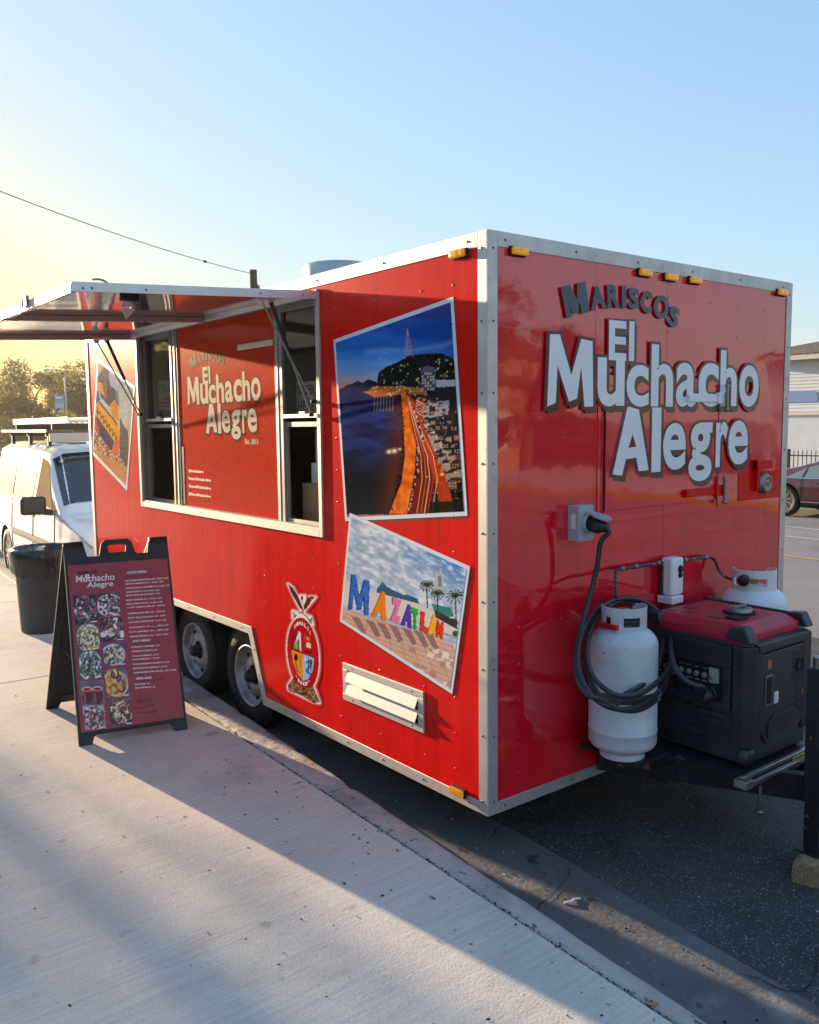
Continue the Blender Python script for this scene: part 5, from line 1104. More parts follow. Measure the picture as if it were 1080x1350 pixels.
for y in (GY0 + .2, GY0 + .36): g.box(xc - .010, xc - .001, y, y + .09, GZ0 + .03, GZ0 + .08)
pieces(g.build('lower_vent', M_GEN2, GN, bevel=.004))
for x in (GX0 + .08, GX1 - .08):
    for y in (GY0 + .06, GY1 - .1):
        g = MB(); g.cyl((x, y, GZ0 - .029), (x, y, GZ0 + .002), .03, 14); g.build('foot', M_RUB, GN)
g = MB(); g.lathe((GX0 + .03, GY0 + .01, GZ0 + .03), (0, -1, -.2), [(.045, -.03), (.045, .0), (.032, .01), (.0001, .012)], 16); g.build('front_foot', M_GEN, GN)

# ---- power cable
def Pt(u, v, y): return F(u, v, y)
path = [ic + Vector((0, -.095, -.012)), ic + Vector((.012, -.125, -.03)), Pt(791, 712, -.15), Pt(789, 740, -.14), Pt(781, 775, -.12), Pt(771, 810, -.13), Pt(761, 850, -.20), Pt(758, 880, -.26), Pt(763, 905, -.33), Pt(778, 919, -.39), Pt(792, 921, -.40)]
def loop(cu, cv, ru, rv, a0, a1, n, lean=0.0, yb=-.05, yf=-.405):
    o = []
    for i in range(n):
        a = a0 + (a1 - a0) * i / (n - 1); u, v = cu + ru * math.cos(a), cv - rv * math.sin(a)
        t = (math.sin(a) + 1) / 2; y = yf + (yb - yf) * t; o.append(Pt(u + lean * math.sin(a), v, y))
    return o
import math as _m
PI = math.pi
path += loop(824, 862, 63, 74, PI * 1.45, PI * 3.42, 26, 3, -.07, -.42)
path += loop(827, 866, 56, 72, PI * 1.5, PI * 3.38, 26, -4, -.05, -.40)
path += loop(824, 852, 50, 62, PI * 1.55, PI * 3.3, 24, 6, -.06, -.39)
path += loop(830, 858, 58, 60, PI * 1.4, PI * 2.15, 10, 6, -.08, -.43)
path += [Pt(884, 858, -.36), Pt(888, 876, -.44), Pt(898, 893, -.50), Pt(915, 904, -.54), Pt(930, 905, -.56)]
path += [Vector((xc - .08, GY0 + .20, GZ1 - .28)), Vector((xc - .05, GY0 + .20, GZ1 - .275))]
# smooth
cp = chaikin(path, 2)
g = MB(); g.tube(cp, .0118, 10); CB = tag(g.build('power_cable', M_CABLE), 'thick black power cable coiled over the weathered grey tank, plugged into the generator', 'cable')
g = PLUG; g.build('plug', M_BLACK, CB)
g = MB(); g.lathe((xc - .018, GY0 + .20, GZ1 - .275), (-1, 0, 0), [(.036, 0), (.036, .04), (.024, .05), (.018, .075), (.0001, .077)], 18); g.build('plug', M_BLACK, CB)

# ================================================================== A-FRAME MENU SIGN
FL, FR = G(104, 985), G(248, 962); FR = FL + (FR - FL).normalized() * .63
ax_ = (FR - FL).normalized(); nh = Vector((-ax_.y, ax_.x, 0))
AP = FL + nh * .455 + Vector((0, 0, 1.15))
SG = thing('menu_board', 'black folding A-frame menu board with dark red printed menu on the pavement', 'sandwich board', tuple(FL + ax_ * .315 + nh * .45))
up = (AP - FL); LEN = up.length; up.normalize(); nrm = ax_.cross(up); 
if nrm.y > 0: nrm = -nrm
def B_(a, b, d=0.0): return FL + ax_ * a + up * b + nrm * d
bn = nrm.normalized(); BD = bn.dot(FL)
def bo(zx, zy):      # zoomed photograph position -> board coordinates
    p = hit(40 + zx / 4.5, 700 + zy / 4.5, bn, BD) - FL; return p.dot(ax_), p.dot(up)
out = [(280, 1283), (355, 1272), (365, 1230), (388, 1205), (865, 1140), (878, 1185), (944, 1175), (935, 1110), (835, 62), (712, 62), (690, 160), (612, 165), (598, 75), (575, 58), (445, 62), (425, 78), (412, 168), (335, 172), (322, 70), (194, 68), (213, 207), (290, 1200)]
O_ = [bo(*p) for p in out]
# straighten the outline: border strips around the print
g = MB(); prt = [bo(213, 207), bo(835, 192), bo(935, 1110), bo(290, 1200)]
WD, HT = .63, LEN
def slab_b(pts, d0, d1, name, m, bev=.006, par=None):
    g = MB(); g.prism([B_(a, b, d0) for a, b in pts], nrm * (d1 - d0)); return g.build(name, m, par or SG, bevel=bev)
pb, ptop = prt[3][1], prt[0][1]
front = slab_b([(0, 0), (.075, 0), (.09, .045), (.11, .055), (WD - .11, .055), (WD - .09, .045), (WD - .075, 0), (WD, 0), (WD, LEN), (WD - .115, LEN), (WD - .135, LEN - .10), (WD - .205, LEN - .10), (WD - .222, LEN - .02), (WD - .245, LEN), (.245, LEN), (.222, LEN - .02), (.205, LEN - .10), (.135, LEN - .10), (.115, LEN), (0, LEN)], -.028, 0, 'board', M_BLACK)
# punch the grip hole
def cut(ob, mb_cut):
    c = mb_cut.build('cutter', M_BLACK); c.parent = ob.parent
    if ob.parent: c.location = -Vector(ORG[ob.name])
    md = ob.modifiers.new('b', 'BOOLEAN'); md.operation = 'DIFFERENCE'; md.object = c; md.solver = 'EXACT'
    bpy.context.view_layer.update(); dg = bpy.context.evaluated_depsgraph_get(); me = bpy.data.meshes.new_from_object(ob.evaluated_get(dg)); ob.modifiers.clear()
    ob.data = me; bpy.data.objects.remove(c)
g = MB(); g.prism([B_(a, b, -.06) for a, b in [(.265, LEN - .085), (WD - .265, LEN - .085), (WD - .258, LEN - .04), (WD - .275, LEN - .03), (.275, LEN - .03), (.258, LEN - .04)]], nrm * .1); cut(front, g)
slab_b([(.012, pb - .015), (WD - .012, pb - .015), (WD - .012, pb - .006), (.012, pb - .006)], .0005, .006, 'board_rim', M_BLACK, .002)
slab_b([(0.002, .03), (.016, .03), (.016, ptop + .01), (0.002, ptop + .01)], .0005, .005, 'board_rim', M_BLACK, .002); slab_b([(WD - .014, .05), (WD - .002, .05), (WD - .002, ptop + .01), (WD - .014, ptop + .01)], .0005, .005, 'board_rim', M_BLACK, .002)
slab_b([(.20, LEN - .10), (WD - .20, LEN - .10), (WD - .20, LEN - .092), (.20, LEN - .092)], .0005, .006, 'grip_rib', M_BLACK, .002)
M_MENU = mat('menu_maroon', (0.42, 0.016, 0.022), 0.35, coat=0.35, var=0.25, vscale=4, bump=0.001, bscale=3, spots=[(3, .56, .15, (.50, .03, .035), .6)])
sheet = slab_b([(.017, pb), (WD - .015, pb), (WD - .015, ptop), (.017, ptop)], .0006, .0022, 'menu_sheet', M_MENU, 0)
# print: lettering and dish pictures
def bp(zx, zy, d=.0030): a, b = bo(zx, zy); return B_(a, b, d)
def line_text(mb, t, x0, y0, x1, hpx, off=.03, res=2, d=.0030, rise=None):
    """baseline starts at (x0,y0) in zoomed px, ends at x1; lines run parallel to the sheet"""
    slope = -.072 if rise is None else rise
    a = bp(x0, y0, d); b = bp(x1, y0 + slope * (x1 - x0), d); c = bp(x0, y0 - hpx, d)
    put(mb, t, lambda s, u, h: a + (b - a) * s + (c - a) * u, off, off, res)
gw, gk = MB(), MB()
line_text(gk, 'MARISCOS', 280, 262, 395, 22, .05)
line_text(gw, 'El', 325, 282, 350, 24, .05, d=.0034); line_text(gw, 'Muchacho', 270, 307, 500, 40, .02, 4); line_text(gw, 'Alegre', 335, 348, 492, 42, .02, 4, d=.0032)
line_text(gw, 'COLD MENU', 574, 256, 690, 15, .05); line_text(gw, 'HOT MENU', 608, 662, 712, 14, .05); line_text(gw, 'ADD-ONS', 625, 884, 720, 15, .05)
rows = [('AGUACHILE TRADICIONAL $18   M $26  L $36', 558, 303, 820), ('CEVICHE CAMARON $14    M $20  L $30', 562, 322, 790), ('CEVICHE MANGO HABANERO $16  M $22  L $32', 564, 347, 828), ('CEVICHE MIXTO  $16  M $20  L $32', 566, 370, 765), ('MIXTO REGULAR $18 M $20  L $32', 568, 390, 768),
        ('MIXTO ESPECIAL $16   M $20  L $36', 568, 418, 782), ('MIXTO SALPICON $16   M $20  L $36', 570, 441, 786), ('COCTEL CAMARON MED $16   GDE $22', 572, 462, 798), ('CAMPECHANA MED $18   GDE $26', 576, 497, 800), ('MIXTO CALLO DE HACHA  $20   M $30', 580, 523, 802), ('AGUACHILE CAMARON $22   M $26  L $36', 582, 549, 806),
        ('CAGUAMANTA  $18 ............. MIXTO $22', 584, 580, 820), ('PULPO HABANERO  $20 ..... MIXTO $24', 586, 607, 820), ('CEVICHE PESCADO $14    M $20  L $28', 588, 634, 816),
        ('QUESADILLA MARINERA  $12', 596, 697, 768), ('QUESADILLA MARLIN  $12', 600, 722, 752), ('TACO DE CAMARON   $4 C/U', 602, 750, 764), ('TACO DE PESCADO   $4 C/U', 604, 770, 766), ('TACOS GOBERNADOR CAMARON  3 X $18', 606, 798, 824), ('EMPANADA DE CAMARON  $5 C/U', 608, 823, 812), ('CAMARONES PARA PELAR  $18  M $32', 610, 848, 865), ('AGUACATE  $3', 616, 917, 706), ('SIN TORTILLAS  $2', 620, 938, 742)]
for t, x0, y0, x1 in rows: line_text(gw, t, x0, y0, x1, 10.5, .055, 1)
line_text(gk, 'FREE Drink', 632, 1028, 728, 22, .0, 2, rise=-.2); line_text(gk, 'Leave a Review', 622, 1062, 742, 20, .0, 2, rise=-.2)
for a_, b_ in (((632, 1082), (748, 1070)), ((722, 1056), (748, 1070)), ((726, 1086), (748, 1070)), ((556, 272), (740, 262)), ((606, 664 + 8), (780, 655)), ((622, 892), (790, 880))):
    A, B = bp(*a_), bp(*b_); d_ = (B - A).normalized().cross(nrm) * .0016; gk.quad(A - d_, B - d_, B + d_, A + d_)
gw.build('menu_lettering', M_INKW, sheet)['kind'] = 'stuff'; gk.build('menu_lettering', M_INK, sheet)['kind'] = 'stuff'
def dish(k, base, cols, blobs):
    def f(U, V):
        p = Paint(U, V, np.array(base) * 1.1); rg = np.random.RandomState(50 + k); p.noise(24, 24, 46, None, k)
        cx, cy, rx, ry = 50 + rg.uniform(-5, 5), 52, 60, (58, 50)[k % 2]
        if k in (6,):                                    # a row of two cups
            for x in (28, 72):
                p.blob(x, 62, 24, 34, (96, 34, 40), 1, 2); p.blob(x, 34, 24, 11, (206, 176, 160), 1, 2); p.blob(x, 35, 18, 7, (150, 40, 40), 1, 2); p.line([(x - 14, 50), (x - 10, 84)], 5, (190, 120, 120), .8, 2)
            return np.clip(p.C * 1.2, 0, 255)
        p.blob(cx + 2, cy + 5, rx + 3, ry + 3, (16, 14, 20), .8, 1); p.blob(cx, cy, rx, ry, (208, 204, 206) if k % 3 else (40, 38, 48), 1, 3); p.blob(cx, cy, rx * .86, ry * .84, np.array(cols[0]) * .75, 1, 3)
        big = k in (3, 7)
        for i in range(int(blobs * (1.3 if big else 4.2))):
            c = cols[rg.randint(len(cols))]; a, q = rg.uniform(0, 6.28), math.sqrt(rg.rand()) * .84; s_ = rg.uniform(1.8, 3.0) if big else rg.uniform(.8, 1.5)
            x, y = cx + rx * q * math.cos(a), cy + ry * q * math.sin(a); ang = rg.uniform(0, 3)
            p.blob(x + 1.2, y + 1.8, 7 * s_, 4 * s_, (30, 18, 18), .7, 1, ang); p.blob(x, y, 7 * s_, 4 * s_, np.array(c) * rg.uniform(.85, 1.35), 1, 1.4, ang); p.blob(x - 1, y - 1.5, 3 * s_, 1.4 * s_, (245, 236, 226), .4, 1, ang)
        p.poly([(70, 93), (96, 93), (96, 97), (70, 97)], (220, 214, 214))
        return np.clip(p.C * 1.15, 0, 255)
    return f
dk = (38, 34, 48)
dishes = [((253, 385), (388, 375), (266, 557), dk, [(70, 64, 84), (34, 28, 40), (190, 170, 170), (150, 60, 66), (100, 90, 110)], 46), ((394, 372), (529, 363), (402, 515), (70, 60, 66), [(210, 190, 170), (120, 100, 100), (60, 50, 60), (230, 220, 200), (40, 36, 40)], 46),
          ((269, 560), (400, 550), (283, 714), (90, 80, 66), [(222, 212, 150), (200, 190, 120), (120, 120, 90), (90, 50, 50), (240, 236, 200)], 60), ((408, 520), (546, 512), (420, 660), (60, 44, 50), [(180, 160, 160), (90, 60, 60), (220, 200, 190), (50, 30, 34), (150, 110, 100)], 40),
          ((284, 720), (414, 708), (298, 885), (56, 58, 84), [(70, 120, 70), (40, 90, 50), (200, 190, 190), (110, 100, 110), (60, 60, 60)], 46), ((428, 668), (555, 660), (440, 805), (64, 70, 110), [(214, 200, 160), (180, 160, 130), (90, 80, 80), (60, 60, 90)], 30),
          ((294, 890), (432, 884), (304, 1040), (96, 90, 100), [(140, 60, 60), (90, 34, 40), (190, 180, 180), (210, 200, 190)], 22), ((436, 822), (568, 815), (456, 990), (90, 90, 104), [(206, 150, 80), (190, 130, 60), (60, 50, 60), (230, 180, 110)], 22),
          ((310, 1040), (436, 1030), (324, 1182), (150, 140, 146), [(110, 50, 50), (200, 180, 180), (80, 60, 70), (60, 100, 60), (170, 110, 100)], 40), ((460, 998), (592, 990), (474, 1158), (96, 84, 78), [(210, 190, 150), (160, 120, 90), (90, 40, 40), (70, 60, 60), (226, 210, 180)], 60)]
for k, (tl, tr, bl, base_, cols_, nb) in enumerate(dishes):
    a_, b_, c_ = bp(*tl), bp(*tr), bp(*bl); o_ = c_; ex = b_ - a_; ey = a_ - c_
    print_grid('dish_picture', lambda s, t: o_ + ex * s + ey * t, 40, 46, dish(k, base_, cols_, nb), M_PRINTM, sheet, X=(100, 100))
# back board and hinge
BL_ = G(51, 933) + Vector((.03, -.05, 0)); BL_.z = .15
g = MB(); ub = (AP - BL_); lb = ub.length; ub.normalize(); nb_ = ax_.cross(ub).normalized()
if nb_.y < 0: nb_ = -nb_
Bb = lambda a, b, d=0: BL_ + ax_ * a + ub * b + nb_ * d
g.prism([Bb(a, b, -.028) for a, b in [(0, 0), (.075, 0), (.09, .05), (WD - .09, .05), (WD - .075, 0), (WD, 0), (WD, lb - .01), (WD - .115, lb - .01), (WD - .135, lb - .115), (.135, lb - .115), (.115, lb - .01), (0, lb - .01)]], nb_ * .026); g.build('board', M_BLACK, SG, bevel=.006)
g = MB()
for (a, b, c, d) in ((.03, .10, .045, lb - .12), (WD - .045, .10, WD - .03, lb - .12), (.045, .10, WD - .045, .115), (.08, .15, .09, lb - .2)): g.prism([Bb(x, y, -.034) for x, y in ((a, b), (c, b), (c, d), (a, d))], nb_ * .0055)
g.build('board_rim', M_BLACK, SG, bevel=.002)
g = MB(); A_ = AP + Vector((0, 0, -.012)); g.tube([A_ + ax_ * .01, A_ + ax_ * .11], .010, 10); g.tube([A_ + ax_ * (WD - .11), A_ + ax_ * (WD - .01)], .010, 10); pieces(g.build('hinge', M_BLACK, SG))
g = MB(); q0 = B_(.05, .55, -.03); q1 = Bb(.05, .5, -.03); g.tube([q0, (q0 + q1) / 2 + Vector((0, 0, -.06)), q1], .004, 6); g.build('stay_strap', M_BLACK, SG)

# ================================================================== RUBBISH BIN
tc_ = Vector((-.30, 5.62, .15)); TB = thing('rubbish_bin', 'dark grey round rubbish bin with black bag folded over its rim behind menu board', 'rubbish bin', tuple(tc_))
M_BIN = mat('bin_plastic', (0.055, 0.062, 0.075), 0.5, var=0.2, vscale=6, bump=0.0006, bscale=200)
M_BAG = mat('bin_bag', (0.010, 0.010, 0.012), 0.25, bump=0.012, bscale=14, coat=0.3, stretch=(2.5, 2.5, .6))
g = MB(); g.lathe(tc_, (0, 0, 1), [(.0001, .0), (.215, 0), (.222, .015), (.25, .70), (.262, .70), (.265, .74), (.255, .76), (.245, .75), (.225, .1)], 44); g.build('bin_body', M_BIN, TB)
g = MB(); rings = []
for j, (r_, z) in enumerate(((.20, .60), (.232, .70), (.248, .765), (.272, .772), (.284, .755), (.292, .70), (.288, .64), (.272, .57), (.262, .53))):
    rings.append([tc_ + Vector(((r_ + .012 * j / 4 * mnoise.noise(Vector((k * .9, j * .5, 0)))) * math.cos(k * 2 * PI / 60), (r_ + .012 * j / 4 * mnoise.noise(Vector((k * .9, j * .5, 0)))) * math.sin(k * 2 * PI / 60), z + (.03 * mnoise.noise(Vector((k * .35, 1, 4))) if j > 6 else .006 * mnoise.noise(Vector((k * .8, 2, 0)))))) for k in range(60)])
g.add([p for r_ in rings for p in r_], [(i * 60 + k, i * 60 + (k + 1) % 60, (i + 1) * 60 + (k + 1) % 60, (i + 1) * 60 + k) for i in range(len(rings) - 1) for k in range(60)], True); g.build('bin_bag', M_BAG, TB)
g = MB(); c_ = tc_ + Vector((-.02, .02, .72))
for k in range(9):
    a = rnd.uniform(0, 6.28); r_ = rnd.uniform(0, .13); q = c_ + Vector((r_ * math.cos(a), r_ * math.sin(a), rnd.uniform(-.05, .03))); s_ = rnd.uniform(.03, .06)
    vs = [q + Vector((rnd.uniform(-s_, s_), rnd.uniform(-s_, s_), rnd.uniform(-s_, s_) * .6)) for _ in range(8)]; g.add(vs, [(0, 1, 2), (2, 3, 4), (4, 5, 0), (1, 6, 7), (0, 2, 4), (3, 6, 1)])
tag(g.build('crumpled_paper', M_WHITE), 'crumpled white paper on top of the rubbish bin', 'paper')

# ================================================================== VEHICLES
class Car:
    def __init__(s, secs, zb, belt, roof, ins, origin, heading, m_body):
        s.S = np.array([q[0] for q in secs]); s.Z = np.array([q[1] for q in secs]); s.Wd = np.array([q[2] for q in secs])
        s.zb, s.belt, s.roof, s.ins = zb, belt, roof, ins; s.M = Matrix.Translation(origin) @ Matrix.Rotation(heading, 4, 'Z'); s.mb = m_body
    def sec(s, a):
        z = float(np.interp(a, s.S, s.Z)); w_ = float(np.interp(a, s.S, s.Wd)); k = min(1, max(0, (z - s.belt) / (s.roof - s.belt))); bc = min(s.belt, z - .07)
        return [(0, s.zb), (w_ * .90, s.zb), (w_ * .99, s.zb + .10), (w_, s.zb + (bc - s.zb) * .55), (w_ * .975, bc), (w_ * .975 - s.ins * k - .015, z - .045 - .05 * k), (w_ * .975 - s.ins * k - .10 - .04 * k, z - .012), ((w_ * .975 - s.ins * k) * .5, z + .004), (0, z + .008)]
    def pt(s, a, t, side=1, off=0.0):
        P = s.sec(a); i = min(len(P) - 2, int(t)); f = t - i; x = P[i][0] * (1 - f) + P[i + 1][0] * f; z = P[i][1] * (1 - f) + P[i + 1][1] * f
        dx, dz = P[i + 1][0] - P[i][0], P[i + 1][1] - P[i][1]; l_ = math.hypot(dx, dz) + 1e-9
        sl_ = (float(np.interp(a + .03, s.S, s.Z)) - float(np.interp(a - .03, s.S, s.Z))) / .06 * (1 if t > 5 else 0); 
        nx, nz = dz / l_, -dx / l_
        if nz < -1e-6: nx, nz = nx, nz
        n = Vector((abs(dz) / l_, -sl_ * .0, max(0, -dx / l_) if dz < 0 or dx < 0 else 0)); ln = Vector((n.x, -sl_ if t > 5 else 0, n.z if n.z else (.3 if t > 4 else 0))).normalized()
        return s.M @ Vector((side * (x + ln.x * off), a + ln.y * off, z + ln.z * off))
    def body(s, par, wheels, wr):
        g = MB(); A = np.arange(s.S[0], s.S[-1] + .001, .06); n = 9; rows = []
        for a in A:
            P = s.sec(a); rows.append([s.M @ Vector((x, a, z)) for x, z in P] + [s.M @ Vector((-x, a, z)) for x, z in reversed(P[1:-1])])
        m = len(rows[0]); g.add([p for r_ in rows for p in r_], [(i * m + j, i * m + (j + 1) % m, (i + 1) * m + (j + 1) % m, (i + 1) * m + j) for i in range(len(A) - 1) for j in range(m)], True)
        g.add(rows[0], [tuple(range(m - 1, -1, -1))]); g.add(rows[-1], [tuple(range(m))])
        ob = g.build('body', s.mb, par, weld=True)
        g = MB()
        for a in wheels:
            for sd_ in (-1, 1):
                c = s.M @ Vector((sd_ * (s.Wd.max() - .28), a, wr)); d = (s.M.to_3x3() @ Vector((sd_, 0, 0))); g.lathe(c, d, [(.0001, 0), (wr + .05, 0), (wr + .05, .5), (.0001, .5)], 36)
        cut(ob, g)
        ob.data.materials.clear(); ob.data.materials.append(s.mb)
        return ob
    def patch(s, name, m, par, c, side=1, off=.006, nu=8, nv=8):
        """c: four (a,t) corners"""
        g = MB(); P = []
        for i in range(nu + 1):
            for j in range(nv + 1):
                u, v = i / nu, j / nv; a = (c[0][0] * (1 - u) + c[1][0] * u) * (1 - v) + (c[3][0] * (1 - u) + c[2][0] * u) * v; t = (c[0][1] * (1 - u) + c[1][1] * u) * (1 - v) + (c[3][1] * (1 - u) + c[2][1] * u) * v
                P.append(s.pt(a, t, side, off))
        g.add(P, [(i * (nv + 1) + j, (i + 1) * (nv + 1) + j, (i + 1) * (nv + 1) + j + 1, i * (nv + 1) + j + 1) for i in range(nu) for j in range(nv)], True); return g.build(name, m, par)
    def screen(s, name, m, par, a0, a1, off=.008, wf=.93):
        g = MB(); P = []; nu, nv = 10, 12
        for i in range(nu + 1):
            a = a0 + (a1 - a0) * i / nu; sc = s.sec(a)
            for j in range(nv + 1):
                q = -1 + 2 * j / nv; x6, z6 = sc[6]; x5, z5 = sc[5]; X = abs(q) * x5 * wf; z = np.interp(X, [0, sc[7][0], x6, x5], [sc[8][1], sc[7][1], z6, z5])
                P.append(s.M @ Vector((math.copysign(X, q), a - off * (1 if a1 > a0 else -1), float(z) + off)))
        g.add(P, [(i * (nv + 1) + j, (i + 1) * (nv + 1) + j, (i + 1) * (nv + 1) + j + 1, i * (nv + 1) + j + 1) for i in range(nu) for j in range(nv)], True); return g.build(name, m, par)
    def wheels(s, par, ws, r_, m_rim):
        for a in ws:
            for sd_ in (-1, 1):
                wx = s.Wd.max() - .01; c = s.M @ Vector((sd_ * (wx - .2), a, r_)); d = s.M.to_3x3() @ Vector((sd_, 0, 0))
                g = MB(); g.lathe(c, d, [(.1, 0), (r_ - .03, 0), (r_, .03), (r_, .17), (r_ - .02, .195), (r_ * .66, .2), (r_ * .64, .185)], 36); tw = g.build('tyre', M_RUB, par)
                g = MB(); g.lathe(c, d, [(r_ * .64, .19), (r_ * .6, .17), (r_ * .3, .16), (.05, .185), (.0001, .187)], 30); 
                u1 = Vector((0, 0, 1)); u2 = d.cross(u1)
                for k in range(10):
                    an = k * 2 * PI / 10; dr = u1 * math.cos(an) + u2 * math.sin(an); g.obox(c + d * .178 + dr * r_ * .36, dr * r_ * .25, d.cross(dr) * .016, d * .012)
                g.build('rim', m_rim, tw)
M_VAN = mat('van_white', (0.74, 0.74, 0.76), 0.25, coat=1.0, var=0.04, vscale=2)
M_MAROON = mat('car_maroon', (0.085, 0.014, 0.018), 0.25, coat=1.0)
M_SILV = mat('car_silver', (0.55, 0.56, 0.58), 0.25, 0.5, coat=1.0)
M_CHROME = mat('chrome', (0.75, 0.75, 0.75), 0.1, 1.0)
M_BTRIM = mat('black_trim', (0.02, 0.02, 0.022), 0.5)
M_HEADL = mat('headlamp', (0.45, 0.42, 0.42), 0.12, coat=1.0, var=.5, vscale=12)
# van parked behind the trailer, facing us
vo = Vector((.17 + .92, 5.85, 0)); hd = R(-2.6)
VN = thing('parked_van', 'white panel van with roof rack parked at the kerb behind the food trailer', 'van', tuple(vo))
van = Car([(0, .60, .70), (.04, .74, .78), (.12, .86, .84), (.3, .95, .90), (.6, 1.02, .92), (.95, 1.10, .92), (1.1, 1.20, .92), (1.75, 1.66, .92), (1.95, 1.755, .92), (2.2, 1.80, .92), (2.8, 1.83, .92), (4.6, 1.83, .92), (4.72, 1.78, .90), (4.8, 1.6, .88)], .24, 1.08, 1.83, .13, vo, hd, M_VAN)
van.body(VN, (.88, 3.82), .34); van.wheels(VN, (.88, 3.82), .34, M_RIM)
van.screen('windscreen', M_TINT, VN, 1.10, 1.86, .008, .97)
van.patch('side_window', M_TINT, VN, [(1.30, 4.12), (2.18, 4.1), (2.18, 4.93), (1.82, 4.93)], -1)
van.patch('side_window', M_TINT, VN, [(1.30, 4.12), (2.18, 4.1), (2.18, 4.93), (1.82, 4.93)], 1)
van.patch('quarter_window', M_TINT, VN, [(1.12, 4.1), (1.27, 4.12), (1.45, 4.5), (1.40, 4.5)], -1)
van.patch('door_pillar', M_BTRIM, VN, [(2.2, 4.08), (2.30, 4.08), (2.30, 4.94), (2.2, 4.94)], -1)
van.patch('load_panel', M_VAN, VN, [(2.34, 4.14), (3.35, 4.14), (3.35, 4.93), (2.34, 4.93)], -1)
van.patch('load_panel', M_VAN, VN, [(3.45, 4.14), (4.5, 4.14), (4.45, 4.93), (3.45, 4.93)], -1)
for sd_ in (-1, 1):
    van.patch('headlight', M_HEADL, VN, [(.05, 4.0), (.62, 4.35), (.60, 4.85), (.12, 4.9)], sd_, .008)
    van.patch('bumper_side', M_BTRIM, VN, [(.02, 1.6), (.45, 1.6), (.45, 2.6), (.02, 2.6)], sd_, .008)
    van.patch('sill_trim', M_BTRIM, VN, [(1.3, 2.9), (3.4, 2.9), (3.4, 3.1), (1.3, 3.1)], sd_, .01)
    van.patch('tail_light', mat('tail_red', (.4, .01, .01), .2, coat=1.), VN, [(4.62, 3.6), (4.76, 3.6), (4.76, 4.9), (4.62, 4.9)], sd_, .008)
Tm = lambda x, a, z: van.M @ Vector((x, a, z))
def vbox(name, m, x0, x1, a0, a1, z0, z1, par=VN, bev=.01):
    g = MB(); g.obox(Tm((x0 + x1) / 2, (a0 + a1) / 2, (z0 + z1) / 2), van.M.to_3x3() @ Vector(((x1 - x0) / 2, 0, 0)), van.M.to_3x3() @ Vector((0, (a1 - a0) / 2, 0)), (0, 0, (z1 - z0) / 2)); return g.build(name, m, par, bevel=bev)
vbox('grille', M_BTRIM, -.45, .45, -.02, .03, .42, .62); vbox('number_plate', M_WHITE, -.16, .16, -.032, -.021, .38, .5, bev=.003)
vbox('bumper', M_BTRIM, -.72, .72, -.03, .1, .24, .36)
mr = MB(); c_ = Tm(-1.10, 1.32, 1.17); mr.obox(c_, van.M.to_3x3() @ Vector((.13, 0, 0)), van.M.to_3x3() @ Vector((0, .06, 0)), (0, 0, .10)); mb_ = mr.build('wing_mirror', M_BTRIM, VN, bevel=.045, seg=4)
mr = MB(); mr.tube([Tm(-.9, 1.34, 1.08), Tm(-1.02, 1.34, 1.10)], .035, 10); mr.build('mirror_arm', M_BTRIM, mb_)
mr = MB(); c_ = Tm(1.10, 1.32, 1.17); mr.obox(c_, van.M.to_3x3() @ Vector((.13, 0, 0)), van.M.to_3x3() @ Vector((0, .06, 0)), (0, 0, .10)); mr.build('wing_mirror', M_BTRIM, VN, bevel=.045, seg=4)
vbox('door_handle', M_BTRIM, -.945, -.925, 2.02, 2.16, .98, 1.01); vbox('door_handle', M_BTRIM, -.945, -.925, 2.36, 2.5, .98, 1.01)
for a in (1.24, 2.25, 3.42):
    g = MB(); pts = [van.pt(a, t, -1, .0015) for t in np.linspace(2.2, 4.06, 8)]
    for p0, p1 in zip(pts, pts[1:]): g.bar(p0, p1, .010, .004, (0, 1, 0))
    g.build('door_seam', M_DARK, VN)
# roof rack and ladder
RK = thing('roof_rack', 'dark roof rack with crossbars and wind deflector on top of the white van', 'roof rack', tuple(Tm(0, 2.6, 1.83)))
def rbox(name, m, *a, par=RK, bev=.004): return vbox(name, m, *a, par=par, bev=bev)
for a in (1.95, 2.9, 3.9): rbox('crossbar', M_BTRIM, -.78, .78, a, a + .05, 1.91, 1.95); rbox('rack_leg', M_BTRIM, -.76, -.72, a, a + .05, 1.80, 1.909); rbox('rack_leg', M_BTRIM, .72, .76, a, a + .05, 1.80, 1.909)
rbox('side_rail', M_BTRIM, -.80, -.76, 1.85, 4.4, 1.951, 1.985); rbox('side_rail', M_BTRIM, .76, .80, 1.85, 4.4, 1.951, 1.985); rbox('wind_deflector', mat('deflector_grey', (.45, .42, .4), .4), -.78, .78, 1.78, 1.83, 1.85, 1.95)
LD = thing('ladder', 'aluminium ladder lying on the roof rack of the white van', 'ladder', tuple(Tm(-.3, 3, 2.0)))
for x in (-.60, -.20): rbox('ladder_rail', M_ALU, x, x + .03, 1.7, 4.6, 2.06, 2.13, par=LD)
for k in range(10): rbox('rung', M_ALU, -.569, -.201, 1.85 + k * .28, 1.88 + k * .28, 2.08, 2.11, par=LD, bev=.003)
CRT = MB(); 
rbox('rack_riser', M_BTRIM, -.7, .2, 2.0, 2.04, 1.986, 2.058); rbox('rack_riser', M_BTRIM, -.7, .2, 3.9, 3.94, 1.986, 2.058)

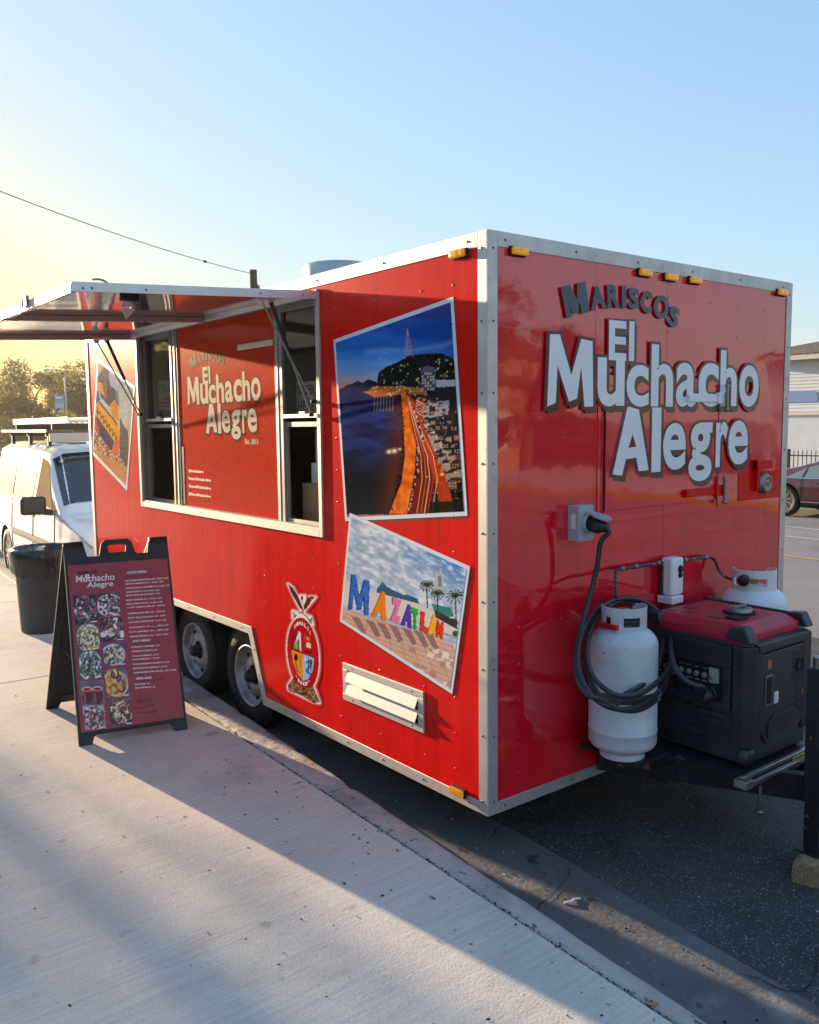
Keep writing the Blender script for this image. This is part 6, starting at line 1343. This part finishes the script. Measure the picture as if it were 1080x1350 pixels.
# maroon car across the road (rear to the left)
co_ = Vector((15.25 + .92, 8.15, 0))
CRM = Matrix.Rotation(PI, 4, 'Z')
cs = [(0, .62, .72), (.06, .78, .78), (.2, .86, .86), (.6, .93, .91), (1.15, 1.0, .92), (1.3, 1.06, .92), (1.85, 1.36, .92), (2.2, 1.43, .92), (2.9, 1.45, .92), (3.5, 1.37, .92), (4.15, 1.10, .92), (4.35, 1.06, .91), (4.7, 1.02, .86), (4.82, .8, .8)]
CA = thing('parked_car', 'dark maroon saloon car parked across the road in front of the iron fence', 'car', (co_.x, co_.y - 4.8, 0))
cs2 = [(0, .60, .72), (.06, .74, .78), (.2, .82, .86), (.6, .88, .91), (1.1, .94, .92), (1.25, 1.0, .92), (1.8, 1.32, .92), (2.15, 1.385, .92), (2.5, 1.36, .92), (3.05, 1.22, .92), (3.6, 1.05, .92), (4.0, .97, .92), (4.35, .95, .91), (4.7, .92, .86), (4.82, .74, .8)]
car = Car(cs2, .20, .80, 1.385, .2, Vector((co_.x - .28, 3.05, 0)), 0, M_MAROON)
car.body(CA, (.95, 3.80), .33); car.wheels(CA, (.95, 3.80), .33, M_STEEL)
car.screen('windscreen', M_TINT, CA, 1.28, 1.80); car.screen('rear_screen', M_TINT, CA, 3.98, 2.9)
M_CGL = mat('car_glass_light', (0.16, 0.22, 0.21), 0.06, coat=.6)
for sd_ in (-1, 1):
    car.patch('side_window', M_CGL, CA, [(1.55, 4.12), (2.42, 4.12), (2.42, 4.95), (2.0, 4.95)], sd_); car.patch('side_window', M_CGL, CA, [(2.5, 4.12), (3.36, 4.12), (3.30, 4.93), (2.5, 4.95)], sd_); car.patch('quarter_window', M_CGL, CA, [(3.42, 4.12), (3.80, 4.12), (3.60, 4.6), (3.36, 4.93)], sd_)
    car.patch('chrome_strip', M_CHROME, CA, [(1.4, 4.03), (3.95, 4.03), (3.92, 4.09), (1.45, 4.09)], sd_, .012); car.patch('sill_strip', M_CHROME, CA, [(1.35, 2.1), (3.4, 2.1), (3.4, 2.16), (1.35, 2.16)], sd_, .012); car.patch('sill', M_BTRIM, CA, [(1.32, 1.3), (3.42, 1.3), (3.42, 2.05), (1.32, 2.05)], sd_, .008)
    car.patch('door_handle', M_CHROME, CA, [(3.05, 3.72), (3.25, 3.72), (3.25, 3.80), (3.05, 3.80)], sd_, .02); car.patch('door_handle', M_CHROME, CA, [(2.1, 3.72), (2.3, 3.72), (2.3, 3.80), (2.1, 3.80)], sd_, .02)
    car.patch('tail_light', MATS['tail_red'], CA, [(4.5, 3.5), (4.74, 3.5), (4.74, 4.1), (4.4, 4.1)], sd_, .008); car.patch('headlight', M_HEADL, CA, [(.08, 3.5), (.5, 3.7), (.45, 4.2), (.12, 4.1)], sd_, .008)
for a in (2.46, 3.42):
    g = MB(); pts = [car.pt(a, t, -1, .0015) for t in np.linspace(2.2, 4.0, 7)]
    for p0, p1 in zip(pts, pts[1:]): g.bar(p0, p1, .012, .004, (0, 1, 0))
    g.build('door_seam', M_DARK, CA)
# distant silver car
fo = Vector((13.2, 49, 0)); FC = thing('distant_car', 'pale car far down the road beyond the van, only its roof showing', 'car', tuple(fo))
fcar = Car(cs, .22, .90, 1.45, .2, fo, R(-4), M_SILV); fcar.body(FC, (.95, 3.8), .33); fcar.wheels(FC, (.95, 3.8), .33, M_STEEL); fcar.screen('windscreen', M_TINT, FC, 1.34, 1.86)
for sd_ in (-1, 1): fcar.patch('side_window', M_TINT, FC, [(1.55, 4.12), (3.6, 4.12), (3.4, 4.95), (2.0, 4.95)], sd_)

# ================================================================== FAR SIDE: house, fence
HB = thing('white_house', 'low white house with lap siding and brown shingle roof behind the iron fence', 'house', (30, 4, 0))
M_SID = mat('siding_white', (0.66, 0.68, 0.70), 0.6, var=0.08, vscale=2); M_STU = mat('stucco_white', (0.62, 0.64, 0.68), 0.85, var=0.12, vscale=1.5, bump=0.004, bscale=30)
M_ROOF = mat('brown_shingles', (0.16, 0.12, 0.085), 0.9, var=0.5, vscale=3, bump=0.02, bscale=8)
hx0, hx1, hy0, hy1 = 24, 38, -12, 13.2
g = MB(); g.box(hx0 + .02, hx1, hy0, hy1, .12, 3.9); g.build('wall', M_STU, HB)
g = MB(); n = 15; zz0 = 2.30
for k in range(n):
    z = zz0 + k * .105; g.prism([(hx0 - .005, hy0, z), (hx0 - .022, hy0, z), (hx0 - .004, hy0, z + .105), (hx0 + .0, hy0, z + .105)], (0, hy1 - hy0, 0))
sg_ = g.build('siding', M_SID, HB); sg_['kind'] = 'stuff'
g = MB(); g.box(hx0 - .05, hx0 - .001, hy0, hy1 + .05, 2.18, 2.295); g.build('band', mat('trim_cream', (.62, .55, .42), .6), HB)
g = MB(); g.box(hx0 - .55, hx0 - .53, hy0 - .5, hy1 + .5, 3.86, 4.0); g.box(hx0 - .53, hx1 + .5, hy1 + .48, hy1 + .5, 3.86, 4.0); g.build('fascia', MATS['trim_cream'], HB)
g = MB(); ex = .52; zr = 3.99; hxm = (hx0 + hx1) / 2; rh = 1.9; rr = 7.5
A = [(hx0 - ex, hy0 - ex, zr), (hx1 + ex, hy0 - ex, zr), (hx1 + ex, hy1 + ex, zr), (hx0 - ex, hy1 + ex, zr), (hxm, hy0 + rr, zr + rh), (hxm, hy1 - rr, zr + rh)]
A += [(x, y, z + .06) for x, y, z in A[:4]] ; A = A[:6] + A[6:]
g.add(A, [(6, 7, 4), (7, 8, 5, 4), (8, 9, 5), (9, 6, 4, 5), (0, 3, 2, 1), (0, 1, 7, 6), (1, 2, 8, 7), (2, 3, 9, 8), (3, 0, 6, 9)]); g.build('roof', M_ROOF, HB)
g = MB(); g.prism([(hx0 - .03, 10.72, 2.58), (hx0 - .03, 10.78, 2.9), (hx0 - .03, 12.8, 3.0), (hx0 - .03, 12.8, 2.6)], (-.02, 0, 0)); g.build('blue_patch', mat('patch_blue', (.16, .27, .50), .6), HB)  # blue four-sided patch set on the siding
for y0 in (-8, -2, 4):
    g = MB(); g.box(hx0 - .06, hx0 - .024, y0, y0 + 1.6, 2.5, 3.4); wf = g.build('window', M_WHITE, HB); g = MB(); g.box(hx0 - .07, hx0 - .061, y0 + .08, y0 + 1.52, 2.58, 3.32); g.build('pane', M_TINT, wf)
FE = thing('iron_fence', 'black iron picket fence in front of the white house', 'fence', (19.2, 5, .14))
M_IRON = mat('iron_black', (.015, .015, .017), .5)
for k in range(128):
    y = -1 + k * .115
    if k == 0:
        g = MB(); g.box(-.008, .008, -.008, .008, .05, 1.08); g.lathe((0, 0, 1.08), (0, 0, 1), [(.012, 0), (.0001, .05)], 6); pk = g.build('picket', M_IRON, None); pk.parent = FE; pk.location = (0, y - 5, 0); continue
    c = pk.copy(); COL.objects.link(c); c.parent = FE; c.location = (0 + .0, y - 5, 0)
g = MB(); g.box(19.18, 19.22, -1.2, 14, 1.10, 1.13); g.box(19.18, 19.22, -1.2, 14, .28, .31); pieces(g.build('fence_rail', M_IRON, FE))
for y in (1.5, 4, 6.5, 9.0, 11.5, 14): g = MB(); g.box(19.16, 19.24, y, y + .07, .14, 1.28); g.build('fence_post', M_IRON, FE, bevel=.004)

# ================================================================== OTHER SIDES OF THE STREET (seen in the glossy paint)
def house(loc, sx_, sy_, h, rh, m, label, windows_face, roofc=M_ROOF, flat=False):
    H = thing('house' if not flat else 'shop_building', label, 'building', loc); x0, x1, y0, y1 = loc[0] - sx_ / 2, loc[0] + sx_ / 2, loc[1] - sy_ / 2, loc[1] + sy_ / 2
    g = MB(); g.box(x0, x1, y0, y1, -.02, h); g.build('wall', m, H)
    g = MB()
    if flat: g.box(x0 - .15, x1 + .15, y0 - .15, y1 + .15, h, h + .35)
    else:
        e_ = .5; r2 = min(sx_, sy_) * .45; lx = sx_ > sy_
        A = [(x0 - e_, y0 - e_, h), (x1 + e_, y0 - e_, h), (x1 + e_, y1 + e_, h), (x0 - e_, y1 + e_, h)] + ([(x0 + r2, loc[1], h + rh), (x1 - r2, loc[1], h + rh)] if lx else [(loc[0], y0 + r2, h + rh), (loc[0], y1 - r2, h + rh)])
        g.add(A, ([(0, 1, 5, 4), (1, 2, 5), (2, 3, 4, 5), (3, 0, 4)] if lx else [(0, 1, 4), (1, 2, 5, 4), (2, 3, 5), (3, 0, 4, 5)]) + [(3, 2, 1, 0)])
    g.build('roof', roofc, H)
    if windows_face == 'y':
        k = int(sx_ // 3)
        for i in range(k):
            cx = x0 + (i + .5) * sx_ / k; g = MB(); g.box(cx - .7, cx + .7, y1 + .001, y1 + .06, 1.1, 2.3); wf = g.build('window', M_WHITE, H); g = MB(); g.box(cx - .62, cx + .62, y1 + .061, y1 + .07, 1.18, 2.22); g.build('pane', M_TINT, wf)
    else:
        k = int(sy_ // 4)
        for i in range(k):
            cy = y0 + (i + .5) * sy_ / k; g = MB(); g.box(x1 + .001, x1 + .06, cy - 1.1, cy + 1.1, .5, 2.5); wf = g.build('window', M_WHITE, H); g = MB(); g.box(x1 + .061, x1 + .07, cy - 1.0, cy + 1.0, .6, 2.4); g.build('pane', M_TINT, wf)
    return H
M_PEACH = mat('peach_stucco', (.26, .15, .11), .85, var=.15, vscale=1); M_TAN = mat('tan_stucco', (.30, .22, .15), .85, var=.15, vscale=1)
house((16, -26, 0), 12, 9, 3.4, 2.2, M_PEACH, 'peach stucco house with hipped brown roof at the near end of the street', 'y')
house((3, -30, 0), 9, 9, 3.0, 1.8, M_TAN, 'small tan stucco house with hipped brown roof behind the viewpoint', 'y')
house((31, -34, 0), 10, 9, 5.2, 2.0, M_PEACH, 'two storey peach house with hipped roof beyond the near crossing', 'y')
house((-17, 14, 0), 8, 52, 5.0, 0, M_TAN, 'long flat roofed tan shop building across the car park', 'x', M_TAN, True)

# ================================================================== TREES
M_BARK = mat('bark', (.10, .075, .05), .9, var=.4, vscale=6, bump=.02, bscale=10)
LEAFM = []
def leafmat(name, c, c2):
    m = mat(name, c, .6, col2=c2, vscale=.9, detail=3); LEAFM.append(m); b = m.node_tree.nodes['Principled BSDF']
    tr = m.node_tree.nodes.new('ShaderNodeBsdfTranslucent'); tr.inputs[0].default_value = (c[0] * 2.2, c[1] * 2.0, c[2] * .8, 1); mx = m.node_tree.nodes.new('ShaderNodeMixShader'); mx.inputs[0].default_value = .35
    out = [n_ for n_ in m.node_tree.nodes if n_.type == 'OUTPUT_MATERIAL'][0]; m.node_tree.links.new(b.outputs[0], mx.inputs[1]); m.node_tree.links.new(tr.outputs[0], mx.inputs[2]); m.node_tree.links.new(mx.outputs[0], out.inputs[0]); return m
ML1 = leafmat('leaf_olive', (.10, .10, .055), (.055, .06, .036)); ML2 = leafmat('leaf_green', (.065, .082, .042), (.033, .048, .028)); ML3 = leafmat('leaf_dry', (.13, .12, .05), (.06, .06, .03))
def tree(x, y, h, rad, seed, m, label, nleaf=3200, leaf=.22, base=.12, group=None, name='tree'):
    rg = np.random.RandomState(seed); t = thing(name, label, 'tree', (x, y, 0), group)
    g = MB(); th = h * .42; p0 = Vector((x, y, 0)); p1 = Vector((x + rg.uniform(-.2, .2), y, th)); g.tube([p0, (p0 + p1) / 2 + Vector((rg.uniform(-.1, .1), 0, 0)), p1], .1, 8, rs=[h * .035, h * .026, h * .02])
    lobes = []
    nl = rg.randint(11, 16)
    for k in range(nl):
        a = rg.uniform(0, 6.28); zf = rg.uniform(base, .92); rr = rad * (1.05 - abs(zf - .5) * 1.0) * rg.uniform(.35, .85)
        c = Vector((x + rr * math.cos(a), y + rr * math.sin(a), h * zf)); lobes.append((c, rad * rg.uniform(.24, .46)))
        if k < 7: g.tube([p1 - Vector((0, 0, rg.uniform(0, th * .4))), (p1 + c) / 2 + Vector((0, 0, .2)), c], .05, 6, rs=[h * .014, h * .009, h * .004])
    g.build('trunk', M_BARK, t)
    V = np.zeros((nleaf * 4, 3)); 
    tot = sum(l[1] ** 2 for l in lobes); i = 0
    for c, r_ in lobes:
        n = int(nleaf * r_ ** 2 / tot)
        ncl = max(4, n // 14)
        for q in range(ncl):
            d = rg.normal(size=3); d /= np.linalg.norm(d); cc = np.array(c) + d * r_ * rg.uniform(.45, 1.08) * np.array((1, 1, .8))
            for w_ in range(14):
                if i >= nleaf: break
                p = cc + rg.normal(size=3) * leaf * 1.1; a = rg.normal(size=3); a /= np.linalg.norm(a); b = np.cross(a, rg.normal(size=3)); b /= np.linalg.norm(b) + 1e-9; s_ = leaf * rg.uniform(.35, .8)
                V[i * 4] = p - a * s_ ; V[i * 4 + 1] = p - b * s_ * .55; V[i * 4 + 2] = p + a * s_; V[i * 4 + 3] = p + b * s_ * .55; i += 1
    me = bpy.data.meshes.new('crown'); V = V[:i * 4] - np.array((x, y, 0)); me.from_pydata(V.tolist(), [], [(k * 4, k * 4 + 1, k * 4 + 2, k * 4 + 3) for k in range(i)]); me.materials.append(m)
    o = bpy.data.objects.new('crown', me); COL.objects.link(o); o.parent = t; return t
def azpos(az, d): return CX + d * math.sin(R(az)), CY + d * math.cos(R(az))
far = [(11.9, 96, 6.6, 3.8, 'leftmost rounded olive tree of the row beyond the van'), (13.5, 100, 7.2, 4.0, 'low bushy olive tree beyond the van rack, second from the left'), (14.7, 94, 8.3, 3.4, 'yellow lit green tree above the van roof rack'), (15.7, 102, 8.6, 3.9, 'tall dark tree just left of the street lamp banner'),
       (16.9, 98, 8.3, 3.5, 'dark tree directly behind the street lamp'), (17.9, 95, 8.9, 3.6, 'tall tree against the trailer edge right of the street lamp'), (19.4, 100, 8.0, 4.0, 'tree behind the rear corner of the food trailer'), (10.2, 92, 7.4, 4.2, 'tree past the left end of the row beyond the van')]
for i, (az, d, h_, r_, lb_) in enumerate(far):
    x, y = azpos(az, d); tree(x, y, h_, r_, 100 + i, (ML1, ML3, ML2, ML1, ML2, ML1, ML2, ML1)[i], lb_, 5200, .26, .08, 'trees along the far end of the road')
for i, (az, d, h_, r_, lb_) in enumerate([(17.6, 74, 2.6, 3.2, 'low brown shrub at the foot of the trees beside the street lamp'), (15.9, 76, 2.2, 3.0, 'low shrub behind the van roof'), (13.8, 78, 2.4, 3.4, 'low shrub under the yellow lit tree'), (19.2, 76, 2.5, 3.2, 'low shrub behind the trailer corner')]):
    x, y = azpos(az, d); tree(x, y, h_, r_, 140 + i, ML3, lb_, 2200, .24, .1, 'shrubs below the far trees', 'shrub')
tree(-7.4, 26.0, 8.6, 3.3, 160, ML2, 'leafy tree added out of view on the left to shade the pavement', 2400, .26, .46)  # added outside the view so its crown shades the left pavement
tree(-9.6, 33.0, 9.6, 3.6, 161, ML2, 'second leafy tree added further up on the left, unseen, shading the pavement', 1500, .26, .4)  # second added tree, unseen, for the same pavement shade
tree(23, -22, 8, 3.2, 162, ML2, 'garden tree beside the peach house at the near end of the street', 3500, .24, .2)
tree(-6, -24, 7, 3.4, 163, ML1, 'garden tree by the small tan house behind the viewpoint', 3500, .24, .2)

# ================================================================== STREET LAMP WITH BANNER, POLE, WIRE
lx_, ly_ = azpos(16.85, 80); SL = thing('street_lamp', 'tall street lamp with curved arm and blue banner in front of the far trees', 'street lamp', (lx_, ly_, 0))
M_GALV = mat('lamp_metal', (.42, .43, .42), .5, .4)
sd2 = Vector((math.cos(R(16.85)), -math.sin(R(16.85)), 0))       # towards the right of the view
top = Vector((lx_, ly_, 6.35)); g = MB(); g.tube([Vector((lx_, ly_, 0)), top], .07, 10, rs=[.11, .07]); g.build('pole', M_GALV, SL)
g = MB(); g.tube(chaikin([top, top + Vector((0, 0, .30)), top - sd2 * .45 + Vector((0, 0, .55)), top - sd2 * 1.15 + Vector((0, 0, .58))], 3), .045, 8); g.build('arm', M_GALV, SL)
g = MB(); g.obox(top - sd2 * 1.4 + Vector((0, 0, .56)), sd2 * .30, (0, .12, 0), (0, 0, .06)); g.build('lamp_head', M_GALV, SL, bevel=.03)
bc_ = Vector((lx_, ly_, 3.85)) - sd2 * .52
def ban(U, V):
    p = Paint(U, V, (120, 160, 190)); p.vgrad([(0, (90, 140, 180)), (50, (170, 200, 220)), (75, (70, 90, 100)), (100, (40, 70, 110))]); p.blob(35, 62, 22, 8, (20, 30, 40)); p.blob(60, 72, 26, 7, (235, 238, 240)); p.poly([(8, 6), (92, 6), (92, 14), (8, 14)], (235, 240, 245)); p.poly([(8, 84), (92, 84), (92, 92), (8, 92)], (225, 232, 240)); return p.C
g = MB(); g.obox(bc_, sd2 * .34, Vector((sd2.y, -sd2.x, 0)) * .01, (0, 0, .98)); bn_ = g.build('banner', M_PRINTW, SL)
print_grid('banner_print', lambda s, t: bc_ + sd2 * (.66 * s - .33) + Vector((0, 0, 1.92 * t - .96)) + Vector((sd2.y, -sd2.x, 0)) * .014, 24, 60, ban, M_PRINTM, bn_, X=(100, 100))
g = MB()
for dz in (-.99, .99): q = bc_ + Vector((0, 0, dz)); g.tube([q - sd2 * .36, q + sd2 * .5], .02, 6)
pieces(g.build('banner_rod', M_GALV, SL))
px_, py_ = azpos(28.35, 42); UP = thing('utility_pole', 'dark wooden utility pole rising behind the trailer roof', 'utility pole', (px_, py_, 0))
M_POLE = mat('pole_wood', (.055, .045, .04), .9, var=.3, vscale=8); UH = 2 + 42 * math.tan(R(9.77))
g = MB(); g.tube([(px_, py_, 0), (px_, py_, UH)], .14, 12, rs=[.19, .17]); g.build('pole', M_POLE, UP)
g = MB(); s3 = Vector((math.cos(R(28.35)), -math.sin(R(28.35)), 0)); q = Vector((px_, py_, UH)); g.tube([q + s3 * .17 - Vector((0, 0, .6)), q + s3 * .30 - Vector((0, 0, 1.4)), q + s3 * .30 - Vector((0, 0, 4))], .02, 6); g.obox(q + s3 * .2 - Vector((0, 0, .9)), s3 * .05, (0, .05, 0), (0, 0, .2)); g.build('pole_fitting', M_POLE, UP)
x2, y2 = azpos(5, 25); P2 = thing('utility_pole', 'dark wooden utility pole on the pavement left of the view', 'utility pole', (x2, y2, 0))
z2 = 2 + 25 * math.tan(R(16.2)); g = MB(); g.tube([(x2, y2, 0), (x2, y2, z2 + .4)], .14, 12, rs=[.17, .14]); g.build('pole', M_POLE, P2)
A = Vector((px_, py_, UH - .18)); Bp = Vector((x2, y2, z2)); pts = []
for k in range(41):
    t = k / 40; q = A.lerp(Bp, t); q.z -= .55 * 4 * t * (1 - t) * .6; pts.append(q)
g = MB(); g.tube(pts, .014, 6); tag(g.build('overhead_wire', M_BTRIM), 'thin overhead wire running from the utility pole to the upper left', 'wire')
q = pts[8]; g = MB(); g.lathe(q, (pts[9] - pts[8]), [(.0001, -.1), (.05, -.08), (.05, .08), (.0001, .1)], 8); tag(g.build('wire_splice', M_BTRIM), 'small dark splice clamped on the overhead wire', 'wire splice')

# ================================================================== LITTER AND LEAVES
M_LEAFD = mat('dry_leaf', (.22, .12, .05), .8, var=.5, vscale=50)
g = MB(); gd = MB(); gwt = MB()
for k in range(420):
    y = rnd.uniform(-2.2, 4.5) if k % 3 else rnd.uniform(-.5, 2); u = abs(rnd.gauss(0, .22)) if k % 2 else rnd.uniform(0, 3.4); x = joint_x(y) - .01 - u; s_ = rnd.uniform(.002, .007) * (2 if k % 17 == 0 else 1)
    a = rnd.uniform(0, 6.28); z = .1522; tgt = (g, gd, gd)[k % 3] if k % 29 else gwt
    tgt.add([(x + s_ * 1.6 * math.cos(a), y + s_ * 1.6 * math.sin(a), z), (x - s_ * .5 * math.sin(a), y + s_ * .5 * math.cos(a), z + s_ * .5), (x - s_ * 1.4 * math.cos(a), y - s_ * 1.4 * math.sin(a), z + .0006), (x + s_ * .6 * math.sin(a), y - s_ * .6 * math.cos(a), z)], [(0, 1, 2, 3), (3, 2, 1, 0)][:1])
for k in range(500):
    y = rnd.uniform(-3, 3.5); x = street(y) + rnd.uniform(.02, .5) if k % 2 else street(y) + rnd.uniform(.4, 4); s_ = rnd.uniform(.003, .009); a = rnd.uniform(0, 6.28); tgt = (gd, g, gwt)[k % 3]
    q = Vector((x, y, .011)); vs = [q + Vector((s_ * math.cos(a + b), s_ * math.sin(a + b), 0)) for b in (0, 2.1, 4.2)] + [q + Vector((0, 0, s_ * .8))]; tgt.add(vs, [(0, 1, 3), (1, 2, 3), (2, 0, 3)])
for gg, m_, nm in ((g, M_LEAFD, 'leaf_litter'), (gd, M_DARK, 'dark_grit'), (gwt, mat('pale_grit', (.42, .40, .37), .8), 'pale_grit')): o = gg.build(nm, m_); o['kind'] = 'stuff'
g = MB()       # grit in the kerb joint
for k in range(900):
    y = rnd.uniform(-2.3, 4.5); x = joint_x(y) + rnd.gauss(0, .007); s_ = rnd.uniform(.002, .006); q = Vector((x, y, .143 + rnd.uniform(0, .008))); a = rnd.uniform(0, 6.28)
    vs = [q + Vector((s_ * math.cos(a + b), s_ * math.sin(a + b), 0)) for b in (0, 2.1, 4.2)] + [q + Vector((0, 0, s_))]; g.add(vs, [(0, 1, 3), (1, 2, 3), (2, 0, 3)])
o = g.build('joint_grit', M_BED); o['kind'] = 'stuff'
p_ = G(855, 1324, .156); g = MB(); g.tube([p_, p_ + Vector((.028, -.016, .001))], .004, 8); tag(g.build('cigarette_end', mat('filter_orange', (.55, .25, .08), .8)), 'orange cigarette end lying on the kerb joint near the bottom edge', 'cigarette end')
p_ = G(755, 1190, .012); g = MB(); g.tube(chaikin([p_ + Vector((-.03, .02, .0)), p_ + Vector((0, .0, .006)), p_ + Vector((.02, .012, .003)), p_ + Vector((.05, 0, .0))]), .004, 6); tag(g.build('twisted_wrapper', M_WHITE), 'small twisted white wrapper lying in the gutter', 'litter')
bpy.context.view_layer.update()
# ================================================================== AIR
hm = bpy.data.materials.new('haze_air'); hm.use_nodes = True; hn = hm.node_tree; hn.nodes.clear()
pv = hn.nodes.new('ShaderNodeVolumePrincipled'); ho = hn.nodes.new('ShaderNodeOutputMaterial'); hn.links.new(pv.outputs[0], ho.inputs['Volume'])
pv.inputs['Color'].default_value = (0.97, 0.91, 0.78, 1); pv.inputs['Density'].default_value = 0.00035; pv.inputs['Anisotropy'].default_value = 0.6
g = MB(); g.box(-130, 170, -130, 190, -1.1, 11.5); o = g.build('haze', hm); o['kind'] = 'stuff'
